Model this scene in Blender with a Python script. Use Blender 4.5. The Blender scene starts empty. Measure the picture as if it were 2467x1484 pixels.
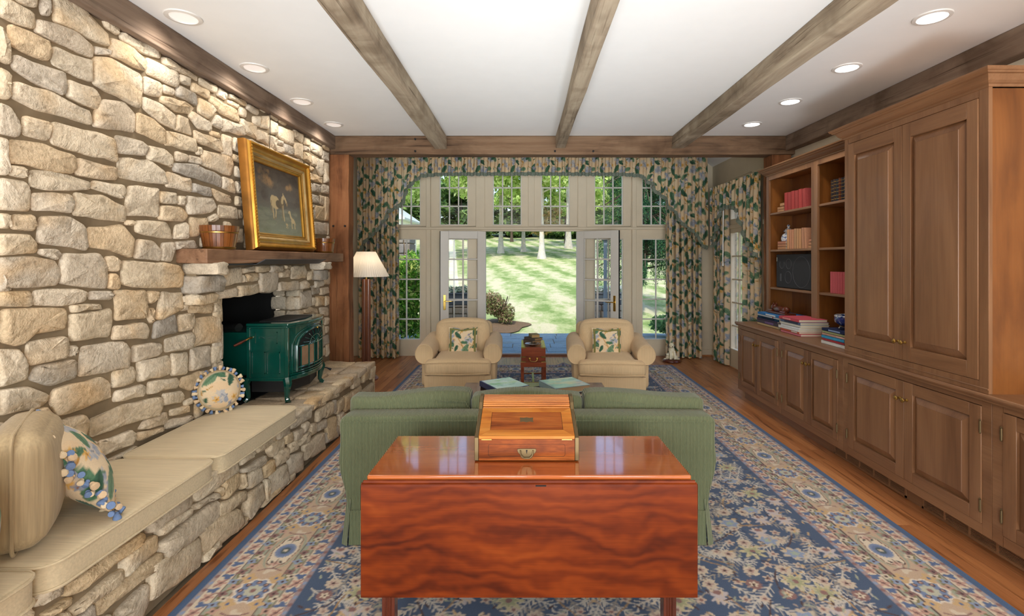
import bpy, bmesh, math, random
import numpy as np
from mathutils import Vector, Matrix, Euler

S = bpy.context.scene
COL = S.collection
R = math.radians

def C(r, g, b, a=1.0):
    f = lambda c: (c/255/12.92) if c/255 <= .04045 else ((c/255+.055)/1.055)**2.4
    return (f(r), f(g), f(b), a)

# ------------------------------------------------------------------ camera, sky, sun, exposure
cam = bpy.data.cameras.new('camera')
cam.sensor_width = 36.0
cam.lens = 36.0*1200/2467
cam.shift_x = -28.5/2467
cam.shift_y = -116/2467
cam.clip_start = .05
cam.clip_end = 400
camo = bpy.data.objects.new('camera', cam)
COL.objects.link(camo)
camo.location = (0, 0, 1.55)
camo.rotation_euler = (R(90), 0, 0)
S.camera = camo

S.view_settings.view_transform = 'Standard'
S.view_settings.look = 'None'
S.view_settings.gamma = 1
S.view_settings.use_curve_mapping = False
S.view_settings.exposure = 0.27

W = bpy.data.worlds.new('sky')
S.world = W
W.use_nodes = True
wt = W.node_tree
bg = wt.nodes['Background']
sky = wt.nodes.new('ShaderNodeTexSky')
sky.sky_type = 'NISHITA'
sky.sun_disc = False
sky.sun_elevation = R(54)
sky.sun_rotation = R(180)
sky.air_density = 1.0
sky.dust_density = 1.6
sky.ozone_density = 1.2
wt.links.new(sky.outputs[0], bg.inputs[0])
bg.inputs[1].default_value = .32

def light(name, kind, loc, rot, power, color=(1, 1, 1), **kw):
    l = bpy.data.lights.new(name, kind)
    l.energy = power
    l.color = color
    for k, v in kw.items():
        setattr(l, k, v)
    o = bpy.data.objects.new(name, l)
    COL.objects.link(o)
    o.location = loc
    o.rotation_euler = rot
    return o

light('sun', 'SUN', (0, -5, 20), (R(36), 0, R(-10)), 3.1, (1, .95, .86), angle=R(.6))
# area lamps added as fill just inside the unseen windows behind the camera
for wx in (-1.0, 1.8):
    light('window_fill', 'AREA', (wx, -2.95, 1.50), (R(104), 0, 0), 125, (.90, .96, 1), shape='RECTANGLE', size=2.0, size_y=2.0)

# unseen upward spots added behind the camera to brighten the ceiling
for ux in (-1.0, .2, 1.2):
    light('ceiling_fill', 'SPOT', (ux, -.5, .35), (R(90+33), 0, 0), 380, (.87, .95, 1), spot_size=R(56), spot_blend=1.0, shadow_soft_size=.4)

# ------------------------------------------------------------------ mesh helpers
class MB:
    def __init__(s):
        s.v = []; s.f = []; s.c = []
    def add(s, V, Fc):
        n = len(s.v)
        s.v += [tuple(p) for p in V]
        s.f += [tuple(i+n for i in f) for f in Fc]
        return s
    def box(s, x0, x1, y0, y1, z0, z1):
        return s.add([(x0,y0,z0),(x1,y0,z0),(x1,y1,z0),(x0,y1,z0),(x0,y0,z1),(x1,y0,z1),(x1,y1,z1),(x0,y1,z1)],
            [(0,3,2,1),(4,5,6,7),(0,1,5,4),(1,2,6,5),(2,3,7,6),(3,0,4,7)])
    def prism(s, pts, a, b, axis='y'):
        # pts: 2D outline, extruded from a to b along axis
        m = {'y': lambda p, t: (p[0], t, p[1]), 'x': lambda p, t: (t, p[0], p[1]), 'z': lambda p, t: (p[0], p[1], t)}[axis]
        n = len(pts)
        V = [m(p, a) for p in pts]+[m(p, b) for p in pts]
        Fc = [tuple(range(n)), tuple(range(2*n-1, n-1, -1))]+[(i, i+n, (i+1) % n+n, (i+1) % n) for i in range(n)]
        return s.add(V, Fc)
    def tube(s, pts, r, n=8, closed=False, caps=True):
        P = [Vector(p) for p in pts]; m = len(P)
        rr = r if hasattr(r, '__len__') else [r]*m
        V = []; up = None
        for i, p in enumerate(P):
            if closed: t = P[(i+1) % m]-P[i-1]
            else: t = P[min(i+1, m-1)]-P[max(i-1, 0)]
            t.normalize()
            if up is None:
                up = t.orthogonal().normalized()
            u = (up-t*up.dot(t))
            u = u.normalized() if u.length > 1e-6 else t.orthogonal().normalized()
            up = u
            w = t.cross(u)
            for k in range(n):
                a = 2*math.pi*k/n
                V.append(p+(u*math.cos(a)+w*math.sin(a))*rr[i])
        Fc = []
        for i in range(m if closed else m-1):
            j = (i+1) % m
            for k in range(n):
                l = (k+1) % n
                Fc.append((i*n+k, i*n+l, j*n+l, j*n+k))
        if caps and not closed:
            Fc.append(tuple(range(n-1, -1, -1))); Fc.append(tuple((m-1)*n+k for k in range(n)))
        return s.add(V, Fc)
    def lathe(s, prof, c=(0, 0, 0), n=24, axis='z'):
        V = []; m = len(prof)
        for r, z in prof:
            for k in range(n):
                a = 2*math.pi*k/n
                x, y = r*math.cos(a), r*math.sin(a)
                q = (x, y, z) if axis == 'z' else ((z, x, y) if axis == 'x' else (x, z, y))
                V.append((q[0]+c[0], q[1]+c[1], q[2]+c[2]))
        Fc = []
        for i in range(m-1):
            for k in range(n):
                l = (k+1) % n
                Fc.append((i*n+k, i*n+l, (i+1)*n+l, (i+1)*n+k))
        if prof[0][0] > 1e-5: Fc.append(tuple(range(n-1, -1, -1)))
        if prof[-1][0] > 1e-5: Fc.append(tuple((m-1)*n+k for k in range(n)))
        return s.add(V, Fc)
    def ball(s, c, r, n=8, sc=(1, 1, 1)):
        m = max(4, n//2+1)
        V = []; Fc = []
        for i in range(m+1):
            th = math.pi*i/m
            for k in range(n):
                a = 2*math.pi*k/n
                V.append((c[0]+r*sc[0]*math.sin(th)*math.cos(a), c[1]+r*sc[1]*math.sin(th)*math.sin(a), c[2]+r*sc[2]*math.cos(th)))
        for i in range(m):
            for k in range(n):
                l = (k+1) % n
                Fc.append((i*n+k, (i+1)*n+k, (i+1)*n+l, i*n+l))
        return s.add(V, Fc)
    def rbox(s, c, h, r=.03, bulge=(0, 0, 0), n=6, warp=None):
        # soft cushion: rounded box of half sizes h, corner radius r, faces bulging out
        idx = {}; V = []; Fc = []
        def vid(p):
            k = tuple(round(q*1000) for q in p)
            if k not in idx:
                P = [p[i]*h[i] for i in range(3)]
                inn = [max(-(h[i]-min(r, h[i])), min(h[i]-min(r, h[i]), P[i])) for i in range(3)]
                d = Vector([P[i]-inn[i] for i in range(3)])
                rr = min(r, min(h))
                if d.length > 1e-9: d = d.normalized()*rr
                q = [inn[i]+d[i] for i in range(3)]
                for i in range(3):
                    o = [j for j in range(3) if j != i]
                    e = (1-abs(p[o[0]])**2)*(1-abs(p[o[1]])**2)
                    q[i] += p[i]*bulge[i]*e
                if warp: q = warp(p, q)
                idx[k] = len(V)
                V.append((q[0]+c[0], q[1]+c[1], q[2]+c[2]))
            return idx[k]
        # parametrise with more samples near the edges
        ts = [math.sin((-1+2*i/n)*math.pi/2*.92)/math.sin(math.pi/2*.92) for i in range(n+1)]
        for ax in range(3):
            o = [j for j in range(3) if j != ax]
            for sg in (-1, 1):
                for i in range(n):
                    for j in range(n):
                        q = []
                        for a, b in ((i, j), (i+1, j), (i+1, j+1), (i, j+1)):
                            p = [0, 0, 0]; p[ax] = sg; p[o[0]] = ts[a]; p[o[1]] = ts[b]
                            q.append(vid(p))
                        flip = (sg < 0) ^ (ax == 1)
                        Fc.append(tuple(reversed(q)) if flip else tuple(q))
        return s.add(V, Fc)
    def xform(s, M, start=0):
        s.v[start:] = [tuple(M @ Vector(p)) for p in s.v[start:]]
        return s
    def mesh(s, name, mat=None, smooth=False, bev=0, off=None, ang=40):
        me = bpy.data.meshes.new(name)
        V = s.v if off is None else [(p[0]-off[0], p[1]-off[1], p[2]-off[2]) for p in s.v]
        me.from_pydata(V, [], s.f)
        if bev:
            bm = bmesh.new(); bm.from_mesh(me)
            bmesh.ops.remove_doubles(bm, verts=bm.verts, dist=1e-5)
            es = [e for e in bm.edges if len(e.link_faces) == 2 and e.calc_face_angle(0) > .6]
            rb = bmesh.ops.bevel(bm, geom=es, offset=bev, segments=2 if bev > .004 else 1, affect='EDGES', profile=.6)
            for f in bm.faces: f.smooth = smooth
            for f in rb['faces']: f.smooth = True
            bm.to_mesh(me); bm.free()
        if mat: me.materials.append(mat)
        if smooth and not bev:
            me.polygons.foreach_set('use_smooth', [True]*len(me.polygons))
        if smooth:
            try: me.set_sharp_from_angle(angle=R(ang))
            except Exception: pass
        me.update()
        return me

def obj(name, me, parent=None, loc=None, rot=None, **tags):
    o = bpy.data.objects.new(name, me)
    COL.objects.link(o)
    if parent: o.parent = parent
    if loc is not None: o.location = loc
    if rot is not None: o.rotation_euler = rot
    for k, v in tags.items():
        if v is not None: o[k] = v
    return o

def thing(name, label, category, loc=(0, 0, 0), rot=(0, 0, 0), group=None):
    return obj(name, None, None, loc, rot, label=label, category=category, group=group)

def part(name, mb, mat, root, smooth=False, bev=0, world=True, ang=40, **tags):
    # mb is in world coordinates of an unrotated root (or local ones with world=False)
    off = None
    if world and root is not None:
        off = Vector((0, 0, 0)); q = root
        while q: off += q.location; q = q.parent
    return obj(name, mb.mesh(name, mat, smooth, bev, off, ang), root, **tags)

def struct(name, mb, mat, parent=None, bev=0, smooth=False):
    return obj(name, mb.mesh(name, mat, smooth, bev), parent, kind='structure')

def dup(o, loc=None, rot=None, parent=None, **tags):
    c = o.copy(); COL.objects.link(c)
    if parent: c.parent = parent
    if loc is not None: c.location = loc
    if rot is not None: c.rotation_euler = rot
    for k, v in tags.items():
        if v is not None: c[k] = v
    for ch in list(o.children):
        dup(ch, parent=c)
    return c

def mesh_np(name, V, Q, mat=None, col=None, smooth=True):
    me = bpy.data.meshes.new(name)
    V = np.asarray(V, np.float32); Q = np.asarray(Q, np.int32)
    k = Q.shape[1]
    me.vertices.add(len(V)); me.vertices.foreach_set('co', V.ravel())
    me.loops.add(Q.size); me.loops.foreach_set('vertex_index', Q.ravel())
    me.polygons.add(len(Q)); me.polygons.foreach_set('loop_start', np.arange(0, Q.size, k, dtype=np.int32))
    if smooth: me.polygons.foreach_set('use_smooth', np.ones(len(Q), bool))
    if col is not None:
        at = me.color_attributes.new('Col', 'FLOAT_COLOR', 'POINT')
        c4 = np.ones((len(V), 4), np.float32); c4[:, :3] = col
        at.data.foreach_set('color', c4.ravel())
    if mat: me.materials.append(mat)
    me.update(calc_edges=True); me.validate()
    return me

def grid_faces(nu, nv, base=0, flip=False):
    # vertices indexed u*nv + v
    u, v = np.meshgrid(np.arange(nu-1), np.arange(nv-1), indexing='ij')
    a = (u*nv+v).ravel()+base
    q = np.stack([a, a+nv, a+nv+1, a+1], 1)
    return q[:, ::-1] if flip else q

# ------------------------------------------------------------------ node helpers and materials
class NT:
    def __init__(s, name):
        s.m = bpy.data.materials.new(name); s.m.use_nodes = True
        s.t = s.m.node_tree; s.b = s.t.nodes['Principled BSDF']
    def n(s, typ, ins={}, **at):
        x = s.t.nodes.new('ShaderNode'+typ)
        for k, v in at.items(): setattr(x, k, v)
        for k, v in ins.items(): s.set(x, k, v)
        return x
    def set(s, x, k, v):
        i = x.inputs[k]
        if hasattr(v, 'is_output') or isinstance(v, bpy.types.NodeSocket): s.t.links.new(v, i)
        else: i.default_value = v
    def p(s, **kw):
        for k, v in kw.items(): s.set(s.b, k.replace('_', ' '), v)
    def coord(s, scale=(1, 1, 1), rnd=True, rot=(0, 0, 0)):
        tc = s.n('TexCoord')
        mp = s.n('Mapping', {'Vector': tc.outputs['Object'], 'Scale': scale, 'Rotation': rot})
        if rnd:
            oi = s.n('ObjectInfo')
            mu = s.n('Math', {0: oi.outputs['Random'], 1: 37.0}, operation='MULTIPLY')
            s.t.links.new(mu.outputs[0], mp.inputs['Location'])
        return mp.outputs[0]
    def noise(s, vec, scale, detail=4, rough=.55, dist=0):
        return s.n('TexNoise', {'Vector': vec, 'Scale': scale, 'Detail': detail, 'Roughness': rough, 'Distortion': dist}).outputs[0]
    def ramp(s, fac, stops):
        r = s.n('ValToRGB', {0: fac}); e = r.color_ramp.elements
        while len(e) < len(stops): e.new(.5)
        for x, (p, c) in zip(e, stops): x.position = p; x.color = c
        return r.outputs[0]
    def mix(s, fac, a, b, mode='MIX'):
        x = s.n('Mix', data_type='RGBA', blend_type=mode)
        s.set(x, 0, fac); s.set(x, 6, a); s.set(x, 7, b)
        return x.outputs[2]
    def bump(s, h, strength=.3, dist=.005):
        x = s.n('Bump', {'Height': h, 'Strength': strength, 'Distance': dist})
        s.t.links.new(x.outputs[0], s.b.inputs['Normal'])
    def math(s, op, a, b=0.0):
        return s.n('Math', {0: a, 1: b}, operation=op).outputs[0]

def plain(name, col, rough=.5, metal=0, spec=.5, coat=0, var=.06):
    k = NT(name)
    n = k.noise(k.coord(), 6, 3)
    d = tuple(c*(1-var) for c in col[:3])+(1,); l = tuple(min(1, c*(1+var)) for c in col[:3])+(1,)
    k.p(Base_Color=k.ramp(n, [(.3, d), (.7, l)]), Roughness=rough, Metallic=metal, Specular_IOR_Level=spec, Coat_Weight=coat)
    return k.m

def wood(name, cols, axis='x', scale=3.0, stretch=9.0, rough=.4, bump=.08, coat=0.0, dist=1.2, grain=.25, spec=.5, fig=.55):
    k = NT(name)
    sc = [1.0, 1.0, 1.0]; sc['xyz'.index(axis)] = 1.0/stretch
    v = k.coord(tuple(sc))
    a = k.noise(v, scale*2.2, 5, fig, dist)
    base = k.ramp(a, [(.28, cols[0]), (.5, cols[1]), (.72, cols[2])])
    sc2 = [1.0, 1.0, 1.0]; sc2['xyz'.index(axis)] = .03
    g = k.noise(k.coord(tuple(sc2)), scale*45, 3, .6, .2)
    dk = k.ramp(g, [(.35, (1-grain, 1-grain, 1-grain, 1)), (.6, (1, 1, 1, 1))])
    k.p(Base_Color=k.mix(1.0, base, dk, 'MULTIPLY'), Roughness=rough, Specular_IOR_Level=spec, Coat_Weight=coat, Coat_Roughness=.05)
    k.bump(g, bump, .002)
    return k.m

def barnwood(name, cols, axis, rough=.8):
    k = NT(name)
    i = 'xyz'.index(axis)
    sc = [1.0, 1.0, 1.0]; sc[i] = .10
    a = k.noise(k.coord(tuple(sc)), 9, 6, .65, .8)
    base = k.ramp(a, [(.25, cols[0]), (.48, cols[1]), (.75, cols[2])])
    b = k.noise(k.coord((1, 1, 1)), 1.7, 4, .6, .5)
    st = k.ramp(b, [(.36, (.50, .46, .42, 1)), (.52, (1, 1, 1, 1))])
    sc[i] = .022
    cr = k.noise(k.coord(tuple(sc)), 30, 4, .7, .25)
    ck = k.ramp(cr, [(.30, (.30, .26, .22, 1)), (.42, (1, 1, 1, 1))])
    kn = k.n('TexVoronoi', {'Vector': k.coord(tuple(1 if j != i else .45 for j in range(3))), 'Scale': 2.1}).outputs['Distance']
    kk = k.ramp(kn, [(.02, (.22, .18, .15, 1)), (.10, (1, 1, 1, 1))])
    c = k.mix(.8, base, st, 'MULTIPLY'); c = k.mix(1, c, ck, 'MULTIPLY'); c = k.mix(.75, c, kk, 'MULTIPLY')
    k.p(Base_Color=c, Roughness=rough, Specular_IOR_Level=.25)
    k.bump(k.math('ADD', k.math('MULTIPLY', cr, 1.3), a), .5, .006)
    return k.m

def stonemat(name, tints, rough=.9, sc=1.0):
    k = NT(name)
    oi = k.n('ObjectInfo').outputs['Random']
    base = k.ramp(oi, [(i/(len(tints)-1), t) for i, t in enumerate(tints)])
    v = k.coord((1, 1, 1))
    a = k.noise(v, 5.5*sc, 6, .62, .6)
    blot = k.ramp(a, [(.30, (.78, .74, .68, 1)), (.47, (.98, .96, .92, 1)), (.66, (1.10, 1.07, 1.02, 1))])
    o = k.noise(k.coord((1.1, .9, 1.3)), 3.0*sc, 3, .5, .3)
    rust = k.ramp(o, [(.54, (1, 1, 1, 1)), (.72, (1.02, .86, .66, 1))])
    f = k.noise(v, 60*sc, 4, .7)
    sp = k.ramp(f, [(.36, (.72, .70, .67, 1)), (.55, (1.04, 1.04, 1.04, 1))])
    c = k.mix(1, base, blot, 'MULTIPLY'); c = k.mix(.8, c, rust, 'MULTIPLY'); c = k.mix(.75, c, sp, 'MULTIPLY')
    k.p(Base_Color=c, Roughness=rough, Specular_IOR_Level=.2)
    h = k.math('ADD', k.math('MULTIPLY', a, 2.4), k.math('MULTIPLY', f, .55))
    k.bump(h, .9, .012)
    return k.m

def cloth(name, col, scale=420, rough=.95, bump=.25, lines=None, var=.10, sheen=.15):
    k = NT(name)
    tc = k.n('TexCoord').outputs['Object']
    n1 = k.noise(k.n('Mapping', {'Vector': tc, 'Scale': (1, 1, .04) if lines == 'z' else ((.04, 1, 1) if lines == 'x' else (1, 1, 1))}).outputs[0], scale*.25, 3, .6)
    n2 = k.noise(tc, 3.5, 3)
    d = tuple(c*(1-var*1.7) for c in col[:3])+(1,); l = tuple(min(1, c*(1+var)) for c in col[:3])+(1,)
    c = k.ramp(n1, [(.3, d), (.7, l)])
    c = k.mix(.35, c, k.ramp(n2, [(.3, (.82, .8, .78, 1)), (.65, (1.06, 1.06, 1.06, 1))]), 'MULTIPLY')
    k.p(Base_Color=c, Roughness=rough, Specular_IOR_Level=.15, Sheen_Weight=sheen, Sheen_Roughness=.5)
    k.bump(n1, bump, .002)
    return k.m

def colmat(name, rough=.9, sheen=.0, spec=.2, grain=None, gstr=.12, coat=0, trans=0):
    k = NT(name)
    at = k.n('Attribute', attribute_name='Col')
    c = at.outputs['Color']
    if grain:
        n = k.noise(k.coord((1, 1, 1), rnd=False), grain, 3, .6)
        c = k.mix(1, c, k.ramp(n, [(.3, (1-gstr*1.6,)*3+(1,)), (.7, (1+gstr,)*3+(1,))]), 'MULTIPLY')
        k.bump(n, .25, .003)
    k.p(Base_Color=c, Roughness=rough, Specular_IOR_Level=spec, Sheen_Weight=sheen, Coat_Weight=coat)
    if trans:
        tb = k.n('BsdfTranslucent', {'Color': c})
        ms = k.n('MixShader', {0: trans, 1: k.b.outputs[0], 2: tb.outputs[0]})
        k.t.links.new(ms.outputs[0], k.t.nodes['Material Output'].inputs[0])
    return k.m

def glassmat(name, tint=(1, 1, 1, 1), refl=.6):
    k = NT(name)
    tr = k.n('BsdfTransparent', {'Color': tint}); gl = k.n('BsdfGlossy', {'Roughness': .02})
    fr = k.n('Fresnel', {'IOR': 1.45}).outputs[0]
    ms = k.n('MixShader', {0: k.math('MULTIPLY', fr, refl), 1: tr.outputs[0], 2: gl.outputs[0]})
    k.t.links.new(ms.outputs[0], k.t.nodes['Material Output'].inputs[0])
    return k.m

def emit(name, col, strength):
    k = NT(name)
    k.p(Base_Color=(.8, .8, .8, 1), Emission_Color=col, Emission_Strength=strength)
    return k.m

M = {}
M['ceiling'] = plain('ceiling_plaster', C(240, 239, 236), .9, var=.012)
M['cream'] = plain('cream_paint', C(222, 208, 182), .55, var=.03)
M['creamwall'] = plain('cream_wall', C(216, 205, 182), .8, var=.03)
M['doorwhite'] = plain('white_door_paint', C(226, 222, 214), .4, var=.02)
M['mortar'] = plain('mortar', C(136, 119, 94), .95, var=.22)
M['stone'] = stonemat('fieldstone', [C(216, 201, 177), C(224, 212, 192), C(218, 206, 188), C(208, 198, 184), C(222, 206, 180), C(230, 218, 199), C(218, 196, 164), C(214, 202, 185)])
M['stone2'] = stonemat('bench_fieldstone', [C(206, 188, 160), C(214, 198, 172), C(196, 184, 166), C(208, 186, 152), C(216, 202, 178), C(186, 176, 162)])
M['stonegrey'] = stonemat('grey_fieldstone', [C(190, 182, 170), C(176, 170, 162)])
M['flag'] = stonemat('hearth_flagstone', [C(204, 184, 158), C(192, 176, 156), C(212, 190, 158)])
M['bluestone'] = stonemat('bluestone', [C(120, 146, 164), C(132, 156, 172), C(110, 138, 158)], .55, .7)
M['beam'] = barnwood('grey_barnwood', [C(124, 108, 90), C(166, 150, 128), C(192, 178, 154)], 'y')
M['beamdark'] = barnwood('brown_barnwood_y', [C(86, 70, 58), C(128, 108, 92), C(150, 132, 114)], 'y')
M['beamx'] = barnwood('brown_barnwood_x', [C(64, 48, 36), C(112, 86, 64), C(134, 108, 84)], 'x')
M['postz'] = barnwood('brown_barnwood_z', [C(82, 50, 30), C(142, 92, 58), C(164, 114, 76)], 'z')
M['mantel'] = barnwood('mantel_wood', [C(108, 76, 54), C(156, 118, 90), C(178, 142, 112)], 'y', .55)
M['cab'] = wood('cabinet_maple_z', [C(114, 76, 48), C(138, 97, 65), C(152, 110, 76)], 'z', 2.2, 7, .42, .03, .05, 1.0, .12)
M['caby'] = wood('cabinet_maple_y', [C(114, 76, 48), C(138, 97, 65), C(152, 110, 76)], 'y', 2.2, 7, .42, .03, .05, 1.0, .12)
M['cabin'] = wood('cabinet_inside', [C(104, 58, 22), C(134, 80, 32), C(148, 92, 40)], 'z', 2.0, 5, .4, .03, .1, 1.0, .10)
M['mahog_old'] = wood('mahogany_figured', [C(96, 34, 10), C(136, 56, 16), C(156, 74, 24)], 'x', 1.9, 2.6, .45, .02, .04, 2.6, .18, fig=.64, spec=.2)
def figured():
    k = NT('mahogany_flame')
    v = k.coord((1, 1, 1), rnd=False)
    w = k.n('TexWave', {'Vector': k.n('Mapping', {'Vector': v, 'Scale': (.55, 1, 1)}).outputs[0], 'Scale': 5.0, 'Distortion': 22.0, 'Detail': 4.0, 'Detail Scale': .5, 'Detail Roughness': .62}, wave_type='BANDS', bands_direction='Z').outputs['Fac']
    n = k.noise(k.n('Mapping', {'Vector': v, 'Scale': (.5, 1, 1.2)}).outputs[0], 2.6, 4, .6, 1.2)
    f = k.math('ADD', k.math('MULTIPLY', w, .16), k.math('MULTIPLY', n, .80))
    c = k.ramp(f, [(.28, C(70, 24, 7)), (.44, C(104, 40, 11)), (.60, C(124, 52, 14)), (.8, C(144, 68, 22))])
    g = k.noise(k.n('Mapping', {'Vector': v, 'Scale': (.04, 1, 1)}).outputs[0], 150, 3, .6)
    c = k.mix(.8, c, k.ramp(g, [(.35, (.82, .80, .78, 1)), (.6, (1, 1, 1, 1))]), 'MULTIPLY')
    k.p(Base_Color=c, Roughness=.42, Specular_IOR_Level=.16, Coat_Weight=.02, Coat_Roughness=.15)
    return k.m
M['mahog'] = figured()
M['mahogtop'] = wood('mahogany_top', [C(150, 68, 26), C(176, 92, 40), C(190, 106, 50)], 'x', 1.5, 6, .12, .01, 1.0, 1.0, .10)
M['mahogleg'] = wood('mahogany_leg', [C(70, 28, 16), C(96, 42, 24), C(112, 52, 30)], 'z', 3, 8, .3, .02, .4)
M['trunk'] = wood('trunk_mahogany', [C(104, 46, 24), C(134, 64, 36), C(150, 78, 46)], 'x', 4, 6, .25, .02, .5)
M['satin'] = wood('satinwood', [C(160, 84, 26), C(196, 120, 42), C(212, 142, 62)], 'x', 3.2, 5, .4, .02, .0, 1.8, .24, spec=.2)
M['boxwood'] = wood('desk_box_wood', [C(84, 36, 12), C(148, 74, 26), C(176, 100, 42)], 'x', 4.2, 5, .42, .02, .0, 2.2, .3, spec=.15)
M['tambour'] = wood('tambour_wood', [C(150, 76, 30), C(190, 114, 46), C(208, 134, 62)], 'x', 5, 10, .36, .02, .1)
M['bucket'] = wood('bucket_stave', [C(92, 48, 18), C(128, 72, 30), C(146, 88, 38)], 'z', 5, 6, .35, .02, .5)
M['lampwood'] = wood('lamp_column_wood', [C(92, 50, 32), C(126, 74, 48), C(140, 88, 60)], 'z', 4, 9, .35, .02, .3)
M['coffee'] = wood('coffee_table_wood', [C(84, 48, 34), C(110, 68, 50), C(124, 82, 62)], 'x', 3, 8, .25, .02, .4)
M['brass'] = plain('aged_brass', C(176, 142, 78), .32, 1.0)
M['dullbrass'] = plain('dull_bronze', C(118, 100, 70), .5, .85)
M['brightbrass'] = plain('polished_brass', C(214, 180, 96), .22, 1.0)
M['silver'] = plain('silver', C(206, 206, 204), .25, 1.0)
M['blackmetal'] = plain('black_iron', C(34, 33, 33), .55, .3)
M['greymetal'] = plain('grey_sheet_metal', C(78, 80, 84), .5, .4)
M['soot'] = plain('sooty_firebox', C(16, 16, 17), .8, 0)
M['enamel'] = plain('green_enamel', C(6, 68, 58), .13, 0, .6, .8, .05)
M['gold'] = plain('gilt', C(202, 152, 66), .34, .85, var=.22)
M['goldold'] = plain('worn_gilt', C(196, 166, 112), .5, .55, var=.25)
M['giltdark'] = plain('dark_gilt', C(150, 100, 40), .45, .7, var=.3)
M['shade'] = None
M['white'] = plain('white_porcelain', C(236, 232, 222), .25, var=.02)
M['ivory'] = plain('ivory_glaze', C(232, 222, 190), .3, var=.05)
M['paper'] = plain('book_pages', C(222, 210, 184), .9, var=.05)
M['black'] = plain('black_cloth', C(46, 48, 52), .85, var=.08)
M['seat'] = cloth('bench_cushion_linen', C(210, 192, 158), lines='x', var=.07)
M['linen'] = cloth('beige_pillow_linen', C(182, 161, 126), lines='z', var=.10)
M['chair'] = cloth('armchair_fabric', C(216, 188, 148), lines='z', var=.05)
M['glass'] = glassmat('window_glass')
M['stoveglass'] = glassmat('stove_glass', (.75, .62, .5, 1), 1.0)

def corduroy():
    k = NT('green_corduroy')
    tc = k.n('TexCoord').outputs['Object']
    w = k.n('TexWave', {'Vector': tc, 'Scale': 41.0, 'Distortion': .15, 'Detail': 1.0, 'Detail Scale': .6}, wave_type='BANDS', bands_direction='X')
    n = k.noise(tc, 2.6, 3)
    c = k.ramp(w.outputs['Fac'], [(.12, C(62, 67, 48)), (.55, C(113, 119, 87)), (.9, C(136, 141, 109))])  # darker groove cloth plus rib shading painted into the colour
    c = k.mix(.5, c, k.ramp(n, [(.35, (.8, .82, .78, 1)), (.65, (1.08, 1.08, 1.06, 1))]), 'MULTIPLY')
    k.p(Base_Color=c, Roughness=.9, Specular_IOR_Level=.15, Sheen_Weight=.25, Sheen_Roughness=.4)
    k.bump(w.outputs['Fac'], .55, .004)
    return k.m
M['cord'] = corduroy()

def floorwood():
    k = NT('oak_plank')
    oi = k.n('ObjectInfo').outputs['Random']
    base = k.ramp(oi, [(0, C(160, 102, 62)), (.35, C(186, 124, 76)), (.7, C(202, 140, 90)), (1, C(174, 112, 68))])
    v = k.coord((1, .07, 1))
    a = k.noise(v, 16, 5, .6, 1.6)
    g = k.ramp(a, [(.36, (.48, .40, .34, 1)), (.46, (.92, .88, .84, 1)), (.7, (1.08, 1.06, 1.04, 1))])
    f = k.noise(k.coord((1, .02, 1)), 160, 3, .6)
    fg = k.ramp(f, [(.35, (.80, .76, .72, 1)), (.6, (1, 1, 1, 1))])
    c = k.mix(1, base, g, 'MULTIPLY'); c = k.mix(.7, c, fg, 'MULTIPLY')
    k.p(Base_Color=c, Roughness=.3, Specular_IOR_Level=.5)
    k.bump(f, .08, .001)
    return k.m
M['oak'] = floorwood()
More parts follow.
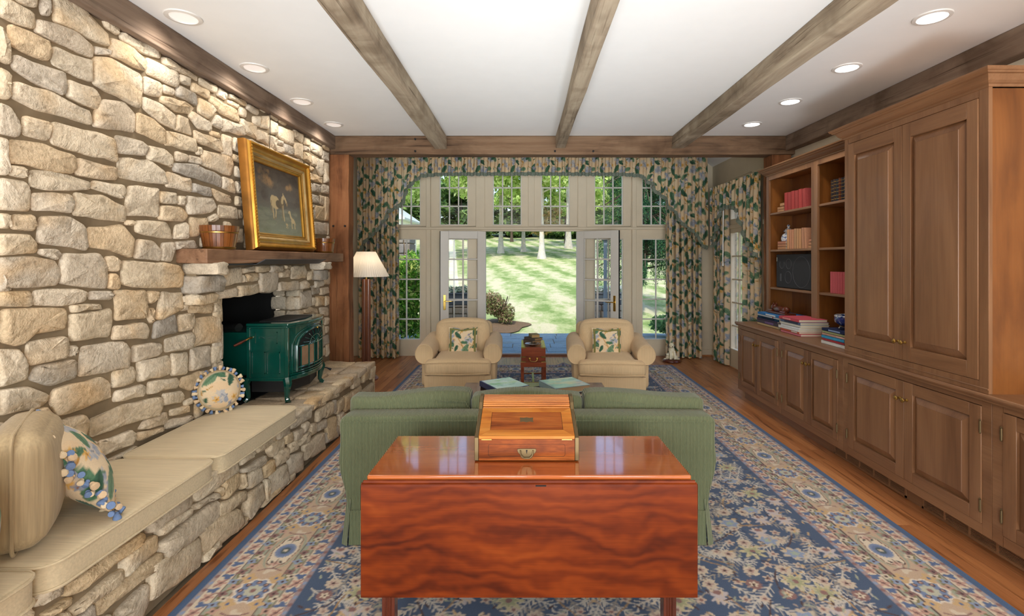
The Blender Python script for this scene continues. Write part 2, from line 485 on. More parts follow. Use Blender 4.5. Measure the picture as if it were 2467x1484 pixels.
WALL_STONES="2114,2670 2227,2730 2225,2673 2166,2658;2241,2719 2290,2754 2288,2667 2246,2656;2311,2775 2385,2794 2487,2785 2599,2727 2609,2663 2499,2656 2305,2652;2063,2635 2114,2653 2194,2649 2214,2631 2214,2571 2063,2562;2105,2550 2280,2554 2292,2521 2275,2453 2105,2460;2222,2626 2418,2660 2517,2627 2511,2562 2217,2563;2305,2541 2499,2552 2509,2441 2298,2452;2521,2632 2618,2654 2625,2626 2521,2590;2618,2720 2764,2733 2863,2698 2863,2632 2618,2621;2686,2783 2969,2796 2978,2752 2855,2728 2686,2739;2573,2790 2676,2790 2672,2752 2592,2757;2517,2578 2612,2613 2832,2603 2843,2512 2824,2406 2517,2438;2874,2720 3111,2726 3134,2689 3126,2628 2874,2624;2063,2528 2097,2486 2114,2424 2109,2374 2063,2377;2127,2429 2363,2438 2368,2391 2352,2321 2222,2334 2118,2364;2374,2412 2523,2419 2567,2386 2536,2313 2368,2327;2063,2351 2109,2343 2112,2304 2105,2223 2063,2222;2127,2314 2280,2326 2499,2291 2507,2226 2222,2218 2114,2239;2573,2380 2707,2409 2791,2366 2782,2259 2517,2223 2523,2299;2855,2605 2986,2610 2991,2525 2852,2503;2998,2608 3102,2612 3096,2569 2995,2557;3130,2651 3298,2652 3315,2572 3111,2577;3145,2725 3247,2736 3247,2678 3139,2671;3267,2717 3440,2721 3444,2658 3257,2652;2995,2775 3319,2770 3319,2738 3003,2726;3341,2775 3521,2778 3514,2724 3341,2722;3545,2779 3650,2770 3637,2712 3533,2716;3662,2774 3904,2790 3904,2749 3670,2743;3662,2728 3790,2730 3785,2692 3670,2700;3919,2778 4088,2780 4072,2727 3904,2733;2847,2484 2986,2486 3111,2447 3102,2360 2969,2369 2847,2418;2986,2535 3207,2568 3284,2552 3237,2497 3111,2473 2978,2495;3330,2635 3463,2635 3528,2611 3440,2520 3326,2530;3451,2692 3763,2682 3813,2602 3582,2598 3444,2644;3130,2465 3217,2464 3267,2363 3096,2359;3257,2527 3451,2502 3463,2440 3330,2427 3231,2482;3533,2581 3594,2571 3587,2487 3458,2489;3602,2573 3832,2591 3889,2518 3594,2479;2802,2381 2919,2380 3021,2333 3017,2248 2797,2269;3024,2336 3298,2350 3313,2264 3021,2245;3284,2408 3557,2413 3587,2320 3298,2336;3458,2449 3557,2457 3562,2417 3458,2417;3594,2459 3709,2465 3704,2309 3587,2315;2166,2179 2288,2181 2290,2124 2275,2092 2165,2093;2063,2205 2114,2195 2153,2135 2144,2074 2063,2076;2298,2189 2536,2202 2638,2190 2665,2069 2295,2083;2105,2060 2251,2077 2401,2057 2418,2005 2396,1961 2101,1959;2063,2059 2098,2061 2101,1906 2063,1904;2654,2216 2840,2227 2884,2201 2855,2145 2663,2118;2884,2213 3021,2220 3093,2190 3083,2120 2879,2128;2427,2048 2658,2045 2661,1974 2418,1960;2672,2098 2887,2130 3003,2078 3030,2007 2669,1992;3111,2231 3217,2230 3217,2180 3111,2168;3231,2232 3351,2237 3358,2187 3231,2185;3313,2305 3362,2309 3356,2252 3309,2253;3369,2294 3683,2313 3731,2253 3696,2172 3362,2190;3102,2154 3309,2187 3577,2149 3587,2069 3089,2100;2107,1951 2175,1955 2183,1925 2175,1905 2105,1907;2198,1948 2374,1957 2489,1936 2481,1898 2290,1867 2196,1872;2517,1953 2707,1958 2721,1915 2707,1879 2499,1911;3030,2089 3247,2080 3257,1990 3030,1994;3592,2152 3723,2150 3749,2045 3592,2069;3267,2056 3463,2051 3474,1990 3263,1995;3467,2051 3683,2021 3701,1970 3545,1967 3474,2023;2063,1891 2175,1892 2194,1863 2194,1762 2063,1758;2203,1846 2390,1866 2404,1833 2396,1772 2203,1768;2412,1879 2573,1885 2714,1835 2714,1754 2407,1763;2742,1958 2952,1977 2966,1898 2961,1802 2718,1790;2969,1961 3120,1969 3126,1898 2966,1892;3137,1955 3207,1960 3203,1897 3134,1899;3217,1966 3486,1981 3533,1921 3463,1878 3217,1841;2973,1875 3168,1883 3227,1835 3187,1794 2969,1788;3553,1945 3763,1945 3785,1853 3545,1848;2063,1743 2105,1745 2111,1710 2105,1683 2063,1681;2121,1744 2212,1750 2220,1700 2208,1676 2115,1680;2241,1746 2374,1760 2464,1721 2487,1614 2475,1595 2227,1626;2487,1713 2693,1743 2779,1668 2757,1558 2625,1601 2487,1614;2724,1768 2782,1770 2779,1740 2721,1739;2794,1771 3021,1782 3065,1731 3083,1678 2791,1704;3111,1766 3217,1794 3231,1714 3217,1684 3093,1681;3247,1830 3417,1838 3429,1781 3319,1705 3241,1701;3435,1846 3521,1879 3545,1848 3509,1816 3429,1810;2063,1659 2194,1663 2228,1617 2222,1580 2063,1567;2236,1600 2321,1600 2342,1581 2326,1547 2236,1575;2806,1669 2919,1662 2986,1615 2978,1543 2782,1558;2995,1652 3093,1662 3102,1617 3074,1537 2990,1546;3102,1662 3288,1680 3313,1625 3096,1611;2063,1559 2194,1566 2311,1547 2340,1493 2321,1431 2194,1428 2063,1430;2347,1581 2548,1586 2599,1531 2605,1433 2592,1399 2331,1440;2588,1568 2652,1572 2690,1541 2679,1487 2605,1492;2612,1478 2665,1477 2683,1429 2679,1390 2605,1400;2700,1547 3021,1534 3149,1513 3183,1460 3168,1374 2779,1396 2693,1418;2063,1418 2194,1413 2205,1386 2198,1341 2063,1358;2212,1415 2429,1410 2481,1387 2464,1342 2342,1332 2208,1349;2499,1394 2625,1386 2641,1360 2618,1339 2493,1350;2879,1370 2969,1364 2973,1330 2911,1292 2874,1301;2076,1345 2363,1322 2372,1271 2363,1223 2212,1221 2144,1177 2072,1207;2385,1290 2625,1296 2634,1229 2612,1145 2390,1158;2390,1334 2560,1324 2571,1296 2396,1293;2645,1388 2863,1378 2874,1296 2863,1214 2652,1225;2884,1271 2936,1266 2927,1182 2900,1179 2879,1224;2995,1360 3178,1342 3187,1242 3111,1217 2978,1188 2944,1204 2969,1288;3139,1201 3278,1206 3288,1129 3267,1091 3139,1096;2936,1181 3111,1213 3126,1092 2919,1085;2645,1201 2855,1193 2887,1157 2879,1092 2632,1126;3021,1069 3267,1078 3284,1041 3267,969 3021,987;3298,1162 3557,1150 3570,1026 3557,962 3278,974;2185,1189 2363,1189 2377,1162 2368,1084 2194,1082 2177,1135;2063,1179 2149,1165 2180,1103 2175,1027 2063,1020;2390,1138 2427,1133 2423,1094 2385,1083;2222,1076 2407,1072 2423,1048 2418,979 2290,968 2189,1024;2452,1124 2707,1108 2742,1068 2738,954 2435,977;2772,1074 2986,1052 3003,1003 2969,978 2764,978;3074,971 3217,955 3227,889 3207,812 3074,833;3257,971 3451,955 3463,811 3243,824;2802,982 3047,966 3065,934 3056,847 2809,859;3474,946 3570,940 3570,811 3474,820;2638,960 2772,959 2787,932 2782,866 2632,870;2063,1011 2185,995 2278,936 2280,907 2241,885 2063,903;2305,953 2560,950 2618,910 2625,826 2374,814 2321,823 2285,901;2652,852 2840,844 2871,812 2855,768 2638,795;2887,844 3130,811 3145,774 3130,745 2879,770;3168,802 3330,805 3557,784 3570,751 3330,736 3257,692 3149,747;3003,744 3168,718 3191,670 3168,643 3003,671;2499,751 2707,764 2969,737 2983,665 2952,625 2625,651 2499,658;3065,628 3227,613 3243,561 3065,587;3187,644 3267,649 3278,605 3197,608;2140,888 2275,880 2309,827 2295,807 2194,808 2114,866;2855,632 3030,626 3047,582 3021,553 2809,590;2802,579 3003,544 3012,518 2809,524;3030,569 3247,539 3278,509 3217,488 3021,522;2300,791 2464,788 2487,750 2469,653 2311,749 2290,775;2554,622 2764,609 2790,571 2772,526 2573,535 2550,570;2487,636 2542,627 2548,571 2487,605;2063,1497 2114,1495 2114,1416 2063,1419;3825,2639 4052,2647 4052,2532 3889,2534 3825,2599;3999,2703 4106,2734 4097,2640 3999,2647;4119,2738 4249,2785 4249,2660 4112,2643;4272,2752 4390,2754 4390,2650 4264,2634;4070,2618 4233,2621 4229,2520 4061,2529;4249,2615 4395,2620 4380,2513 4258,2507;4411,2739 4705,2762 4700,2628 4565,2613 4407,2644;4411,2614 4504,2620 4498,2576 4411,2572;4390,2559 4504,2567 4498,2507 4386,2504;4520,2608 4705,2612 4700,2539 4520,2523;4705,2784 4911,2781 4887,2692 4717,2710;4722,2666 4900,2686 4900,2533 4717,2543;4940,2767 5068,2778 5062,2711 4932,2693;5082,2757 5363,2761 5347,2657 5082,2668;4919,2684 5062,2681 5062,2645 4911,2630;4926,2622 5096,2623 5090,2531 4919,2539;5115,2621 5217,2624 5217,2523 5110,2529;5226,2619 5410,2638 5410,2472 5332,2443 5226,2502;5385,2734 5541,2742 5541,2644 5385,2645;4958,2512 5040,2504 5040,2397 4972,2397;5068,2503 5153,2501 5147,2463 5062,2460;5054,2435 5379,2441 5363,2369 5054,2363;5433,2610 5541,2625 5541,2416 5426,2385;4985,2364 5118,2326 5118,2241 4985,2235;5138,2341 5326,2351 5317,2268 5138,2256;5347,2360 5541,2374 5541,2278 5347,2272;5026,2235 5286,2226 5271,2150 5026,2146;5301,2238 5420,2243 5410,2140 5301,2153;5439,2243 5541,2246 5541,1984 5426,1975;5196,2123 5410,2127 5410,1974 5196,1982;5082,2074 5182,2072 5176,1968 5082,1978;5054,2123 5167,2120 5167,2089 5054,2089;5124,1942 5541,1961 5541,1828 5138,1814;3898,2499 4210,2511 4498,2502 4498,2481 3906,2455;4520,2507 4905,2525 4892,2453 4520,2459;3172,1318 3303,1318 3305,1275 3175,1278;3312,1316 3491,1309 3491,1267 3315,1270;3156,1260 3216,1262 3219,1225 3156,1224;3224,1259 3478,1252 3488,1231 3471,1179 3245,1199 3224,1240;3493,1247 3569,1248 3572,1177 3484,1178;4828,1239 5096,1240 5110,1082 4958,1067 4828,1085;5211,1165 5433,1153 5439,1052 5211,1061;5124,1163 5182,1161 5182,1076 5118,1081;5458,1153 5551,1147 5551,1055 5458,1040;4905,1057 5068,1074 5241,1033 5265,981 5124,990 4905,1026;5301,1040 5524,1025 5524,927 5347,941;5241,934 5420,913 5410,850 5241,866;5442,921 5551,911 5541,834 5433,835;5241,854 5426,842 5433,732 5241,736;5452,822 5551,813 5541,755 5452,742;5241,724 5524,725 5541,625 5271,601;5244,594 5442,602 5458,510 5241,508;5475,616 5557,622 5557,491 5475,481;4771,1814 5027,1813 5030,1724 4752,1720;4100,2861 4196,2868 4193,2784 4096,2788;1759,1579 2024,1570 2039,1430 1761,1431;4165,2387 4461,2389 4466,2233 4143,2243;1764,2701 1959,2697 1962,2565 1766,2568;3950,2065 4217,2071 4234,1973 3935,1977;5426,1415 5572,1423 5571,1274 5419,1281;2087,744 2219,740 2217,600 2093,596;3415,656 3551,669 3551,536 3403,525;4852,839 5199,838 5213,720 4852,718;1778,1936 2042,1939 2045,1778 1765,1767;4422,1843 4712,1842 4721,1697 4431,1682;2250,608 2463,608 2468,532 2251,539;4059,1772 4246,1760 4255,1638 4051,1638;5305,1250 5552,1249 5575,1180 5315,1173;3744,2868 4044,2866 4045,2810 3743,2805;1824,1731 2037,1735 2044,1613 1827,1609;5085,1787 5308,1774 5297,1668 5067,1668;2588,2865 2754,2868 2761,2806 2573,2809;3707,1784 3854,1793 3855,1682 3706,1683;1936,877 2091,872 2093,780 1926,787;1757,2209 2023,2209 2046,2123 1763,2121;2547,508 2799,509 2799,470 2540,474;1752,621 2067,618 2060,541 1752,537;4623,2122 4920,2124 4921,1972 4618,1960;3463,1774 3583,1783 3586,1635 3458,1648;3874,2295 4100,2285 4113,2129 3867,2139;4606,2862 4813,2864 4806,2804 4603,2803;5504,1812 5573,1814 5577,1645 5500,1630;2252,701 2352,704 2361,636 2246,634;5290,1592 5556,1597 5566,1518 5267,1512;4600,2257 4754,2256 4754,2171 4587,2179;3753,2259 3840,2261 3843,2182 3752,2182;3763,2145 3843,2150 3842,2063 3764,2061;4916,2865 5086,2868 5086,2801 4915,2799;4000,1935 4261,1947 4258,1794 3979,1795;4955,2180 5010,2180 5011,2094 4950,2090;1929,2855 2061,2854 2056,2737 1924,2727;5119,1283 5281,1277 5277,1190 5118,1189;5338,1777 5478,1767 5482,1687 5332,1686;5013,610 5211,597 5220,479 5003,475;5390,2867 5568,2860 5571,2761 5384,2765;2994,2863 3273,2864 3295,2793 2994,2795;2094,2861 2258,2868 2268,2769 2084,2757;4522,2435 4669,2434 4674,2317 4511,2313;1772,1243 2042,1243 2037,1089 1758,1093;3936,2436 4100,2439 4106,2320 3931,2320;4933,959 5207,960 5218,878 4932,873;4783,2315 4917,2311 4928,2172 4783,2164;4139,2203 4337,2200 4338,2105 4132,2099;1758,2409 1869,2409 1875,2240 1750,2240;1898,2400 2048,2403 2049,2323 1894,2319;1877,2097 1995,2090 2007,1978 1868,1979;4278,2867 4407,2868 4403,2771 4266,2778;4398,1981 4530,1981 4537,1883 4398,1880;4837,2870 4892,2863 4893,2801 4835,2806;1785,1032 1963,1040 1960,916 1774,910;1990,2708 2059,2705 2059,2648 1991,2651;1760,516 2138,516 2144,475 1762,475;3872,1936 3949,1948 3951,1822 3871,1814;1895,750 2031,749 2032,651 1897,647;3740,2473 3873,2467 3878,2366 3726,2374;4274,2077 4374,2074 4374,1982 4265,1980;4412,2161 4557,2164 4557,2015 4398,2009;3720,2343 3834,2347 3840,2293 3720,2292;4841,664 4973,678 4981,484 4837,505;1987,1016 2049,1018 2047,916 1984,917;1862,1385 2042,1382 2044,1280 1863,1271;4286,1754 4391,1759 4396,1673 4277,1674;3380,2863 3678,2861 3681,2796 3360,2792;3613,1724 3687,1724 3685,1639 3613,1641;2153,571 2223,567 2221,534 2156,533;1903,2522 2035,2528 2044,2431 1896,2438;3617,1832 3687,1827 3688,1753 3611,1750;4721,2429 4947,2437 4950,2341 4703,2338;3893,1766 4022,1767 4021,1643 3884,1640;4853,1930 5038,1937 5036,1838 4835,1844;4426,2858 4548,2866 4552,2772 4430,2774;4766,1700 4881,1699 4886,1636 4767,1637;4288,1857 4382,1860 4381,1788 4292,1787;1758,2865 1897,2870 1895,2741 1757,2734;4960,2059 5064,2058 5066,1959 4949,1969;3296,601 3378,599 3381,487 3294,489;2788,2868 2875,2865 2877,2805 2786,2810;4836,1007 4894,999 4898,870 4837,869;4907,1698 5043,1697 5040,1638 4906,1637;5063,1902 5116,1898 5114,1818 5064,1817;2188,510 2483,510 2513,473 2167,472;1758,865 1868,874 1875,681 1761,684;1751,1694 1803,1697 1802,1603 1750,1598;5303,1384 5389,1387 5397,1297 5307,1298;3763,2035 3847,2032 3852,1963 3758,1962;1754,2089 1843,2090 1842,1969 1754,1980;4744,1928 4813,1929 4816,1838 4747,1848;5129,2869 5348,2865 5360,2781 5114,2780;4497,2284 4559,2290 4562,2190 4496,2190;1757,1389 1834,1390 1836,1275 1752,1276;2418,2862 2553,2867 2550,2809 2412,2806;4564,1938 4717,1933 4722,1881 4564,1877;3356,1704 3430,1711 3434,1637 3352,1635;2297,2864 2390,2868 2389,2814 2295,2812;3282,688 3376,692 3382,652 3280,654;5269,1484 5390,1480 5396,1409 5270,1414;5061,690 5182,690 5187,637 5051,637;2902,2869 2965,2869 2966,2810 2899,2814;3810,2724 3889,2728 3896,2658 3807,2656;1757,2530 1864,2530 1865,2445 1754,2444;1898,2292 2020,2292 2026,2235 1895,2235;4290,1950 4376,1947 4376,1887 4289,1890;3796,1933 3845,1935 3848,1865 3798,1868;1993,2628 2046,2627 2048,2557 1990,2557"
LINTEL_STONES="3407,1435 3548,1485 3684,1499 3699,1381 3421,1362;3707,1486 3869,1506 3869,1460 3715,1446;3894,1501 4101,1505 4111,1460 3903,1450;4120,1503 4353,1506 4332,1450 4208,1438 4111,1445;3754,1441 3929,1445 3932,1385 3762,1383;3715,1441 3746,1428 3743,1379 3715,1381;3946,1445 4239,1442 4253,1391 4219,1293 4101,1276 3955,1291;4269,1441 4418,1469 4476,1457 4463,1394 4269,1396;4497,1488 4750,1502 4796,1439 4776,1372 4490,1377 4490,1446;4259,1356 4626,1356 4650,1322 4626,1268 4259,1279;4667,1337 4788,1354 4875,1316 4854,1272 4675,1271;3650,1358 3937,1366 3946,1291 3653,1276;3381,1332 3638,1350 3643,1285 3388,1280;4364,1503 4481,1501 4476,1473 4375,1471;4886,1322 5135,1316 5141,1195 4886,1195;5153,1285 5336,1288 5346,1193 5159,1193;4946,1511 5117,1516 5122,1404 4934,1393;4832,1438 4911,1444 4910,1354 4833,1351;3426,1519 3496,1522 3502,1483 3421,1482"
BENCH_STONES="3475,454 3816,434 3816,339 3475,367;4097,454 4373,444 4373,353 4119,380;4398,465 4718,445 4718,376 4398,373;3834,468 4084,458 4084,372 3827,391;3399,351 3506,335 3522,270 3399,294;3284,453 3459,430 3465,341 3298,359;3023,445 3256,428 3270,348 3028,374;3189,365 3384,335 3393,261 3229,276 3176,330;3538,324 3671,308 3671,239 3547,261;3475,266 3574,252 3587,187 3465,204;3593,244 3778,248 3778,177 3587,202;3284,282 3444,249 3444,170 3284,186;3459,185 3654,146 3661,37 3459,77;3689,179 4054,145 4075,1 3706,57;3797,289 3911,267 3911,194 3797,210;3931,253 4097,241 4097,172 3931,195;4119,217 4325,204 4325,123 4119,139;4097,121 4349,106 4359,30 4097,53;2861,409 3005,408 3012,368 2861,367;2893,336 3151,313 3164,262 3028,279 2893,312;3125,252 3256,245 3262,168 3125,180;3203,166 3414,153 3444,69 3369,52 3203,66;2948,276 3088,261 3100,178 2959,191;2876,307 2926,292 2926,219 2880,228;2715,354 2850,330 2857,262 2721,244 2696,301;3143,162 3189,149 3176,78 3143,87;2948,160 3113,153 3138,70 2948,43 2904,108;2462,460 2830,418 2840,341 2486,346 2462,378;2683,240 2904,205 2915,145 2683,167;2462,332 2638,317 2656,281 2462,312;2659,327 2696,318 2693,274 2659,285;2535,180 2830,145 2893,65 2830,50 2551,70;2167,401 2439,410 2447,345 2173,357;2223,349 2394,336 2447,330 2447,304 2229,313;2236,277 2638,273 2674,233 2656,154 2282,184 2255,204;2179,213 2502,156 2518,48 2502,26 2167,76;2031,334 2210,328 2217,260 2026,257;1772,389 2120,391 2126,344 1831,332 1776,353;1907,249 2229,238 2242,203 2217,181 1940,190 1912,186;1797,287 2021,298 2021,252 1813,256;2010,137 2155,147 2167,76 2120,38 2000,123;1695,345 1793,335 1788,312 1725,320;1695,422 1752,410 1755,372 1659,394;5032,223 5369,226 5356,123 5031,126;4382,184 4511,177 4507,80 4373,85;3103,39 3330,39 3335,1 3099,1;1251,88 1479,85 1492,6 1256,3;1722,156 1963,153 1984,72 1708,65;1539,320 1682,322 1687,215 1543,219;4709,291 4991,293 5001,207 4715,211;1526,192 1680,190 1687,79 1521,80;5155,100 5351,99 5359,5 5150,9;1256,239 1492,231 1496,137 1252,130;1629,37 1823,39 1831,3 1617,5;1261,407 1503,407 1519,297 1252,299;4990,90 5117,101 5125,5 4987,12;4753,397 4930,403 4939,319 4739,321;4747,104 4947,97 4955,10 4732,7;4538,302 4680,297 4683,161 4538,164;2853,41 2931,40 2936,0 2847,1;5045,399 5279,395 5287,301 5030,304;4123,347 4235,342 4243,244 4118,245;4354,299 4507,307 4506,213 4341,206;1520,56 1593,57 1594,1 1516,0;5308,391 5435,393 5438,268 5309,277;4810,179 4982,183 4983,133 4812,133;3688,330 3763,329 3768,270 3688,267;3934,350 4093,358 4094,271 3924,270;4387,48 4588,48 4593,2 4382,6;4264,338 4318,336 4321,232 4262,239;1861,37 2086,40 2084,4 1858,2;5380,89 5436,86 5437,8 5379,6;2549,43 2675,47 2688,0 2540,2;3413,43 3536,45 3538,3 3406,2;4630,83 4699,89 4702,1 4626,5;4534,130 4599,130 4602,73 4533,72;4710,179 4786,184 4788,131 4709,131;1714,297 1783,289 1781,194 1716,205;1802,239 1890,240 1890,182 1806,182;1539,402 1644,404 1644,350 1541,349"
# ------------------------------------------------------------------ printed and woven patterns, drawn as arrays and read per vertex
def rgb(r, g, b): return np.array(C(r, g, b)[:3], np.float32)

class Canvas:
    def __init__(s, w, h, bg, wrap=False):
        s.w, s.h, s.wrap = w, h, wrap
        s.a = np.empty((h, w, 3), np.float32); s.a[:] = bg
    def win(s, x0, y0, x1, y1):
        xs = np.arange(int(math.floor(x0)), int(math.ceil(x1))+1); ys = np.arange(int(math.floor(y0)), int(math.ceil(y1))+1)
        if not s.wrap:
            xs = xs[(xs >= 0) & (xs < s.w)]; ys = ys[(ys >= 0) & (ys < s.h)]
        return xs, ys
    def put(s, xs, ys, mask, col, al=1.0):
        if not len(xs) or not len(ys): return
        X = xs % s.w; Y = ys % s.h
        sub = s.a[np.ix_(Y, X)]
        sub[mask] = sub[mask]*(1-al)+col*al
        s.a[np.ix_(Y, X)] = sub
    def radial(s, cx, cy, rx, ry, col, n=0, amp=0, ph=0, rot=0, al=1.0, ring=0):
        m = max(rx, ry)*(1+amp)
        xs, ys = s.win(cx-m, cy-m, cx+m, cy+m)
        XX, YY = np.meshgrid(xs-cx, ys-cy)
        c, d = math.cos(rot), math.sin(rot)
        u = (XX*c+YY*d)/rx; v = (-XX*d+YY*c)/ry
        r = np.sqrt(u*u+v*v)
        lim = 1+amp*np.cos(n*np.arctan2(v, u)+ph) if n else 1.0
        mk = r < lim
        if ring: mk &= r > lim*(1-ring)
        s.put(xs, ys, mk, col, al)
    def leaf(s, cx, cy, L, Wd, rot, col, vein=None):
        xs, ys = s.win(cx-L, cy-L, cx+L, cy+L)
        XX, YY = np.meshgrid(xs-cx, ys-cy)
        c, d = math.cos(rot), math.sin(rot)
        u = (XX*c+YY*d)/L+.5; v = (-XX*d+YY*c)/Wd
        w = np.where((u > 0) & (u < 1), np.clip(u, 0, 1)**.55*(1-np.clip(u, 0, 1))**.8*1.55, -1)
        s.put(xs, ys, np.abs(v) < w*.5, col)
        if vein is not None:
            s.put(xs, ys, (np.abs(v) < w*.5) & (v > 0), vein, .35)
            s.put(xs, ys, (np.abs(v) < .05) & (u > .05) & (u < .95), vein, .8)
            s.put(xs, ys, (np.abs(v) < w*.48) & ((((u-np.abs(v)*.5)*6) % 1) < .16), vein, .5)
    def line(s, pts, wd, col):
        for (x0, y0), (x1, y1) in zip(pts[:-1], pts[1:]):
            xs, ys = s.win(min(x0, x1)-wd, min(y0, y1)-wd, max(x0, x1)+wd, max(y0, y1)+wd)
            if not len(xs) or not len(ys): continue
            XX, YY = np.meshgrid(xs, ys)
            dx, dy = x1-x0, y1-y0; L = dx*dx+dy*dy+1e-9
            t = np.clip(((XX-x0)*dx+(YY-y0)*dy)/L, 0, 1)
            s.put(xs, ys, (XX-x0-t*dx)**2+(YY-y0-t*dy)**2 < (wd*.5)**2, col)
    def sample(s, x, y):
        x = np.asarray(x); y = np.asarray(y)
        if s.wrap:
            x0 = np.floor(x).astype(int); y0 = np.floor(y).astype(int)
            fx = (x-x0)[..., None]; fy = (y-y0)[..., None]
            g = lambda i, j: s.a[j % s.h, i % s.w]
        else:
            x = np.clip(x, 0, s.w-1.001); y = np.clip(y, 0, s.h-1.001)
            x0 = x.astype(int); y0 = y.astype(int)
            fx = (x-x0)[..., None]; fy = (y-y0)[..., None]
            g = lambda i, j: s.a[j, i]
        return g(x0, y0)*(1-fx)*(1-fy)+g(x0+1, y0)*fx*(1-fy)+g(x0, y0+1)*(1-fx)*fy+g(x0+1, y0+1)*fx*fy

# floral chintz: one repeat of .66 m in 330 px (2 mm)
def make_chintz():
    r = random.Random(11)
    n = 330
    cv = Canvas(n, n, rgb(230, 207, 172), True)
    for k in range(60):                                     # warm blush clouds of the ground
        cv.radial(r.uniform(0, n), r.uniform(0, n), r.uniform(14, 34), r.uniform(12, 26), rgb(236, 196, 148) if k % 2 else rgb(238, 218, 184), al=.3)
    st = rgb(190, 138, 62)
    stems = [[(30, 0), (52, 50), (40, 110), (70, 160), (58, 220), (84, 280), (30+0, 330)],
             [(200, 0), (180, 60), (214, 120), (196, 190), (230, 250), (200, 330)],
             [(300, 40), (280, 110), (310, 180), (286, 250), (300, 330), (300, 370)]]
    for p in stems:
        cv.line(p, 5, st)
        for (x, y) in p[1:-1]:
            cv.line([(x, y), (x+r.choice((-1, 1))*r.uniform(20, 42), y-r.uniform(8, 34))], 3.2, st)
    bl = [rgb(172, 176, 186), rgb(192, 190, 190), rgb(206, 196, 184), rgb(156, 164, 180)]
    for cx, cy in ((118, 40), (250, 70), (130, 190), (20, 260), (255, 225), (330, 150), (160, 300), (70, 95), (215, 165)):
        for k in range(26):                                 # hydrangea heads
            a = r.uniform(0, 6.28); d = r.uniform(0, 27)
            cv.radial(cx+d*math.cos(a), cy+d*math.sin(a), 7, 7, r.choice(bl), 4, .3, r.uniform(0, 6))
        for k in range(14):
            a = r.uniform(0, 6.28); d = r.uniform(0, 26)
            cv.radial(cx+d*math.cos(a), cy+d*math.sin(a), 1.6, 1.6, rgb(120, 128, 148))
    gr = [(rgb(82, 120, 92), rgb(58, 92, 70)), (rgb(96, 134, 104), rgb(66, 104, 78)), (rgb(122, 150, 118), rgb(86, 120, 92)), (rgb(70, 108, 86), rgb(50, 82, 64))]
    for cx, cy, L, rot in ((60, 60, 66, 1.2), (95, 120, 60, 2.5), (30, 150, 58, -2.2), (180, 40, 64, .8), (232, 128, 70, -.9), (165, 130, 50, 2.0), (290, 20, 56, 1.6),
                           (300, 110, 60, 2.6), (70, 230, 70, 1.4), (110, 265, 58, .3), (205, 220, 66, 2.3), (185, 265, 52, -.6), (275, 290, 66, 1.2), (310, 220, 54, 2.9),
                           (20, 20, 50, .2), (140, 95, 40, 1.0), (255, 180, 46, .6), (40, 305, 54, 2.1), (230, 310, 50, .4)):
        a, b = r.choice(gr)
        cv.leaf(cx, cy, L, L*.74, rot, a, b)
    for k in range(15):
        a, b = r.choice(gr); L = r.uniform(40, 60)
        cv.leaf(r.uniform(0, n), r.uniform(0, n), L, L*.7, r.uniform(0, 6.28), a, b)
    for k in range(40):
        a, b = r.choice(gr)
        cv.leaf(r.uniform(0, n), r.uniform(0, n), r.uniform(14, 26), 10, r.uniform(0, 6.28), a, b)
    for k in range(18):                                     # small golden and blue blossoms
        x, y = r.uniform(0, n), r.uniform(0, n)
        cv.radial(x, y, 9, 9, rgb(226, 178, 98) if k % 2 else rgb(146, 154, 172), 5, .35, r.uniform(0, 6))
        cv.radial(x, y, 2.5, 2.5, rgb(150, 96, 40))
    return cv
CHZ = make_chintz()
def chintz(u, v): return CHZ.sample(np.asarray(u)/.0025, np.asarray(v)/.0025)

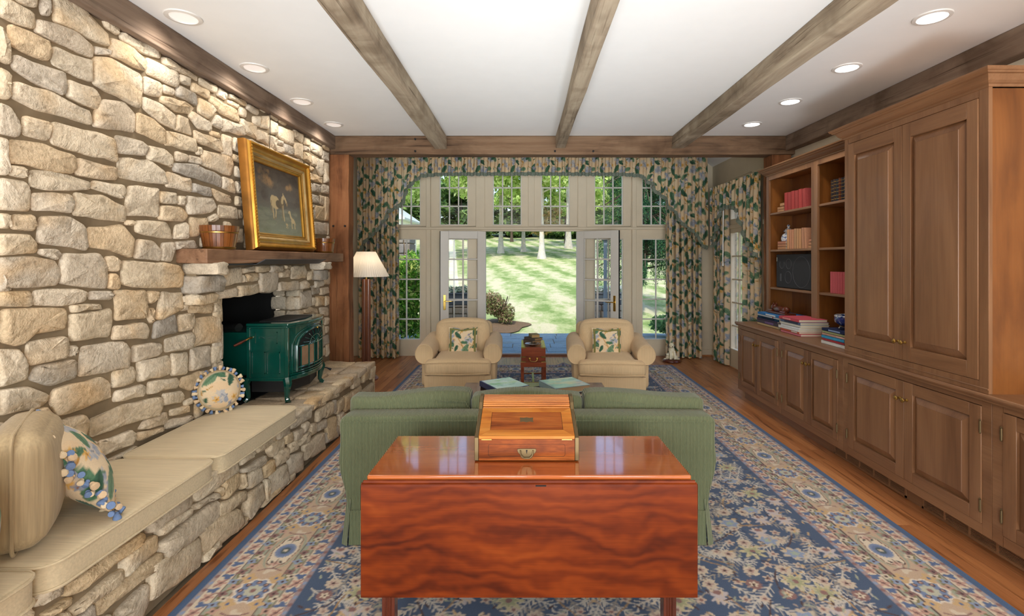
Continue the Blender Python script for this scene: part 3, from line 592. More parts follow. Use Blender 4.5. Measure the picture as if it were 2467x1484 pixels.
# the rug: 3.73 x 6.1 m, 5 mm a cell
def make_rug(w=3.73, h=6.10, q=.005):
    r = random.Random(5)
    n, m = int(w/q), int(h/q)
    cv = Canvas(n, m, rgb(62, 84, 116))
    cream, blue, lblue, dk = rgb(214, 194, 164), rgb(78, 102, 146), rgb(132, 150, 182), rgb(78, 52, 50)
    pink, olive, sage, tan, gold, mauve, navy = rgb(198, 150, 128), rgb(128, 118, 66), rgb(158, 162, 136), rgb(196, 164, 130), rgb(206, 166, 104), rgb(142, 98, 92), rgb(44, 64, 100)
    X, Y = np.meshgrid(np.arange(n)*q, np.arange(m)*q)
    e = np.minimum(np.minimum(X, w-X), np.minimum(Y, h-Y))
    for lo, hi, c in ((0, .05, rgb(60, 92, 134)), (.05, .075, rgb(170, 148, 138)), (.075, .142, cream), (.142, .147, dk), (.147, .20, sage), (.20, .205, dk),
                      (.205, .375, tan), (.375, .38, dk), (.38, .435, sage), (.435, .44, dk), (.44, .495, cream), (.495, .52, rgb(160, 136, 136))):
        cv.a[(e >= lo) & (e < hi)] = c
    # walk the four borders: s runs along the edge, d is the depth from it
    def at(side, s, d):
        return {0: (d/q, s/q), 1: ((w-d)/q, s/q), 2: (s/q, d/q), 3: (s/q, (h-d)/q)}[side]
    for side in range(4):
        L = h if side < 2 else w
        turn = math.pi/2 if side > 1 else 0
        lim = lambda s, d: d < s < L-d
        s = .02
        while s < L:
            for d, lo in ((.108, .075), (.468, .44)):
                if lim(s, lo):
                    x, y = at(side, s, d+r.uniform(-.006, .006))
                    cv.leaf(x, y, 11, 6, r.choice((.6, -.6))+turn, blue); cv.radial(x, y, 4.6, 3.2, blue, 3, .4, r.uniform(0, 6))
                if lim(s+.05, lo):
                    x, y = at(side, s+.05, d)
                    cv.radial(x, y, 4.8, 4.8, pink, 5, .3); cv.radial(x, y, 1.7, 1.7, dk)
                    cv.line([at(side, s+.02, d-.018), (x, y), at(side, s+.08, d+.02)], 1.4, mauve)
            for d in (.0625, .5075):
                if lim(s, d):
                    x, y = at(side, s, d); cv.radial(x, y, 2.2, 2.2, mauve); x, y = at(side, s+.05, d); cv.radial(x, y, 2.2, 2.2, lblue)
            s += .10
        s = .0
        while s < L:
            for d, lo in ((.174, .147), (.408, .38)):
                pts = [at(side, s+i*.01, d+.014*math.sin((s+i*.01)*2*math.pi/.16)) for i in range(17)]
                if lim(s, lo) and lim(s+.16, lo):
                    cv.line(pts, 3.0, olive)
                    for o, c in ((.02, pink), (.06, lblue), (.10, cream), (.135, mauve)):
                        x, y = at(side, s+o, d+(.012 if o in (.02, .10) else -.012))
                        cv.radial(x, y, 4.4, 3.8, c, 4, .3, r.uniform(0, 6)); cv.radial(x, y, 1.5, 1.5, dk)
            s += .16
        s = .156; k = 0
        while s < L:
            d = .29
            if lim(s, .24):
                x, y = at(side, s, d)
                lng, shr = (20, 34) if side < 2 else (34, 20)
                if k % 2 == 0:                              # cartouche
                    cv.radial(x, y, lng*.80, shr*1.02, sage, 2, .06, turn*2); cv.radial(x, y, lng*.72, shr*.93, tan)
                    n8 = 8
                    cv.radial(x, y, lng*.63, shr*.86, dk, n8, .055); cv.radial(x, y, lng*.59, shr*.82, rgb(222, 202, 172), n8, .055)
                    cv.radial(x, y, 10.0, 12.5, rgb(96, 116, 158), 24, .05); cv.radial(x, y, 10.0, 12.5, lblue, 24, .06, 0, 0, .5, .28)
                    cv.radial(x, y, 4.6, 5.8, rgb(70, 88, 92)); cv.radial(x, y, 2.2, 2.2, cream, 5, .3)
                    for sg in (-1, 1):
                        for o in (-.022, .022):
                            a, b = at(side, s+sg*.10, d+o); cv.leaf(a, b, 7, 4, .8*sg+turn, rgb(110, 120, 100)); cv.radial(a, b, 1.6, 1.6, dk)
                        a, b = at(side, s+sg*.115, d); cv.radial(a, b, 4, 4, pink, 4, .3); cv.line([(a, b), at(side, s+sg*.075, d)], 1.3, dk)
                        a, b = at(side, s+sg*.165, d); cv.radial(a, b, 5, 5, cream, 3, .4); cv.line([at(side, s+sg*.172, d-.06), at(side, s+sg*.155, d-.02), at(side, s+sg*.155, d+.02), at(side, s+sg*.172, d+.06)], 1.6, mauve)
                else:                                       # rosette
                    cv.radial(x, y, 17, 17, rgb(222, 206, 184), 10, .08); cv.radial(x, y, 14.5, 14.5, rgb(110, 130, 168), 10, .10)
                    cv.radial(x, y, 7.5, 7.5, rgb(186, 184, 158), 8, .12); cv.radial(x, y, 2.8, 2.8, mauve)
                    for j in range(8):
                        a = j*math.pi/4
                        cv.radial(x+11.6*math.cos(a), y+11.6*math.sin(a), 2.6, 2.6, dk); cv.radial(x+11.6*math.cos(a), y+11.6*math.sin(a), 1.3, 1.3, pink)
                    for sg in (-1, 1):
                        for o in (-.065, .065):
                            a, b = at(side, s+sg*.09, d+o); cv.radial(a, b, 6, 6, gold, 4, .3); cv.radial(a, b, 2, 2, blue)
            s += .32; k += 1
    # the field, mirrored about its long axis
    x0, x1, y0, y1 = .525/q, (w-.525)/q, .525/q, (h-.525)/q
    mid = n/2
    ins = lambda x, y, b=6: x0+b < x < x1-b and y0+b < y < y1-b
    vein = rgb(196, 186, 172)
    def both(f, x, y, *a):
        f(x, y, 1, *a); f(2*mid-x, y, -1, *a)
    def branch(x, y, sg, ang, L, w0, c):
        pts = [(x, y)]; a = ang
        for i in range(int(L/6)):
            a += r.uniform(-.22, .22)
            px, py = pts[-1]; pts.append((px+6*math.cos(a), py+6*math.sin(a)))
            if not ins(*pts[-1]): break
        q2 = [(p if sg > 0 else (2*mid-p[0], p[1])) for p in pts]
        return pts, q2
    def feather(x, y, ang, L, c):
        pts, _ = branch(x, y, 1, ang, L, 3, c)
        for sg in (1, -1):
            tr = lambda p: p if sg > 0 else (2*mid-p[0], p[1])
            cv.line([tr(p) for p in pts], 1.7, c)
            for i in range(1, len(pts)-1):
                for o in (-.75, .75):
                    a = math.atan2(pts[i+1][1]-pts[i][1], pts[i+1][0]-pts[i][0])+o
                    L2 = 9-abs(i-len(pts)/2)*.3
                    e2 = (pts[i][0]+L2*math.cos(a), pts[i][1]+L2*math.sin(a))
                    if ins(*e2, 3): cv.line([tr(pts[i]), tr(e2)], 1.35, c)
    def fl(x, y, kind):
        for sg in (1, -1):
            X = x if sg > 0 else 2*mid-x
            if kind == 0: cv.radial(X, y, 7.4, 7.4, rgb(200, 180, 154), 9, .13); cv.radial(X, y, 3.4, 3.4, rgb(176, 140, 128), 5, .3); cv.radial(X, y, 1.6, 1.6, dk)
            elif kind == 1: cv.radial(X, y, 7.2, 7.2, mauve, 12, .08); cv.radial(X, y, 3.4, 3.4, cream, 5, .35); cv.radial(X, y, 1.3, 1.3, dk)
            elif kind == 2: cv.radial(X, y, 11, 11, rgb(196, 182, 136), 8, .34); cv.radial(X, y, 7, 7, rgb(164, 164, 118), 8, .25); cv.radial(X, y, 3, 3, mauve)
            elif kind == 3:
                for j in range(5): cv.leaf(X+sg*0, y, 24, 8, -1.57+(j-2)*.5, rgb(206, 180, 150) if j % 2 else rgb(190, 176, 176))
                cv.radial(X, y+6, 4, 3, mauve)
            elif kind == 4: cv.radial(X, y, 12, 10, rgb(196, 178, 152), 7, .2, .4); cv.radial(X, y, 9, 7, lblue, 6, .2); cv.radial(X, y, 4, 3.4, rgb(158, 172, 150), 5, .3)
            else: cv.radial(X, y, 4.4, 4.4, rgb(198, 172, 150), 5, .3); cv.radial(X, y, 1.8, 1.8, mauve)
    ny = int((y1-y0)/30)
    for j in range(ny+1):
        for i in range(10):
            feather(x0+10+i*30+r.uniform(-8, 8), y0+j*30+r.uniform(-10, 10), r.choice((-2.1, -1.0, -2.5, -.7)), r.uniform(44, 74), vein if (i+j) % 3 else rgb(150, 140, 128))
    ny = int((y1-y0)/44)
    for j in range(ny+8):
        for i in range(8):
            x, y = x0+8+i*36+r.uniform(-9, 9), y0+j*38+r.uniform(-9, 9)
            if ins(x, y, 10):
                pts, _ = branch(x, y, 1, r.uniform(0, 6.28), 42, 2, gold)
                for sg in (1, -1): cv.line([(p if sg > 0 else (2*mid-p[0], p[1])) for p in pts], 1.6, rgb(168, 128, 76) if (i+j) % 2 else dk)
    for j in range(ny*2):
        for i in range(13):
            x, y = x0+6+i*21+r.uniform(-6, 6), y0+j*22+r.uniform(-6, 6)
            if x < mid+4 and ins(x, y, 9): fl(x, y, r.choice((0, 0, 1, 5, 5, 5, 3, 4, 2, 0, 5)))
    for k in range(1900):
        x, y = r.uniform(x0, mid), r.uniform(y0, y1)
        if ins(x, y, 4):
            c = r.choice((cream, rgb(174, 150, 132), sage, gold, dk, navy)); a = r.uniform(0, 6.28)
            cv.leaf(x, y, r.uniform(5, 10), 3.4, a, c); cv.leaf(2*mid-x, y, r.uniform(5, 10), 3.4, math.pi-a, c)
    return cv
# ------------------------------------------------------------------ the room
def holed(a0, a1, z0, z1, holes):
    # rectangles (a0,a1,z0,z1) that cover the area outside the holes
    xs = sorted({a0, a1} | {h[0] for h in holes} | {h[1] for h in holes})
    out = []
    for l, r in zip(xs[:-1], xs[1:]):
        z = z0
        for h in sorted([h for h in holes if h[0] < r-1e-6 and h[1] > l+1e-6], key=lambda h: h[2]):
            if h[2] > z+1e-6: out.append((l, r, z, h[2]))
            z = max(z, h[3])
        if z < z1-1e-6: out.append((l, r, z, z1))
    return out

WX0, WX1 = -2.95, 3.05            # side walls of the window bay
CEIL = 2.945
struct('ceiling', MB().box(-2.36, 3.2, -3.2, 5.62, CEIL, CEIL+.12), M['ceiling'])
cv = [(WX0, 3.05), (WX0+.62, 3.50), (WX1-.60, 3.50), (WX1, 3.05), (WX1+.12, 3.05), (WX1-.55, 3.62), (WX0+.57, 3.62), (WX0-.12, 3.05)]
struct('ceiling_bay', MB().prism(cv, 5.62, 8.3), M['ceiling'])
struct('wall_above_beam', MB().box(WX0-.12, WX1+.12, 5.60, 5.76, CEIL, 3.56), M['creamwall'])
struct('wall_bay_left', MB().box(WX0-.15, WX0, 5.62, 8.2, 0, 3.1), M['creamwall'])
struct('wall_bay_return', MB().box(WX0-.15, -2.2, 5.60, 5.78, 0, 3.1), M['creamwall'])
# right wall, with the garden door in the bay
D3 = (6.36, 7.46)
m = MB()
for a, b, z, y in holed(-3.2, 8.2, 0, 3.1, [(D3[0], D3[1], 0, 2.62)]): m.box(WX1, WX1+.15, a, b, z, y)
struct('wall_right', m, M['creamwall'])
m = MB()
for a, b, z, y in holed(-2.36, 3.2, 0, CEIL, [(-2.0, 0.0, .5, 2.55), (.8, 2.8, .5, 2.55)]): m.box(a, b, -3.32, -3.2, z, y)
struct('wall_back', m, M['creamwall'])
m = MB()
for x0, x1 in ((-2.0, 0.0), (.8, 2.8)):
    m.box(x0, x0+.06, -3.3, -3.22, .5, 2.55).box(x1-.06, x1, -3.3, -3.22, .5, 2.55).box(x0, x1, -3.3, -3.22, .5, .56).box(x0, x1, -3.3, -3.22, 2.49, 2.55).box((x0+x1)/2-.02, (x0+x1)/2+.02, -3.28, -3.24, .5, 2.55)
struct('trim_back', m, M['cream'])
# oak floor: slab and strips
struct('floor', MB().box(-2.95, 3.1, -3.3, 8.12, -.12, -.02), M['mortar'])
fl = bpy.data.objects['floor']
rp = random.Random(2); x = -2.94
while x < 3.04:
    y0 = -3.0 if False else .35
    if x < -1.66: y0 = 5.46
    if x > 2.44: y0 = 5.66
    y = y0-rp.uniform(0, .9) if y0 < 1 else y0
    while y < 8.02:
        L = rp.uniform(1.1, 2.6); e = min(8.05, y+L)
        if 8.05-e < .25: e = 8.05
        mb = MB().box(-.0408, .0408, -(e-y)/2+.0009, (e-y)/2-.0009, -.02, 0)
        obj('plank', mb.mesh('plank', M['oak'], bev=.0007), fl, loc=(x+.0413, (y+e)/2, 0))
        y = e
    x += .0826
struct('floor_near', MB().box(-2.2, 3.05, -3.2, .2, -.02, 0), M['oak'])

# ceiling beams
def beam(name, x0, x1, y0, y1, z0, z1, mat, seg=14, jit=.006, axis='y', seed=1):
    r = random.Random(seed); V = []; Fc = []
    a0, a1 = (y0, y1) if axis == 'y' else ((x0, x1) if axis == 'x' else (z0, z1))
    for i in range(seg+1):
        t = a0+(a1-a0)*i/seg
        j = lambda: r.uniform(-jit, jit)
        if axis == 'y': ring = [(x0+j(), t, z0+j()), (x1+j(), t, z0+j()), (x1+j(), t, z1), (x0+j(), t, z1)]
        elif axis == 'x': ring = [(t, y0+j(), z0+j()), (t, y1+j(), z0+j()), (t, y1+j(), z1), (t, y0+j(), z1)]
        else: ring = [(x0+j(), y0+j(), t), (x1+j(), y0+j(), t), (x1+j(), y1+j(), t), (x0+j(), y1+j(), t)]
        V += ring
    for i in range(seg):
        for k in range(4):
            l = (k+1) % 4; Fc.append((i*4+k, i*4+l, i*4+4+l, i*4+4+k))
    Fc += [(3, 2, 1, 0), tuple(seg*4+k for k in range(4))]
    mb = MB().add(V, Fc)
    c = ((x0+x1)/2, (y0+y1)/2, (z0+z1)/2)
    me = mb.mesh(name, mat, bev=.008, off=c)
    bm = bmesh.new(); bm.from_mesh(me); bmesh.ops.recalc_face_normals(bm, faces=bm.faces); bm.to_mesh(me); bm.free()
    return obj(name, me, None, loc=c, kind='structure')
beam('ceiling_beam', -1.0, -.865, -3.2, 5.60, 2.80, CEIL, M['beam'], seed=3)
beam('ceiling_beam', .36, .465, -3.2, 5.60, 2.80, CEIL, M['beam'], seed=4)
beam('ceiling_beam', 1.665, 1.80, -3.2, 5.60, 2.80, CEIL, M['beam'], seed=5)
beam('wall_beam_left', -2.23, -2.118, -3.2, 5.60, 2.79, CEIL, M['beamdark'], seed=6)
beam('wall_beam_right', 2.944, 3.05, -3.2, 5.60, 2.777, CEIL, M['beamdark'], seed=7)
beam('crossbeam', -2.30, 3.05, 5.60, 5.775, 2.735, CEIL, M['beamx'], axis='x', seed=8, seg=24, jit=.004)
pl_ = beam('post_left', -2.19, -1.969, 5.60, 5.765, 0.0, 2.735, M['postz'], axis='z', seed=9)
beam('post_right', 2.79, 3.01, 5.60, 5.80, 0.0, 2.735, M['postz'], axis='z', seed=10)
# wooden pegs of the frame
for px, pz in ((-2.14, 1.93), (-2.01, 1.93)):
    part('peg', MB().lathe([(0, -.012), (.011, -.010), (.011, .02)], (px, 5.598, pz), 10, 'y'), M['soot'], pl_)
cb = bpy.data.objects['crossbeam']
for px, pz in ((-1.22, 2.905), (-1.22, 2.77), (.35, 2.77), (.78, 2.77)):
    part('peg', MB().lathe([(0, -.012), (.011, -.010), (.011, .02)], (px, 5.594, pz), 10, 'y'), M['soot'], cb)

# recessed lights
M['lens'] = emit('lamp_lens', (1, .96, .90, 1), 9.0)
M['trimwhite'] = plain('white_metal_trim', C(226, 222, 216), .4)
def downlight(x, y, right, label):
    t = thing('recessed_light', label, 'ceiling light', (x, y, CEIL), group='recessed ceiling lights')
    part('trim_ring', MB().lathe([(.070, -.002), (.074, -.009), (.094, -.006), (.097, 0), (.07, .0)], (x, y, CEIL), 32), M['trimwhite'], t, True)
    part('reflector', MB().lathe([(.0705, -.003), (.062, -.0035), (.05, -.004), (.0, -.004)] if right else [(.0705, -.003), (.058, -.0026), (.044, -.0022), (.0, -.0022)], (x, y, CEIL), 32), M['lens'] if right else M['lens2'], t, True)
    return t
M['lens2'] = emit('lamp_reflector', (1, .84, .74, 1), .35)
LY = (2.86, 3.615, 4.385, 5.12)
ordn = ('nearest', 'second', 'third', 'farthest')
for i, y in enumerate(LY):
    downlight(-1.955, y, False, f'round recessed ceiling light beside the stone wall beam, {ordn[i]} of the four')
    downlight(2.345, y, True, f'bright round recessed ceiling light above the cabinets, {ordn[i]} of the four')
for i, y in enumerate((-1.8, -.6, .6, 1.75)+LY):  # near lamps without a fixture are unseen, added to brighten the room
    light('downlight_left', 'SPOT', (-1.955, y, CEIL-.02), (0, R(14), 0), 13, (1, .94, .86), spot_size=R(140), spot_blend=.8, shadow_soft_size=.07)
    light('downlight_right', 'SPOT', (2.345, y, CEIL-.02), (0, R(-6), 0), 16, (1, .94, .86), spot_size=R(140), spot_blend=.8, shadow_soft_size=.07)

# ------------------------------------------------------------------ window wall (its middle at X = .12)
WC, WY, K = .12, 8.05, .006708
gw = .463; z0t, z1t = 2.11, 3.03
TC = [-2.024, -1.254, -.39, .39, 1.254, 2.024]
PC = [-2.024, -1.254, 1.254, 2.024]
holes = [(WC+c-gw/2, WC+c+gw/2, z0t, z1t) for c in TC]+[(WC+c-gw/2, WC+c+gw/2, .255, 1.89) for c in PC]+[(WC-.738, WC+.738, 0, 2.013)]
m = MB()
for a, b, z, y in holed(WX0, WX1, 0, 3.56, holes): m.box(a, b, WY, WY+.12, z, y)
struct('wall_front', m, M['cream'])
m = MB()                                                   # mullions, head and sash beads that stand proud of the wall
for u in (-1.66, 1.66): m.box(WC+u-.035, WC+u+.035, WY-.03, WY, 0, 3.3)
for u in (-.822, .822): m.box(WC+u-.07, WC+u+.07, WY-.022, WY, 2.03, 3.3)
m.box(WC-.05, WC+.05, WY-.022, WY, 2.09, 3.3)
m.box(WC-2.55, WC+2.55, WY-.045, WY, 2.035, 2.075)
struct('trim_1', m, M['cream'], bev=.006)
m = MB()
for c in TC:
    for (p, q) in ((gw/2+.125, gw/2+.137),):
        a0, a1 = WC+c-p, WC+c+p
        m.box(a0-.012, a0, WY-.012, WY, z0t-.02, z1t+.1).box(a1, a1+.012, WY-.012, WY, z0t-.02, z1t+.1).box(a0, a1, WY-.012, WY, z0t-.032, z0t-.02)
for c in PC:
    p = gw/2+.128; a0, a1 = WC+c-p, WC+c+p
    m.box(a0-.008, a0, WY-.008, WY, .02, 2.03).box(a1, a1+.008, WY-.008, WY, .02, 2.03)
struct('trim_2', m, M['cream'], bev=.003)
struct('trim_3', MB().box(WC-.78, WC+.78, 7.985, 8.14, -.015, .022).box(WC-.78, WC+.78, 8.0, 8.10, .022, .032), plain('threshold_oak', C(150, 100, 66), .5), bev=.006)
struct('baseboard_front', MB().box(2.32, WX1, WY-.018, WY, 0, .105).box(WX0, -2.1, WY-.018, WY, 0, .105), M['cream'], bev=.005)
struct('baseboard_right', MB().box(WX1-.018, WX1, 7.50, WY, 0, .105), M['cream'], bev=.005)
struct('trim_4', MB().box(2.32, WX1-.018, WY-.034, WY-.018, 0, .02).box(WX1-.034, WX1-.018, 7.5, WY-.02, 0, .02), M['oak'])

def glazing(root, u0, u1, z0, z1, cols, rows, y, mat, bar=.02, dep=.03, xf=None, local=False):
    # muntins and panes in the x-z plane at depth y; each bar and each pane a part of root
    xf = xf or (lambda mb: mb)
    dw, dz = (u1-u0)/cols, (z1-z0)/rows
    for i in range(1, cols):
        part('muntin', xf(MB().box(u0+dw*i-bar/2, u0+dw*i+bar/2, y, y+dep, z0, z1)), mat, root, bev=.004, world=not local)
    for j in range(1, rows):
        part('muntin', xf(MB().box(u0, u1, y, y+dep, z0+dz*j-bar/2, z0+dz*j+bar/2)), mat, root, bev=.004, world=not local)
    for i in range(cols):
        for j in range(rows):
            part('pane', xf(MB().box(u0+dw*i+bar/2-.002, u0+dw*(i+1)-bar/2+.002, y+dep*.45, y+dep*.45+.003, z0+dz*j+bar/2-.002, z0+dz*(j+1)-bar/2+.002)), M['glass'], root, world=not local)

n = 1
for c in TC:
    a0, a1 = WC+c-gw/2, WC+c+gw/2
    f = MB().box(a0-.001, a0+.014, WY+.02, WY+.07, z0t, z1t).box(a1-.014, a1+.001, WY+.02, WY+.07, z0t, z1t).box(a0, a1, WY+.01, WY+.07, z0t, z0t+.014).box(a0, a1, WY+.02, WY+.07, z1t-.014, z1t)
    w = struct(f'window_{n}', f, M['doorwhite'], bev=.003); n += 1
    glazing(w, a0+.010, a1-.010, z0t+.010, z1t-.010, 3, 3, WY+.03, M['doorwhite'])
for c in PC:
    a0, a1 = WC+c-gw/2, WC+c+gw/2
    f = MB().box(a0-.001, a0+.014, WY+.02, WY+.07, .255, 1.89).box(a1-.014, a1+.001, WY+.02, WY+.07, .255, 1.89).box(a0, a1, WY+.01, WY+.07, .255, .269).box(a0, a1, WY+.02, WY+.07, 1.876, 1.89)
    w = struct(f'window_{n}', f, M['doorwhite'], bev=.003); n += 1
    glazing(w, a0+.010, a1-.010, .265, 1.88, 2, 5, WY+.03, M['doorwhite'])

def door_leaf(name, hx, dirx, diry, side):
    ang = math.atan2(diry, dirx); Wd = .72
    f = MB().box(0, .13, -.022, .022, .035, 2.005).box(Wd-.13, Wd, -.022, .022, .035, 2.005).box(.13, Wd-.13, -.022, .022, 1.885, 2.005).box(.13, Wd-.13, -.022, .022, .035, .26)
    o = obj(name, f.mesh(name, M['doorwhite'], bev=.004), None, loc=(hx, WY-.03, 0), rot=(0, 0, ang), kind='structure')
    glazing(o, .13, Wd-.13, .26, 1.885, 2, 5, -.015, M['doorwhite'], bar=.024, local=True)
    part('weatherstrip', MB().box(Wd, Wd+.006, -.018, .018, .04, 2.003), M['soot'], o, world=False)
    s = 1 if side > 0 else -1                              # the face towards the room
    hp = MB().box(Wd-.085, Wd-.045, s*.022, s*.030, .76, 1.0)
    part('handle_plate', hp, M['brightbrass'], o, bev=.003, world=False)
    part('door_handle', MB().tube([(Wd-.065, s*.028, .90), (Wd-.065, s*.07, .90), (Wd-.10, s*.078, .90), (Wd-.19, s*.078, .898)], [.009, .009, .008, .006], 8), M['brightbrass'], o, True, world=False)
    return o
door_leaf('door_1', WC-.738, -.70, -.17, 1)
door_leaf('door_2', WC+.738, .60, -.40, -1)
# garden door in the right wall of the bay
f = MB()
for a, b, z, y in holed(D3[0]-.10, D3[1]+.10, 0, 2.72, [(6.61, 7.27, .26, 1.94), (6.61, 7.27, 2.14, 2.55)]): f.box(WX1-.03, WX1+.03, a, b, z, y)
f.box(WX1-.045, WX1, D3[0]-.1, D3[1]+.1, 2.0, 2.06)
d3 = struct('door_3', f, M['cream'], bev=.004)
rotm = lambda mb: mb.xform(Matrix(((0, 1, 0, 0), (1, 0, 0, 0), (0, 0, 1, 0), (0, 0, 0, 1))))
glazing(d3, 6.61, 7.27, .26, 1.94, 3, 5, WX1-.012, M['cream'], xf=rotm)
glazing(d3, 6.61, 7.27, 2.14, 2.55, 3, 1, WX1-.012, M['cream'], xf=rotm)
# ------------------------------------------------------------------ garden
def gz(y, x=0):
    t = np.maximum(np.asarray(y, float)-11.0, 0)
    return -.16+.056*t+.00035*t*t
def lawnmat():
    k = NT('mown_lawn')
    tc = k.n('TexCoord').outputs['Object']
    warp = k.noise(k.n('Mapping', {'Vector': tc, 'Scale': (.06, .05, 0)}).outputs[0], 1.0, 2)
    sep = k.n('SeparateXYZ', {0: tc})
    xx = k.math('ADD', k.math('ADD', sep.outputs[0], k.math('MULTIPLY', sep.outputs[1], .16)), k.math('MULTIPLY', warp, 4.0))
    st = k.math('SINE', k.math('MULTIPLY', xx, 3.3))
    n = k.noise(k.n('Mapping', {'Vector': tc, 'Scale': (1.2, .55, 1)}).outputs[0], 1.5, 5, .7)
    fac = k.math('ADD', k.math('MULTIPLY', st, .10), n)
    c = k.ramp(fac, [(.34, C(116, 140, 80)), (.50, C(162, 172, 122)), (.62, C(192, 186, 156))])
    f = k.noise(tc, 22, 3, .7)
    c = k.mix(.6, c, k.ramp(f, [(.3, (.70, .74, .62, 1)), (.7, (1.16, 1.14, 1.1, 1))]), 'MULTIPLY')
    k.p(Base_Color=c, Roughness=.95, Specular_IOR_Level=.1)
    k.bump(f, .5, .05)
    return k.m
M['lawn'] = lawnmat()
ys = np.concatenate([np.linspace(10.9, 30, 60), np.linspace(31, 110, 60)]); xs = np.linspace(-60, 60, 61)
XX, YY = np.meshgrid(xs, ys, indexing='ij')
rn = np.random.RandomState(1)
ZZ = gz(YY)+.05*np.sin(XX*.3+YY*.17)*np.clip((YY-12)/8, 0, 1)
V = np.stack([XX, YY, ZZ], -1).reshape(-1, 3)
obj('lawn', mesh_np('lawn', V, grid_faces(61, 120, flip=True), M['lawn']), None, kind='stuff', label='sloping mown lawn with pale stripes beyond the open doors', category='lawn')
M['mulch'] = stonemat('bark_mulch', [C(110, 92, 72), C(124, 104, 82)], .95, 4)
pt = []
for i in range(28):
    a = 2*math.pi*i/28; pt.append((-.70+.80*math.cos(a)*(1+.14*math.sin(3*a)+.07*math.sin(7*a)), 12.2+.9*math.sin(a)*(1+.1*math.sin(5*a))))
mb = MB(); z = lambda y: float(gz(y))+.02
mb.add([(-.66, 12.2, z(12.2)+.03)]+[(x, max(y, 11.1), z(y)+.005) for x, y in pt], [(0, i+1, (i+1) % 28+1) for i in range(28)])
obj('mulch_bed', mb.mesh('mulch_bed', M['mulch']), None, kind='stuff', label='brown bark mulch bed around the reddish shrub', category='mulch')
# bluestone terrace
pt = thing('terrace', 'blue-grey flagstone terrace outside the open French doors', 'terrace', (0, 9.5, -.05))
part('bed', MB().box(-5.6, 6.2, 8.17, 10.9, -.30, -.062), M['mortar'], pt)
rp = random.Random(8); y = 8.19
for hgt in (.52, .36, .44, .56, .40, .38):
    x = -5.5+rp.uniform(-.6, 0)
    while x < 6.1:
        w = rp.uniform(.55, 1.25)
        if -4.6 < x < 5.4:
            mb = MB().box(-w/2+.006, w/2-.006, -hgt/2+.006, hgt/2-.006, -.02, rp.uniform(-.002, .003))
            obj('flagstone', mb.mesh('flagstone', M['bluestone'], bev=.006), pt, loc=(x+w/2, y+hgt/2-9.5, -.0))
        x += w
    y += hgt

# leaves: clouds of small folded quads
def leaf_cloud(name, blobs, n, size, cols, seed, mat, droop=0.0, shell=.55):
    r = np.random.RandomState(seed)
    B = np.array(blobs, float)                              # x y z rx ry rz
    wv = (B[:, 3]*B[:, 4]*B[:, 5])**.67
    pick = r.choice(len(B), n, p=wv/wv.sum())
    d = r.normal(size=(n, 3)); d /= np.linalg.norm(d, axis=1)[:, None]
    rad = shell+(1-shell)*r.rand(n)**.6
    c = B[pick, :3]+d*rad[:, None]*B[pick, 3:6]
    a = r.normal(size=(n, 3)); a[:, 2] -= droop; a /= np.linalg.norm(a, axis=1)[:, None]
    b = np.cross(a, r.normal(size=(n, 3))); b /= np.linalg.norm(b, axis=1)[:, None]
    s = size*(.6+.8*r.rand(n))[:, None]
    V = np.stack([c-a*s, c+b*s*.45, c+a*s, c-b*s*.45], 1).reshape(-1, 3)
    Q = np.arange(4*n).reshape(-1, 4)
    cc = np.array([rgb(*q) for q in cols])
    col = cc[r.choice(len(cc), n)]*(.75+.5*r.rand(n))[:, None]
    return mesh_np(name, V, Q, mat, np.repeat(col, 4, 0), smooth=False)
M['leaf'] = colmat('leaves', .7, trans=.45)
M['bark'] = stonemat('pale_bark', [C(200, 196, 188), C(178, 174, 166)], .95, .6)
M['barkdark'] = stonemat('dark_bark', [C(76, 66, 58), C(90, 80, 70)], .95, .6)
def trunk_mb(h, r0, r1, seed, flare=1.7, lean=.0):
    rr = random.Random(seed); P = []; rad = []
    for i in range(11):
        t = i/10; P.append((lean*t*h+rr.uniform(-.03, .03)*t*3, rr.uniform(-.05, .05)*t*2, h*t)); rad.append((r0+(r1-r0)*t)*(1+(flare-1)*math.exp(-t*14)))
    mb = MB().tube(P, rad, 12)
    for i in range(7):
        t = rr.uniform(.42, .95); a = rr.uniform(0, 6.28); L = rr.uniform(1.2, 3.0); b = Vector((lean*t*h, 0, h*t))
        e = b+Vector((math.cos(a)*L, math.sin(a)*L, rr.uniform(.2, 1.5)))
        mb.tube([b, (b+e)/2+Vector((0, 0, .2)), e], [r1*.8, r1*.5, r1*.2], 6)
    return mb
def crown_blobs(R0, zc, hz, n, seed):
    r = random.Random(seed); out = []
    for i in range(n):
        a = r.uniform(0, 6.28); d = R0*math.sqrt(r.random())*.85; t = r.uniform(-1, 1)
        k = R0*r.uniform(.22, .42)
        out.append((d*math.cos(a), d*math.sin(a), zc+t*hz*.8, k, k, k*.7))
    return out
GREEN = [(176, 200, 112), (204, 220, 140), (222, 230, 170), (150, 182, 92)]
AUT = [(170, 150, 90), (192, 160, 104), (150, 152, 84), (186, 172, 120)]
def tree(x, y, h, r0, cr, zc, hz, n, cols, seed, label, size=.24, bark='bark', flare=1.7):
    z = float(gz(y))-.1
    t = thing('tree', label, 'tree', (x, y, z), group=None)
    part('trunk', trunk_mb(h, r0, r0*.5, seed, flare), M[bark], t, True, world=False)
    o = obj('crown', leaf_cloud('crown', crown_blobs(cr, zc, hz, 16, seed), n, size, cols, seed, M['leaf']), t, kind='stuff')
    return t
tree(1.36, 38, 9, .19, 4.6, 7.0, 2.6, 7000, GREEN, 1, 'tree with a flared pale trunk straight ahead on the lawn', flare=2.1)
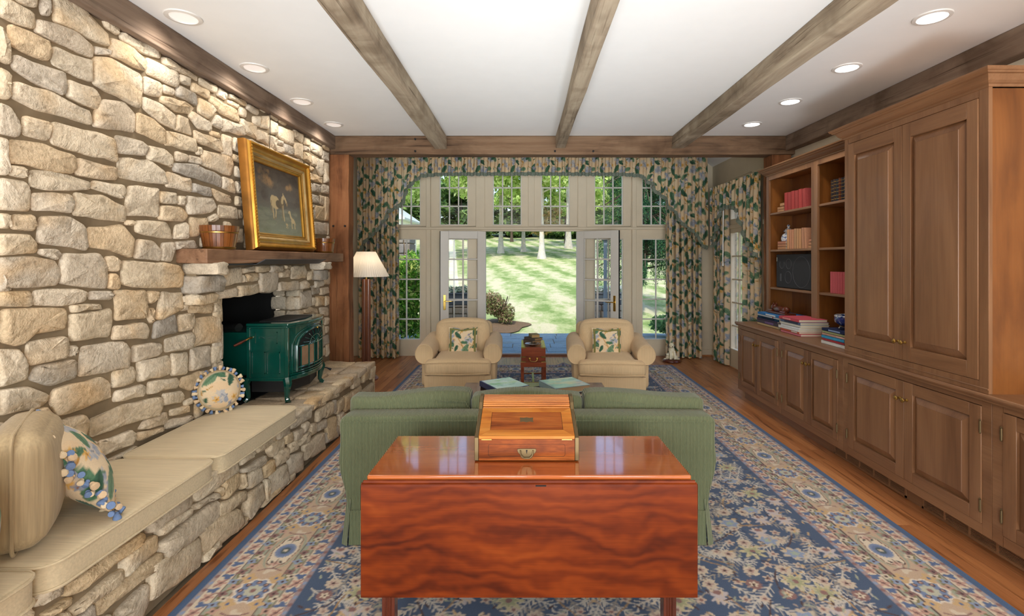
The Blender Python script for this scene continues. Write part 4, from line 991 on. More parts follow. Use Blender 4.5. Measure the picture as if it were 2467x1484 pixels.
tree(-2.05, 44.5, 10, .20, 5.0, 8.2, 3.0, 7000, GREEN, 2, 'slim pale-barked tree beyond the left half of the open doors', flare=1.9)
tree(-.04, 46, 10, .18, 4.2, 8.6, 3.0, 5000, GREEN, 3, 'slim pale-barked tree between the flared trunk and the left tree', flare=1.7)
tree(4.75, 53, 10, .30, 4.6, 8.6, 2.6, 5000, GREEN, 4, 'thick grey trunk at the right edge of the open doors')
tree(1.6, 40.5, 5, .09, 1.7, 3.1, 1.0, 2600, AUT, 5, 'small tree with yellowing leaves behind the flared trunk', size=.18)
tree(-7.5, 40, 10, .25, 5.5, 7.6, 3.6, 8000, GREEN, 6, 'leafy tree seen through the left upper windows')
tree(5.2, 62, 7, .14, 2.6, 5.0, 1.6, 2500, GREEN, 7, 'thin dark tree far back under the wood edge', bark='barkdark')
tree(-1.6, 66, 8, .16, 3.0, 6.4, 1.8, 2500, GREEN, 8, 'thin dark tree far behind the two pale trunks', bark='barkdark')
tree(9.5, 44, 10, .24, 5.2, 7.4, 3.4, 7000, GREEN, 9, 'leafy tree behind the spruce on the right')
fm = [leaf_cloud('forest_crown', crown_blobs(5.5, 5.2, 5.2, 26, 40+i), 6500, .42, [(92, 124, 70), (120, 152, 84), (150, 176, 104), (74, 104, 60)], 40+i, M['leaf'], shell=.3) for i in range(3)]
fk = trunk_mb(9, .22, .1, 33).mesh('forest_trunk', M['barkdark'], True)
rp = random.Random(4)
for i in range(10):
    x = -23.5+i*5.0+rp.uniform(-1.2, 1.2); y = 76+rp.uniform(-3, 5)
    t = thing('woodland_tree', f'dark green tree in the wood along the top of the lawn, {("first", "second", "third", "fourth", "fifth", "sixth", "seventh", "eighth", "ninth", "tenth")[i]} from the left', 'tree', (x, y, float(gz(y))-.2), (0, 0, rp.uniform(0, 6)), group='woodland trees at the top of the lawn')
    t.scale = (1, 1, rp.uniform(.62, .85))
    obj('trunk', fk, t); obj('crown', fm[i % 3], t, kind='stuff')
def shrub(name, x, y, rx, ry, h, n, size, cols, seed, label, z0=None, stems=True):
    z = (float(gz(y)) if z0 is None else z0)-.02
    t = thing(name, label, 'shrub', (x, y, z))
    r = random.Random(seed); bl = []
    for i in range(14):
        a = r.uniform(0, 6.28); d = math.sqrt(r.random())*.7; k = r.uniform(.25, .45)
        bl.append((rx*d*math.cos(a), ry*d*math.sin(a), h*(.42+r.uniform(-.22, .28)), rx*k, ry*k, h*.26))
    obj('foliage', leaf_cloud('foliage', bl, n, size, cols, seed, M['leaf'], shell=.4), t, kind='stuff')
    mb = MB()
    for i in range(9):
        a = r.uniform(0, 6.28); d = r.uniform(.2, .75)
        mb.tube([(0, 0, -.02), (rx*d*.5*math.cos(a), ry*d*.5*math.sin(a), h*.4), (rx*d*math.cos(a), ry*d*math.sin(a), h*.8)], [.014, .010, .004], 5)
    part('stem', mb, M['barkdark'], t, world=False)
    return t
shrub('shrub', -.62, 12.6, .50, .5, .92, 3600, .035, [(150, 120, 96), (126, 140, 84), (176, 150, 122), (110, 96, 66), (160, 168, 108)], 3, 'twiggy reddish-brown shrub in the mulch bed outside the doors')
shrub('shrub', 1.78, 12.2, .62, .6, .62, 3600, .035, [(150, 190, 60), (176, 210, 90), (120, 164, 50)], 4, 'round bright green bush at the right of the open doorway')
shrub('shrub', -2.45, 10.0, .62, .6, 1.95, 5200, .055, [(96, 150, 46), (140, 190, 70), (70, 120, 40), (190, 200, 110)], 5, 'tall bright green leafy shrub outside the left glass panel', z0=-.05)
shrub('shrub', 3.0, 10.2, .45, .4, .55, 1600, .05, [(96, 140, 90), (130, 170, 110)], 6, 'low green plant outside the right glass panel', z0=-.05)
shrub('shrub', -9.4, 26, 1.5, 1.5, 1.7, 3000, .12, [(70, 110, 60), (96, 140, 70)], 9, 'dark rounded shrub in front of the white house')
# weeping spruce
t = thing('spruce_tree', 'weeping dark spruce with drooping branches beyond the right windows', 'tree', (3.55, 14.6, .0))
part('trunk', MB().tube([(-.5, 0, .0), (-.32, .05, .5), (-.1, 0, 1.1), (0, 0, 2.2), (0, 0, 6.6)], [.17, .15, .14, .12, .03], 10), M['barkdark'], t, True, world=False)
rr = random.Random(12); V = []; cl = []; br = MB(); rs = np.random.RandomState(5)
for i in range(130):
    a = rr.uniform(0, 6.28); z = rr.uniform(1.2, 6.0); L = min(1.6, (6.9-z)*.33*rr.uniform(.8, 1.1)+.25)
    pts = [Vector((0, 0, z)), Vector((math.cos(a)*L*.5, math.sin(a)*L*.5, z+.12)), Vector((math.cos(a)*L, math.sin(a)*L, z-.25))]
    br.tube(pts, [.03, .02, .008], 5)
    for j in range(int(32*L)):
        s = rr.uniform(.15, 1.0); b = pts[0].lerp(pts[1], s*2) if s < .5 else pts[1].lerp(pts[2], s*2-1)
        hang = rr.uniform(.25, .85)*min(1, .4+z*.3); nb = int(hang/.045)
        for q in range(nb):
            p = b+Vector((rr.gauss(0, .02), rr.gauss(0, .02), -hang*q/nb))
            d = Vector((rr.gauss(0, 1), rr.gauss(0, 1), -1.3)).normalized()*rr.uniform(.05, .09); w = d.orthogonal().normalized()*.011
            V += [p, p+d*.5+w, p+d, p+d*.5-w]
            cl.append(rr.choice(((38, 78, 52), (58, 104, 66), (30, 62, 46), (90, 136, 84))))
part('branch', br, M['barkdark'], t, world=False)
obj('needles', mesh_np('needles', np.array([tuple(p) for p in V]), np.arange(len(V)).reshape(-1, 4), M['leaf'], np.repeat(np.array([rgb(*c) for c in cl]), 4, 0), False), t, kind='stuff')
# garden wall with planters, stone pier, lamp post, white house
M['garden_stone'] = stonemat('garden_wall_stone', [C(120, 120, 120), C(146, 140, 130), C(166, 150, 130), C(100, 104, 108)], .9)
M['zinc'] = plain('dark_zinc', C(70, 80, 88), .5, .2, var=.15)
def gwall(name, label, x0, x1, y0, y1, z0, z1, seed, cell=(.22, .13)):
    t = thing(name, label, 'wall', ((x0+x1)/2, (y0+y1)/2, z0))
    part('core', MB().box(x0+.03, x1-.03, y0+.03, y1-.03, z0, z1-.02), M['mortar'], t)
    r = random.Random(seed); z = z0
    while z < z1-.04:
        hh = min(cell[1]*r.uniform(.8, 1.3), z1-z); x = x0
        while x < x1-.03:
            w = min(cell[0]*r.uniform(.7, 1.5), x1-x)
            mb = MB().box(x+.008, x+w-.008, y0-r.uniform(0, .015), y1, z+.007, z+hh-.007)
            part('stone', mb, M['garden_stone'], t, bev=.02)
            x += w
        z += hh
    return t
def planter(x, y, z, w, label, cols, seed):
    t = thing('planter', label, 'planter', (x, y, z))
    mb = MB().box(x-w/2, x+w/2, y-.15, y+.15, z, z+.24).box(x-w/2-.02, x+w/2+.02, y-.17, y+.17, z+.22, z+.25)
    part('trough', mb, M['zinc'], t, bev=.008)
    bl = [(w*(i/5-.5)*.9, 0, .30, .12, .14, .09) for i in range(6)]
    obj('foliage', leaf_cloud('foliage', bl, 900, .035, cols, seed, M['leaf'], shell=.2), t, kind='stuff')
gwall('garden_wall', 'low dark stone wall on the terrace carrying the zinc planter, left of the doors', -1.75, -.95, 10.2, 10.6, -.05, .62, 3)
planter(-1.36, 10.4, .62, .62, 'dark zinc planter with grey-green leaves on the left terrace wall', [(120, 140, 130), (160, 176, 160), (90, 116, 100)], 3)
gwall('garden_wall', 'low dark stone wall on the terrace carrying the white-flowered planter, right of the doors', 1.35, 2.25, 10.3, 10.7, -.05, .62, 4)
planter(1.8, 10.5, .62, .62, 'dark zinc planter with white-leaved plant on the right terrace wall', [(200, 208, 200), (226, 230, 226), (130, 160, 130)], 4)
gwall('stone_pier', 'rough fieldstone pier behind the tall green shrub', -3.4, -2.6, 11.4, 12.0, -.2, 2.15, 6, (.3, .22))
t = thing('garden_post', 'blue-grey square post outside the right door leaf', 'post', (1.57, 9.6, -.05))
part('shaft', MB().box(1.54, 1.60, 9.57, 9.63, -.05, 1.93), plain('post_paint', C(130, 146, 160), .6), t, bev=.006)
part('cap', MB().box(1.50, 1.64, 9.53, 9.67, 1.93, 1.97), M['zinc'], t, bev=.006)
t = thing('white_house', 'white gabled house behind the trees at the left', 'house', (-10.5, 33, float(gz(33))))
hw = plain('white_siding', C(238, 238, 234), .7); hr = plain('pale_metal_roof', C(206, 214, 220), .4)
zb = float(gz(33))
part('wall', MB().box(-13.5, -8.2, 33, 38, zb-.3, zb+3.2), hw, t)
part('roof', MB().prism([(-13.9, zb+3.1), (-10.8, zb+5.2), (-7.8, zb+3.1), (-7.8, zb+2.98), (-13.9, zb+2.98)], 32.6, 38.4), hr, t)
part('chimney', MB().box(-11.2, -10.6, 35, 35.6, zb+4.6, zb+6.0), hw, t)
for i in range(3):
    w_ = part('window', MB().box(-12.8+i*1.6, -12.0+i*1.6, 32.96, 33.02, zb+1.2, zb+2.4), hw, t)
    part('pane', MB().box(-12.74+i*1.6, -12.06+i*1.6, 32.95, 32.97, zb+1.26, zb+2.34), M['zinc'], w_)
# ------------------------------------------------------------------ stonework (outlines in mm: distance along the wall, height)
def read_stones(s): return [[tuple(float(c)/1000 for c in q.split(',')) for q in p.split(' ')] for p in s.split(';')]
def stone_part(parent, poly, X, depth, mat, seed, name='stone', flat=False, back=.05, grow=.0015):
    # poly (a, b); face looks to +X (or up if flat)
    r = random.Random(seed)
    A = [Vector(p) for p in poly]
    area = sum(A[i].x*A[(i+1) % len(A)].y-A[(i+1) % len(A)].x*A[i].y for i in range(len(A)))/2
    if area < 0: A.reverse()
    P = []
    for i in range(len(A)):                                 # clip the corners, then bend the sides a little
        a, b, c = A[i-1], A[i], A[(i+1) % len(A)]
        d1 = min(.014, (a-b).length*.25); d2 = min(.014, (c-b).length*.25)
        p = b+(a-b).normalized()*d1; q = b+(c-b).normalized()*d2
        P += [p, (p+q+b)/3*1.0, q]
        L = (c-b).length; k = int(L/.07)
        for j in range(1, k):
            t = j/k; nn = (c-b).normalized(); nn = Vector((nn.y, -nn.x))
            P.append(b.lerp(c, t)+nn*r.uniform(-.007, .006))
    ctr = sum(P, Vector((0, 0)))/len(P); n = len(P)
    P = [ctr+(p-ctr)*(1+grow/max((p-ctr).length, .02)) for p in P]
    rad = sum((p-ctr).length for p in P)/n
    V = []; tl = (r.uniform(-.12, .12), r.uniform(-.12, .12))
    for lvl, (ins, z, jz) in enumerate(((0, -back, 0), (0, depth*.45, .003), (.007, depth*.86, .004), (min(.03, rad*.3), depth*1.0, .006))):
        for p in P:
            d = p-ctr; q = ctr+d*(1-ins/max(d.length, .01))
            if lvl == 3: q = q+Vector((r.uniform(-.006, .006), r.uniform(-.006, .006)))
            zz = z+(r.uniform(-jz, jz) if jz else 0)+(d.x*tl[0]+d.y*tl[1])*.6*(lvl > 1)
            V.append((q.x-ctr.x, q.y-ctr.y, zz))
    V.append((r.uniform(-.01, .01), r.uniform(-.01, .01), depth*1.0+r.uniform(-.003, .008)))
    Fc = []
    for l in range(3):
        for i in range(n):
            j = (i+1) % n; Fc.append((l*n+i, l*n+j, (l+1)*n+j, (l+1)*n+i))
    for i in range(n): Fc.append((3*n+i, 3*n+(i+1) % n, 4*n))
    if flat: mb = MB().add([(a, b, c) for a, b, c in V], Fc); loc = (ctr.x, ctr.y, X)
    else: mb = MB().add([(c, a, b) for a, b, c in V], Fc); loc = (X, ctr.x, ctr.y)
    pl = parent.location
    return obj(name, mb.mesh(name, mat, True, ang=75), parent, loc=(loc[0]-pl[0], loc[1]-pl[1], loc[2]-pl[2]))

OY0, OY1, OZ1 = 3.57, 4.82, 1.30           # fireplace opening in the wall
m = MB()
for a, b, z, y in holed(-3.2, 5.60, 0, CEIL, [(OY0, OY1, 0, OZ1)]): m.box(-2.36, -2.184, a, b, z, y)
wl = struct('wall_left', m, M['mortar'])
for i, p in enumerate(read_stones(WALL_STONES)):
    g = (i*7919) % 41 == 3 or i in (110, 56)
    stone_part(wl, p, -2.184, .021, M['stonegrey'] if g else M['stone'], 100+i)

# coursed stones of the wall beside and behind the camera, joined
tmp = []; rr = random.Random(19); z = .02
while z < 2.80:
    hh = rr.uniform(.12, .24); y = .15; zz = min(2.86, z+hh)
    while y < 1.72:
        w = rr.uniform(.18, .42); e = min(1.735, y+w)
        if 1.735-e < .09: e = 1.735
        q = lambda: rr.uniform(0, .014)
        tmp.append(stone_part(wl, [(y+.008+q(), z+.008+q()), (e-.008-q(), z+.008+q()), (e-.008-q(), zz-.008-q()), (y+.008+q(), zz-.008-q())], -2.184, .021, M['stone'], int(y*1e4+z*977)))
        y = e
    z = zz
bm = bmesh.new()
for o in tmp:
    me = o.data.copy(); me.transform(Matrix.Translation(o.location)); bm.from_mesh(me); bpy.data.meshes.remove(me); bpy.data.objects.remove(o)
me = bpy.data.meshes.new('stonework'); bm.to_mesh(me); bm.free(); me.materials.append(M['stone'])
obj('stonework', me, wl, kind='stuff')

fp = thing('fireplace', 'stone fireplace surround with black firebox behind the green stove', 'fireplace', (-2.05, 4.2, .44))
m = MB().box(-2.192, -2.105, 3.20, 5.22, OZ1-.005, 1.525)
part('surround', m, M['mortar'], fp)
for i, p in enumerate(read_stones(LINTEL_STONES)):
    if min(q[1] for q in p) > 1.22 and max(q[0] for q in p) < 5.26: stone_part(fp, p, -2.105, .022, M['stone'], 900+i)
def block(x0, x1, y0, y1, z0, z1, mat, seed):
    r = random.Random(seed); bm = bmesh.new(); bmesh.ops.create_cube(bm, size=1)
    bmesh.ops.subdivide_edges(bm, edges=bm.edges, cuts=2, use_grid_fill=True)
    for v in bm.verts:
        v.co = Vector(((x0+x1)/2+v.co.x*(x1-x0)+r.uniform(-.006, .006), (y0+y1)/2+v.co.y*(y1-y0)+r.uniform(-.006, .006), (z0+z1)/2+v.co.z*(z1-z0)+r.uniform(-.005, .005)))
    c = Vector(((x0+x1)/2, (y0+y1)/2, (z0+z1)/2))
    for v in bm.verts: v.co -= c
    bmesh.ops.bevel(bm, geom=[e for e in bm.edges if e.calc_face_angle(0) > .8], offset=.008, segments=1, affect='EDGES')
    me = bpy.data.meshes.new('stone'); bm.to_mesh(me); bm.free(); me.materials.append(mat)
    me.polygons.foreach_set('use_smooth', [True]*len(me.polygons))
    try: me.set_sharp_from_angle(angle=R(50))
    except Exception: pass
    return obj('stone', me, fp, loc=c-fp.location)
# corbels and quoins at both ends, stepping out under the mantel
block(-2.19, -1.965, 3.19, 3.325, 1.455, 1.527, M['stone'], 1)
block(-2.19, -2.05, 3.17, 3.42, 1.335, 1.447, M['stonegrey'], 2)
block(-2.19, -2.085, 3.19, 3.40, 1.26, 1.328, M['stone'], 3)
block(-2.19, -1.965, 4.90, 5.10, 1.455, 1.527, M['stone'], 4)
block(-2.19, -2.03, 4.95, 5.17, 1.345, 1.447, M['stonegrey'], 5)
block(-2.19, -2.085, 5.0, 5.2, 1.27, 1.338, M['stone'], 6)
for i, (z0, z1) in enumerate(((1.20, 1.295), (1.07, 1.19), (.93, 1.06), (.74, .92), (.60, .73), (.46, .59))):   # inner face of the far jamb
    block(-2.44, -2.30, 4.80+.008, 4.90, z0, z1, M['stone'], 20+i) if i % 2 else block(-2.42, -2.31, 4.81, 4.9, z0, z1, M['stone'], 20+i)
    block(-2.295, -2.165, 4.80, 4.9, z0, z1, M['stone'], 30+i)
for i, (z0, z1) in enumerate(((1.10, 1.29), (.84, 1.09), (.64, .83), (.46, .63))):
    block(-2.44, -2.165, 3.49, 3.59, z0, z1, M['stone'], 40+i)
m = MB().box(-3.05, -3.0, OY0-.1, OY1+.1, .3, 1.5).box(-3.0, -2.45, OY0-.1, OY0, .3, 1.5).box(-3.0, -2.45, OY1, OY1+.1, .3, 1.5).box(-3.0, -2.2, OY0-.1, OY1+.1, OZ1, 1.5).box(-3.0, -2.2, OY0-.1, OY1+.1, .3, .436)
part('firebox', m, M['soot'], fp)
m = MB()
for i in range(9): m.box(-3.0, -2.95, OY0+.05+i*.13, OY0+.09+i*.13, .44, 1.3)
part('fireback', m, M['soot'], fp)
# mantel beam
t = thing('mantel_shelf', 'thick rough-sawn wooden mantel beam above the green stove', 'mantel', (-2.09, 4.3, 1.575))
bo = beam('beam', -2.2, -1.99, 3.13, 5.50, 1.527, 1.62, M['mantel'], seed=21, seg=12, jit=.004)
del bo['kind']; bo.parent = t; bo.location = bo.location-t.location
# dark heat shield hung under the mantel front
t = thing('heat_shield', 'dark grey bent metal heat shield under the mantel beam', 'heat shield', (-1.97, 4.3, 1.55))
part('plate', MB().prism([(-2.10, 1.521), (-2.0, 1.519), (-1.93, 1.556), (-1.927, 1.553), (-1.998, 1.514), (-2.10, 1.517)], 3.72, 4.86), M['greymetal'], t)
part('bracket', MB().box(-2.14, -2.02, 3.34, 3.72, 1.512, 1.524), M['greymetal'], t)

# raised hearth and bench
he = thing('stone_hearth', 'long raised fieldstone hearth bench along the left wall', 'hearth', (-1.9, 3.3, 0))
part('core', MB().box(-2.162, -1.648, 1.0, 5.435, 0, .400), M['mortar'], he)
for i, p in enumerate(read_stones(BENCH_STONES)):
    if min(q[0] for q in p) > 1.2:
        p = [(min(q[0], 5.44), max(.006, min(q[1], .452))) for q in p]
        lo, hi = min(q[1] for q in p), max(q[1] for q in p)
        if .012 < lo < .125:                                # the bottom course stands on the floor
            p = [(a, .010+(b-lo)*(hi-.010)/(hi-lo)) for a, b in p]
        stone_part(he, p, -1.644, .026, M['stone2'], 600+i, grow=.009)
rr = random.Random(77); y = 3.585
while y < 5.40:
    w = rr.uniform(.24, .44); e = min(5.452, y+w)
    if 5.452-e < .16: e = 5.452
    xs_ = [-1.617, -1.617-rr.uniform(.20, .30), -2.165]
    for j in range(2):
        a, b = xs_[j+1]+.006, xs_[j]-(.006 if j else 0)
        q = lambda s=.006: rr.uniform(-s, s)
        stone_part(he, [(a+q(), y+.006+q()), (b+q(), y+.006+q()), (b+q(), e-.006+q()), (a+q(), e-.006+q())], .425, .018, M['flag'], int(y*1000)+j, name='flagstone', flat=True, back=.03, grow=.001)
    y = e
part('bedding', MB().box(-2.165, -1.65, 3.57, 5.43, .395, .424), M['mortar'], he)
part('ledge', MB().box(-2.165, -1.63, 1.0, 3.56, .398, .412), M['flag'], he)
part('end_face', MB().box(-2.165, -1.63, 5.43, 5.452, 0, .42), M['stone2'], he)
part('inner_hearth', MB().box(-2.46, -2.165, OY0+.01, OY1-.01, .42, .441), M['soot'], he)
# ------------------------------------------------------------------ rug
RUG = make_rug()
M['rug'] = colmat('rug_wool', .95, .12, .1, grain=260, gstr=.10)
yr = [1.30]
while yr[-1] < 7.30: yr.append(min(7.30, yr[-1]+max(.0048, yr[-1]**2/1860*1.6)))
yr = np.array(yr); xr = np.linspace(-1.55, 2.18, 700)
XX, YY = np.meshgrid(xr, yr, indexing='ij')
col = RUG.sample((XX+1.55)/.005, (YY-1.20)/.005)
col = (col*.80+col.mean(-1, keepdims=True)*.20)*.94+.004
e = np.minimum(np.minimum(XX+1.55, 2.18-XX), 7.30-YY)
ZZ = .011*np.clip(e/.012, .25, 1)+.035*np.exp(-((XX-.58)/.06)**2-((YY-7.28)/.13)**2)+.012*np.exp(-((XX-.9)/.16)**2-((YY-7.28)/.07)**2)
o = obj('rug', mesh_np('rug', np.stack([XX-.3, YY-4.3, ZZ], -1).reshape(-1, 3), grid_faces(len(xr), len(yr)), M['rug'], col.reshape(-1, 3)), None, loc=(.3, 4.3, .001),
        label='large blue and cream oriental rug with floral border', category='rug')
rr = random.Random(3); mb = MB()
for i in range(430):
    x = -1.54+i*3.71/430; mb.add([(x, 7.295, .008), (x+.006, 7.295, .008), (x+.004+rr.uniform(-.012, .012), 7.335+rr.uniform(0, .025), .003)], [(0, 1, 2)])
k = part('fringe', mb, plain('rug_fringe', C(214, 206, 196), .9), o); k['kind'] = 'stuff'

# ------------------------------------------------------------------ drop-leaf table
TX0, TX1, TY0, TY1, TZ = -.604, .645, 1.905, 2.385, .72
t = thing('drop_leaf_table', 'polished mahogany drop-leaf table with its front leaf hanging down', 'table', (.02, 2.145, .012))
part('tabletop', MB().prism([(TY0+.012, TZ-.020), (TY1, TZ-.032), (TY1, TZ-.012), (TY0+.012, TZ)], TX0, TX1, 'x'), M['mahogtop'], t, bev=.005)
def rule_leaf(y, sg, name):
    prof = [(y, .262), (y, TZ-.034), (y+sg*.004, TZ-.026), (y+sg*.012, TZ-.022), (y+sg*.017, TZ-.024), (y+sg*.017, .262)]
    mb = MB().prism(prof, TX0-.018, TX1+.018, 'x')
    return part(name, mb, M['mahog'], t, bev=.002)
lf = rule_leaf(TY0-.008, 1, 'drop_leaf')
rule_leaf(TY1+.012, -1, 'drop_leaf').location.z -= .012
part('rule_joint', MB().tube([(TX0-.01, TY0+.004, TZ-.021), (TX1+.01, TY0+.004, TZ-.021)], .0075, 8), M['mahog'], t, True)
part('hinge', MB().box(.045, .085, TY0-.0095, TY0-.004, TZ-.033, TZ-.029), M['soot'], t)
part('apron', MB().box(TX0+.05, TX1-.05, TY0+.055, TY0+.075, .55, .699).box(TX0+.05, TX1-.05, TY1-.075, TY1-.055, .55, .699).box(TX0+.05, TX0+.07, TY0+.05, TY1-.05, .55, .699).box(TX1-.07, TX1-.05, TY0+.05, TY1-.05, .55, .699), M['mahogleg'], t)
for x in (TX0+.075, TX1-.075):
    for y in (TY0+.062, TY1-.062):
        mb = MB()
        a = .025
        for z0, z1 in ((.012, .69),): mb.box(x-a, x+a, y-a, y+a, z0, z1)
        for d in (-.010, 0, .010): mb.tube([(x+d, y-a-.001, .03), (x+d, y-a-.001, .5)], .0035, 6)
        part('leg', mb, M['mahogleg'], t, bev=.002)
# ------------------------------------------------------------------ portable writing desk
bx0, bx1, by = -.204, .228, 2.058
t = thing('writing_box', 'brass-bound wooden writing box with sloping lid and tambour top', 'writing box', (.012, 2.2, TZ))
z0 = TZ+.001
prof = [(by, z0), (by, z0+.093), (by+.205, z0+.148), (by+.225, z0+.172), (by+.262, z0+.188), (by+.30, z0+.190), (by+.30, z0)]
part('body', MB().prism([(by, z0), (by, z0+.088), (by+.2, z0+.136), (by+.22, z0+.157), (by+.26, z0+.176), (by+.298, z0+.179), (by+.298, z0)], bx0+.018, bx1-.018, 'x'), M['boxwood'], t)
off_ = lambda d: [(by-d, z0-.0), (by-d, z0+.093+d), (by+.203, z0+.150+d), (by+.222, z0+.176+d), (by+.262, z0+.192+d), (by+.30+d, z0+.194+d), (by+.30+d, z0)]
for x0, x1 in ((bx0, bx0+.017), (bx1-.017, bx1)):
    part('side_band', MB().prism(off_(.002), x0, x1, 'x'), M['dullbrass'], t, bev=.0015)
# front panel with stringing line and flush handle
part('front_panel', MB().box(bx0+.018, bx1-.018, by-.0015, by+.004, z0+.002, z0+.087), M['boxwood'], t)
ln = MB(); a0, a1, c0, c1 = bx0+.058, bx1-.058, z0+.018, z0+.068; rc = .008; pts = []
for cx, cz, s in ((a1-rc, c1-rc, 0), (a0+rc, c1-rc, 1), (a0+rc, c0+rc, 2), (a1-rc, c0+rc, 3)):
    for k in range(5):
        a = math.pi/2*(s+k/4); pts.append((cx+rc*math.cos(a), by-.002, cz+rc*math.sin(a)))
part('stringing', ln.tube(pts, .0006, 4, closed=True), M['soot'], t)
pts = [(-.040, .021), (-.036, .026), (.036, .026), (.040, .021), (.036, .010), (.030, .004), (.022, -.012), (.010, -.017), (-.010, -.017), (-.022, -.012), (-.030, .004), (-.036, .010)]
hp = part('handle_plate', MB().prism([(.012+p[0], z0+.024+p[1]) for p in pts], by-.004, by-.001), M['dullbrass'], t, bev=.001)
part('bail', MB().tube([(.012-.026, by-.007, z0+.044), (.012-.024, by-.008, z0+.026), (.012-.012, by-.009, z0+.014), (.012+.012, by-.009, z0+.014), (.012+.024, by-.008, z0+.026), (.012+.026, by-.007, z0+.044)], .003, 6), M['dullbrass'], hp, True)
part('keyhole', MB().lathe([(0, -.0055), (.0035, -.005), (.0035, -.001)], (.012, by, z0+.042), 10, 'y').box(.0105, .0135, by-.0052, by-.001, z0+.031, z0+.042), M['soot'], hp)
# lid: mitred border, panel, brass plate
sl = Vector((0, .205, .055)); L = sl.length; nr = Vector((0, -.055, .205)).normalized(); su = sl.normalized()
o0 = Vector((bx0+.018, by, z0+.094)); Wd = bx1-bx0-.036
def onlid(u, v, h=0): return tuple(o0+Vector((u, 0, 0))+su*v+nr*h)
b = .044
def lidpiece(q, h, name, mat):
    V = [onlid(u, v, 0) for u, v in q]+[onlid(u, v, h) for u, v in q]; n = len(q)
    Fc = [tuple(range(n-1, -1, -1)), tuple(range(n, 2*n))]+[(i, (i+1) % n, (i+1) % n+n, i+n) for i in range(n)]
    return part(name, MB().add(V, Fc), mat, t)
lidpiece([(.001, 0), (Wd-.001, 0), (Wd-b-.0005, b*1.0), (b+.0005, b)], .008, 'lid_border', M['satin'])
lidpiece([(.001, L), (b+.0005, L-b*.75), (Wd-b-.0005, L-b*.75), (Wd-.001, L)], .008, 'lid_border', M['satin'])
lidpiece([(0, 0), (b, b), (b, L-b*.75), (0, L)], .008, 'lid_border', M['satin'])
lidpiece([(Wd, 0), (Wd, L), (Wd-b, L-b*.75), (Wd-b, b)], .008, 'lid_border', M['satin'])
lidpiece([(b+.0016, b+.0016), (Wd-b-.0016, b+.0016), (Wd-b-.0016, L-b*.75-.0016), (b+.0016, L-b*.75-.0016)], .0078, 'lid_panel', M['boxwood'])
lidpiece([(.002, .002), (Wd-.002, .002), (Wd-.002, L-.002), (.002, L-.002)], .0062, 'inlay_line', M['soot'])
pq = [(-.03, -.014), (-.012, -.012), (0, -.016), (.012, -.012), (.03, -.014), (.027, 0), (.03, .014), (.012, .012), (0, .016), (-.012, .012), (-.03, .014), (-.027, 0)]
lidpiece([(Wd/2+p[0], .118+p[1]*1.2) for p in pq], .0085, 'name_plate', M['dullbrass'])
part('lid_edge', MB().box(bx0+.018, bx1-.018, by-.002, by+.006, z0+.089, z0+.1015), M['satin'], t, bev=.001)
for x in (bx0+.028, bx1-.072): part('hinge', MB().box(x, x+.044, by-.0045, by, z0+.085, z0+.090), M['brass'], t, bev=.001)
# tambour slats
pth = [(by+.207, z0+.152), (by+.217, z0+.166), (by+.235, z0+.179), (by+.26, z0+.1875), (by+.298, z0+.1915)]
def along(s):
    tot = [0]
    for p, q in zip(pth[:-1], pth[1:]): tot.append(tot[-1]+math.hypot(q[0]-p[0], q[1]-p[1]))
    d = s*tot[-1]
    for i in range(len(pth)-1):
        if d <= tot[i+1]+1e-9:
            f = (d-tot[i])/(tot[i+1]-tot[i]); return (pth[i][0]+(pth[i+1][0]-pth[i][0])*f, pth[i][1]+(pth[i+1][1]-pth[i][1])*f)
for i in range(9):
    y, z = along((i+.5)/9); part('tambour_slat', MB().tube([(bx0+.019, y, z-.002), (bx1-.019, y, z-.002)], .0050, 8), M['tambour'], t, True)

# ------------------------------------------------------------------ green corduroy sofa, seen from behind
SX = .02
t = thing('sofa', 'green corduroy three-seat sofa seen from behind the drop-leaf table', 'sofa', (SX, 3.1, .012))
half = [(0, .05), (.960, .05), (.972, .18), (.985, .30), (1.012, .40), (1.022, .47), (1.014, .54), (1.012, .60), (1.016, .665), (1.008, .692), (.985, .704), (.5, .708), (0, .708)]
outl = half[:-1]+[(0, .708)]+[(-x, z) for x, z in reversed(half[1:-1])]
def loft_y(outl, ys, rd, c):
    # outline swept along y with rounded ends
    V = []; Fc = []; n = len(outl)
    for y, ins in ys:
        for x, z in outl:
            k = 1-ins/1.0
            zz = z if z < .2 else .2+(z-.2)*(1-ins*1.7)
            V.append((c+x*k, y, zz))
    for i in range(len(ys)-1):
        for j in range(n): Fc.append((i*n+j, i*n+(j+1) % n, (i+1)*n+(j+1) % n, (i+1)*n+j))
    Fc += [tuple(range(n-1, -1, -1)), tuple((len(ys)-1)*n+j for j in range(n))]
    return MB().add(V, Fc)
def dense(o, d=.05):
    out = []
    for a, b in zip(o, o[1:]+o[:1]):
        k = max(1, int(math.hypot(b[0]-a[0], b[1]-a[1])/d))
        for i in range(k): out.append((a[0]+(b[0]-a[0])*i/k, a[1]+(b[1]-a[1])*i/k))
    return out
part('back', loft_y(dense(outl), [(2.690, .022), (2.686, .006), (2.694, 0), (2.76, 0), (2.825, .002), (2.84, .02)], .02, SX), M['cord'], t, True, ang=80)
w = MB().tube([(SX-1.0, 2.689, .676), (SX-.5, 2.687, .680), (SX, 2.687, .681), (SX+.5, 2.687, .680), (SX+1.0, 2.689, .676)], .0055, 6)
part('welt', w, M['cord'], t, True)
for s in (-1, 1):
    x = SX+s*.90
    mb = MB().rbox((x, 3.22, .28), (.10, .41, .17), .05, (.01, 0, 0), 5)
    part('arm', mb.tube([(x+s*.0, 2.80, .435), (x, 3.62, .435)], .125, 20), M['cord'], t, True, ang=70)
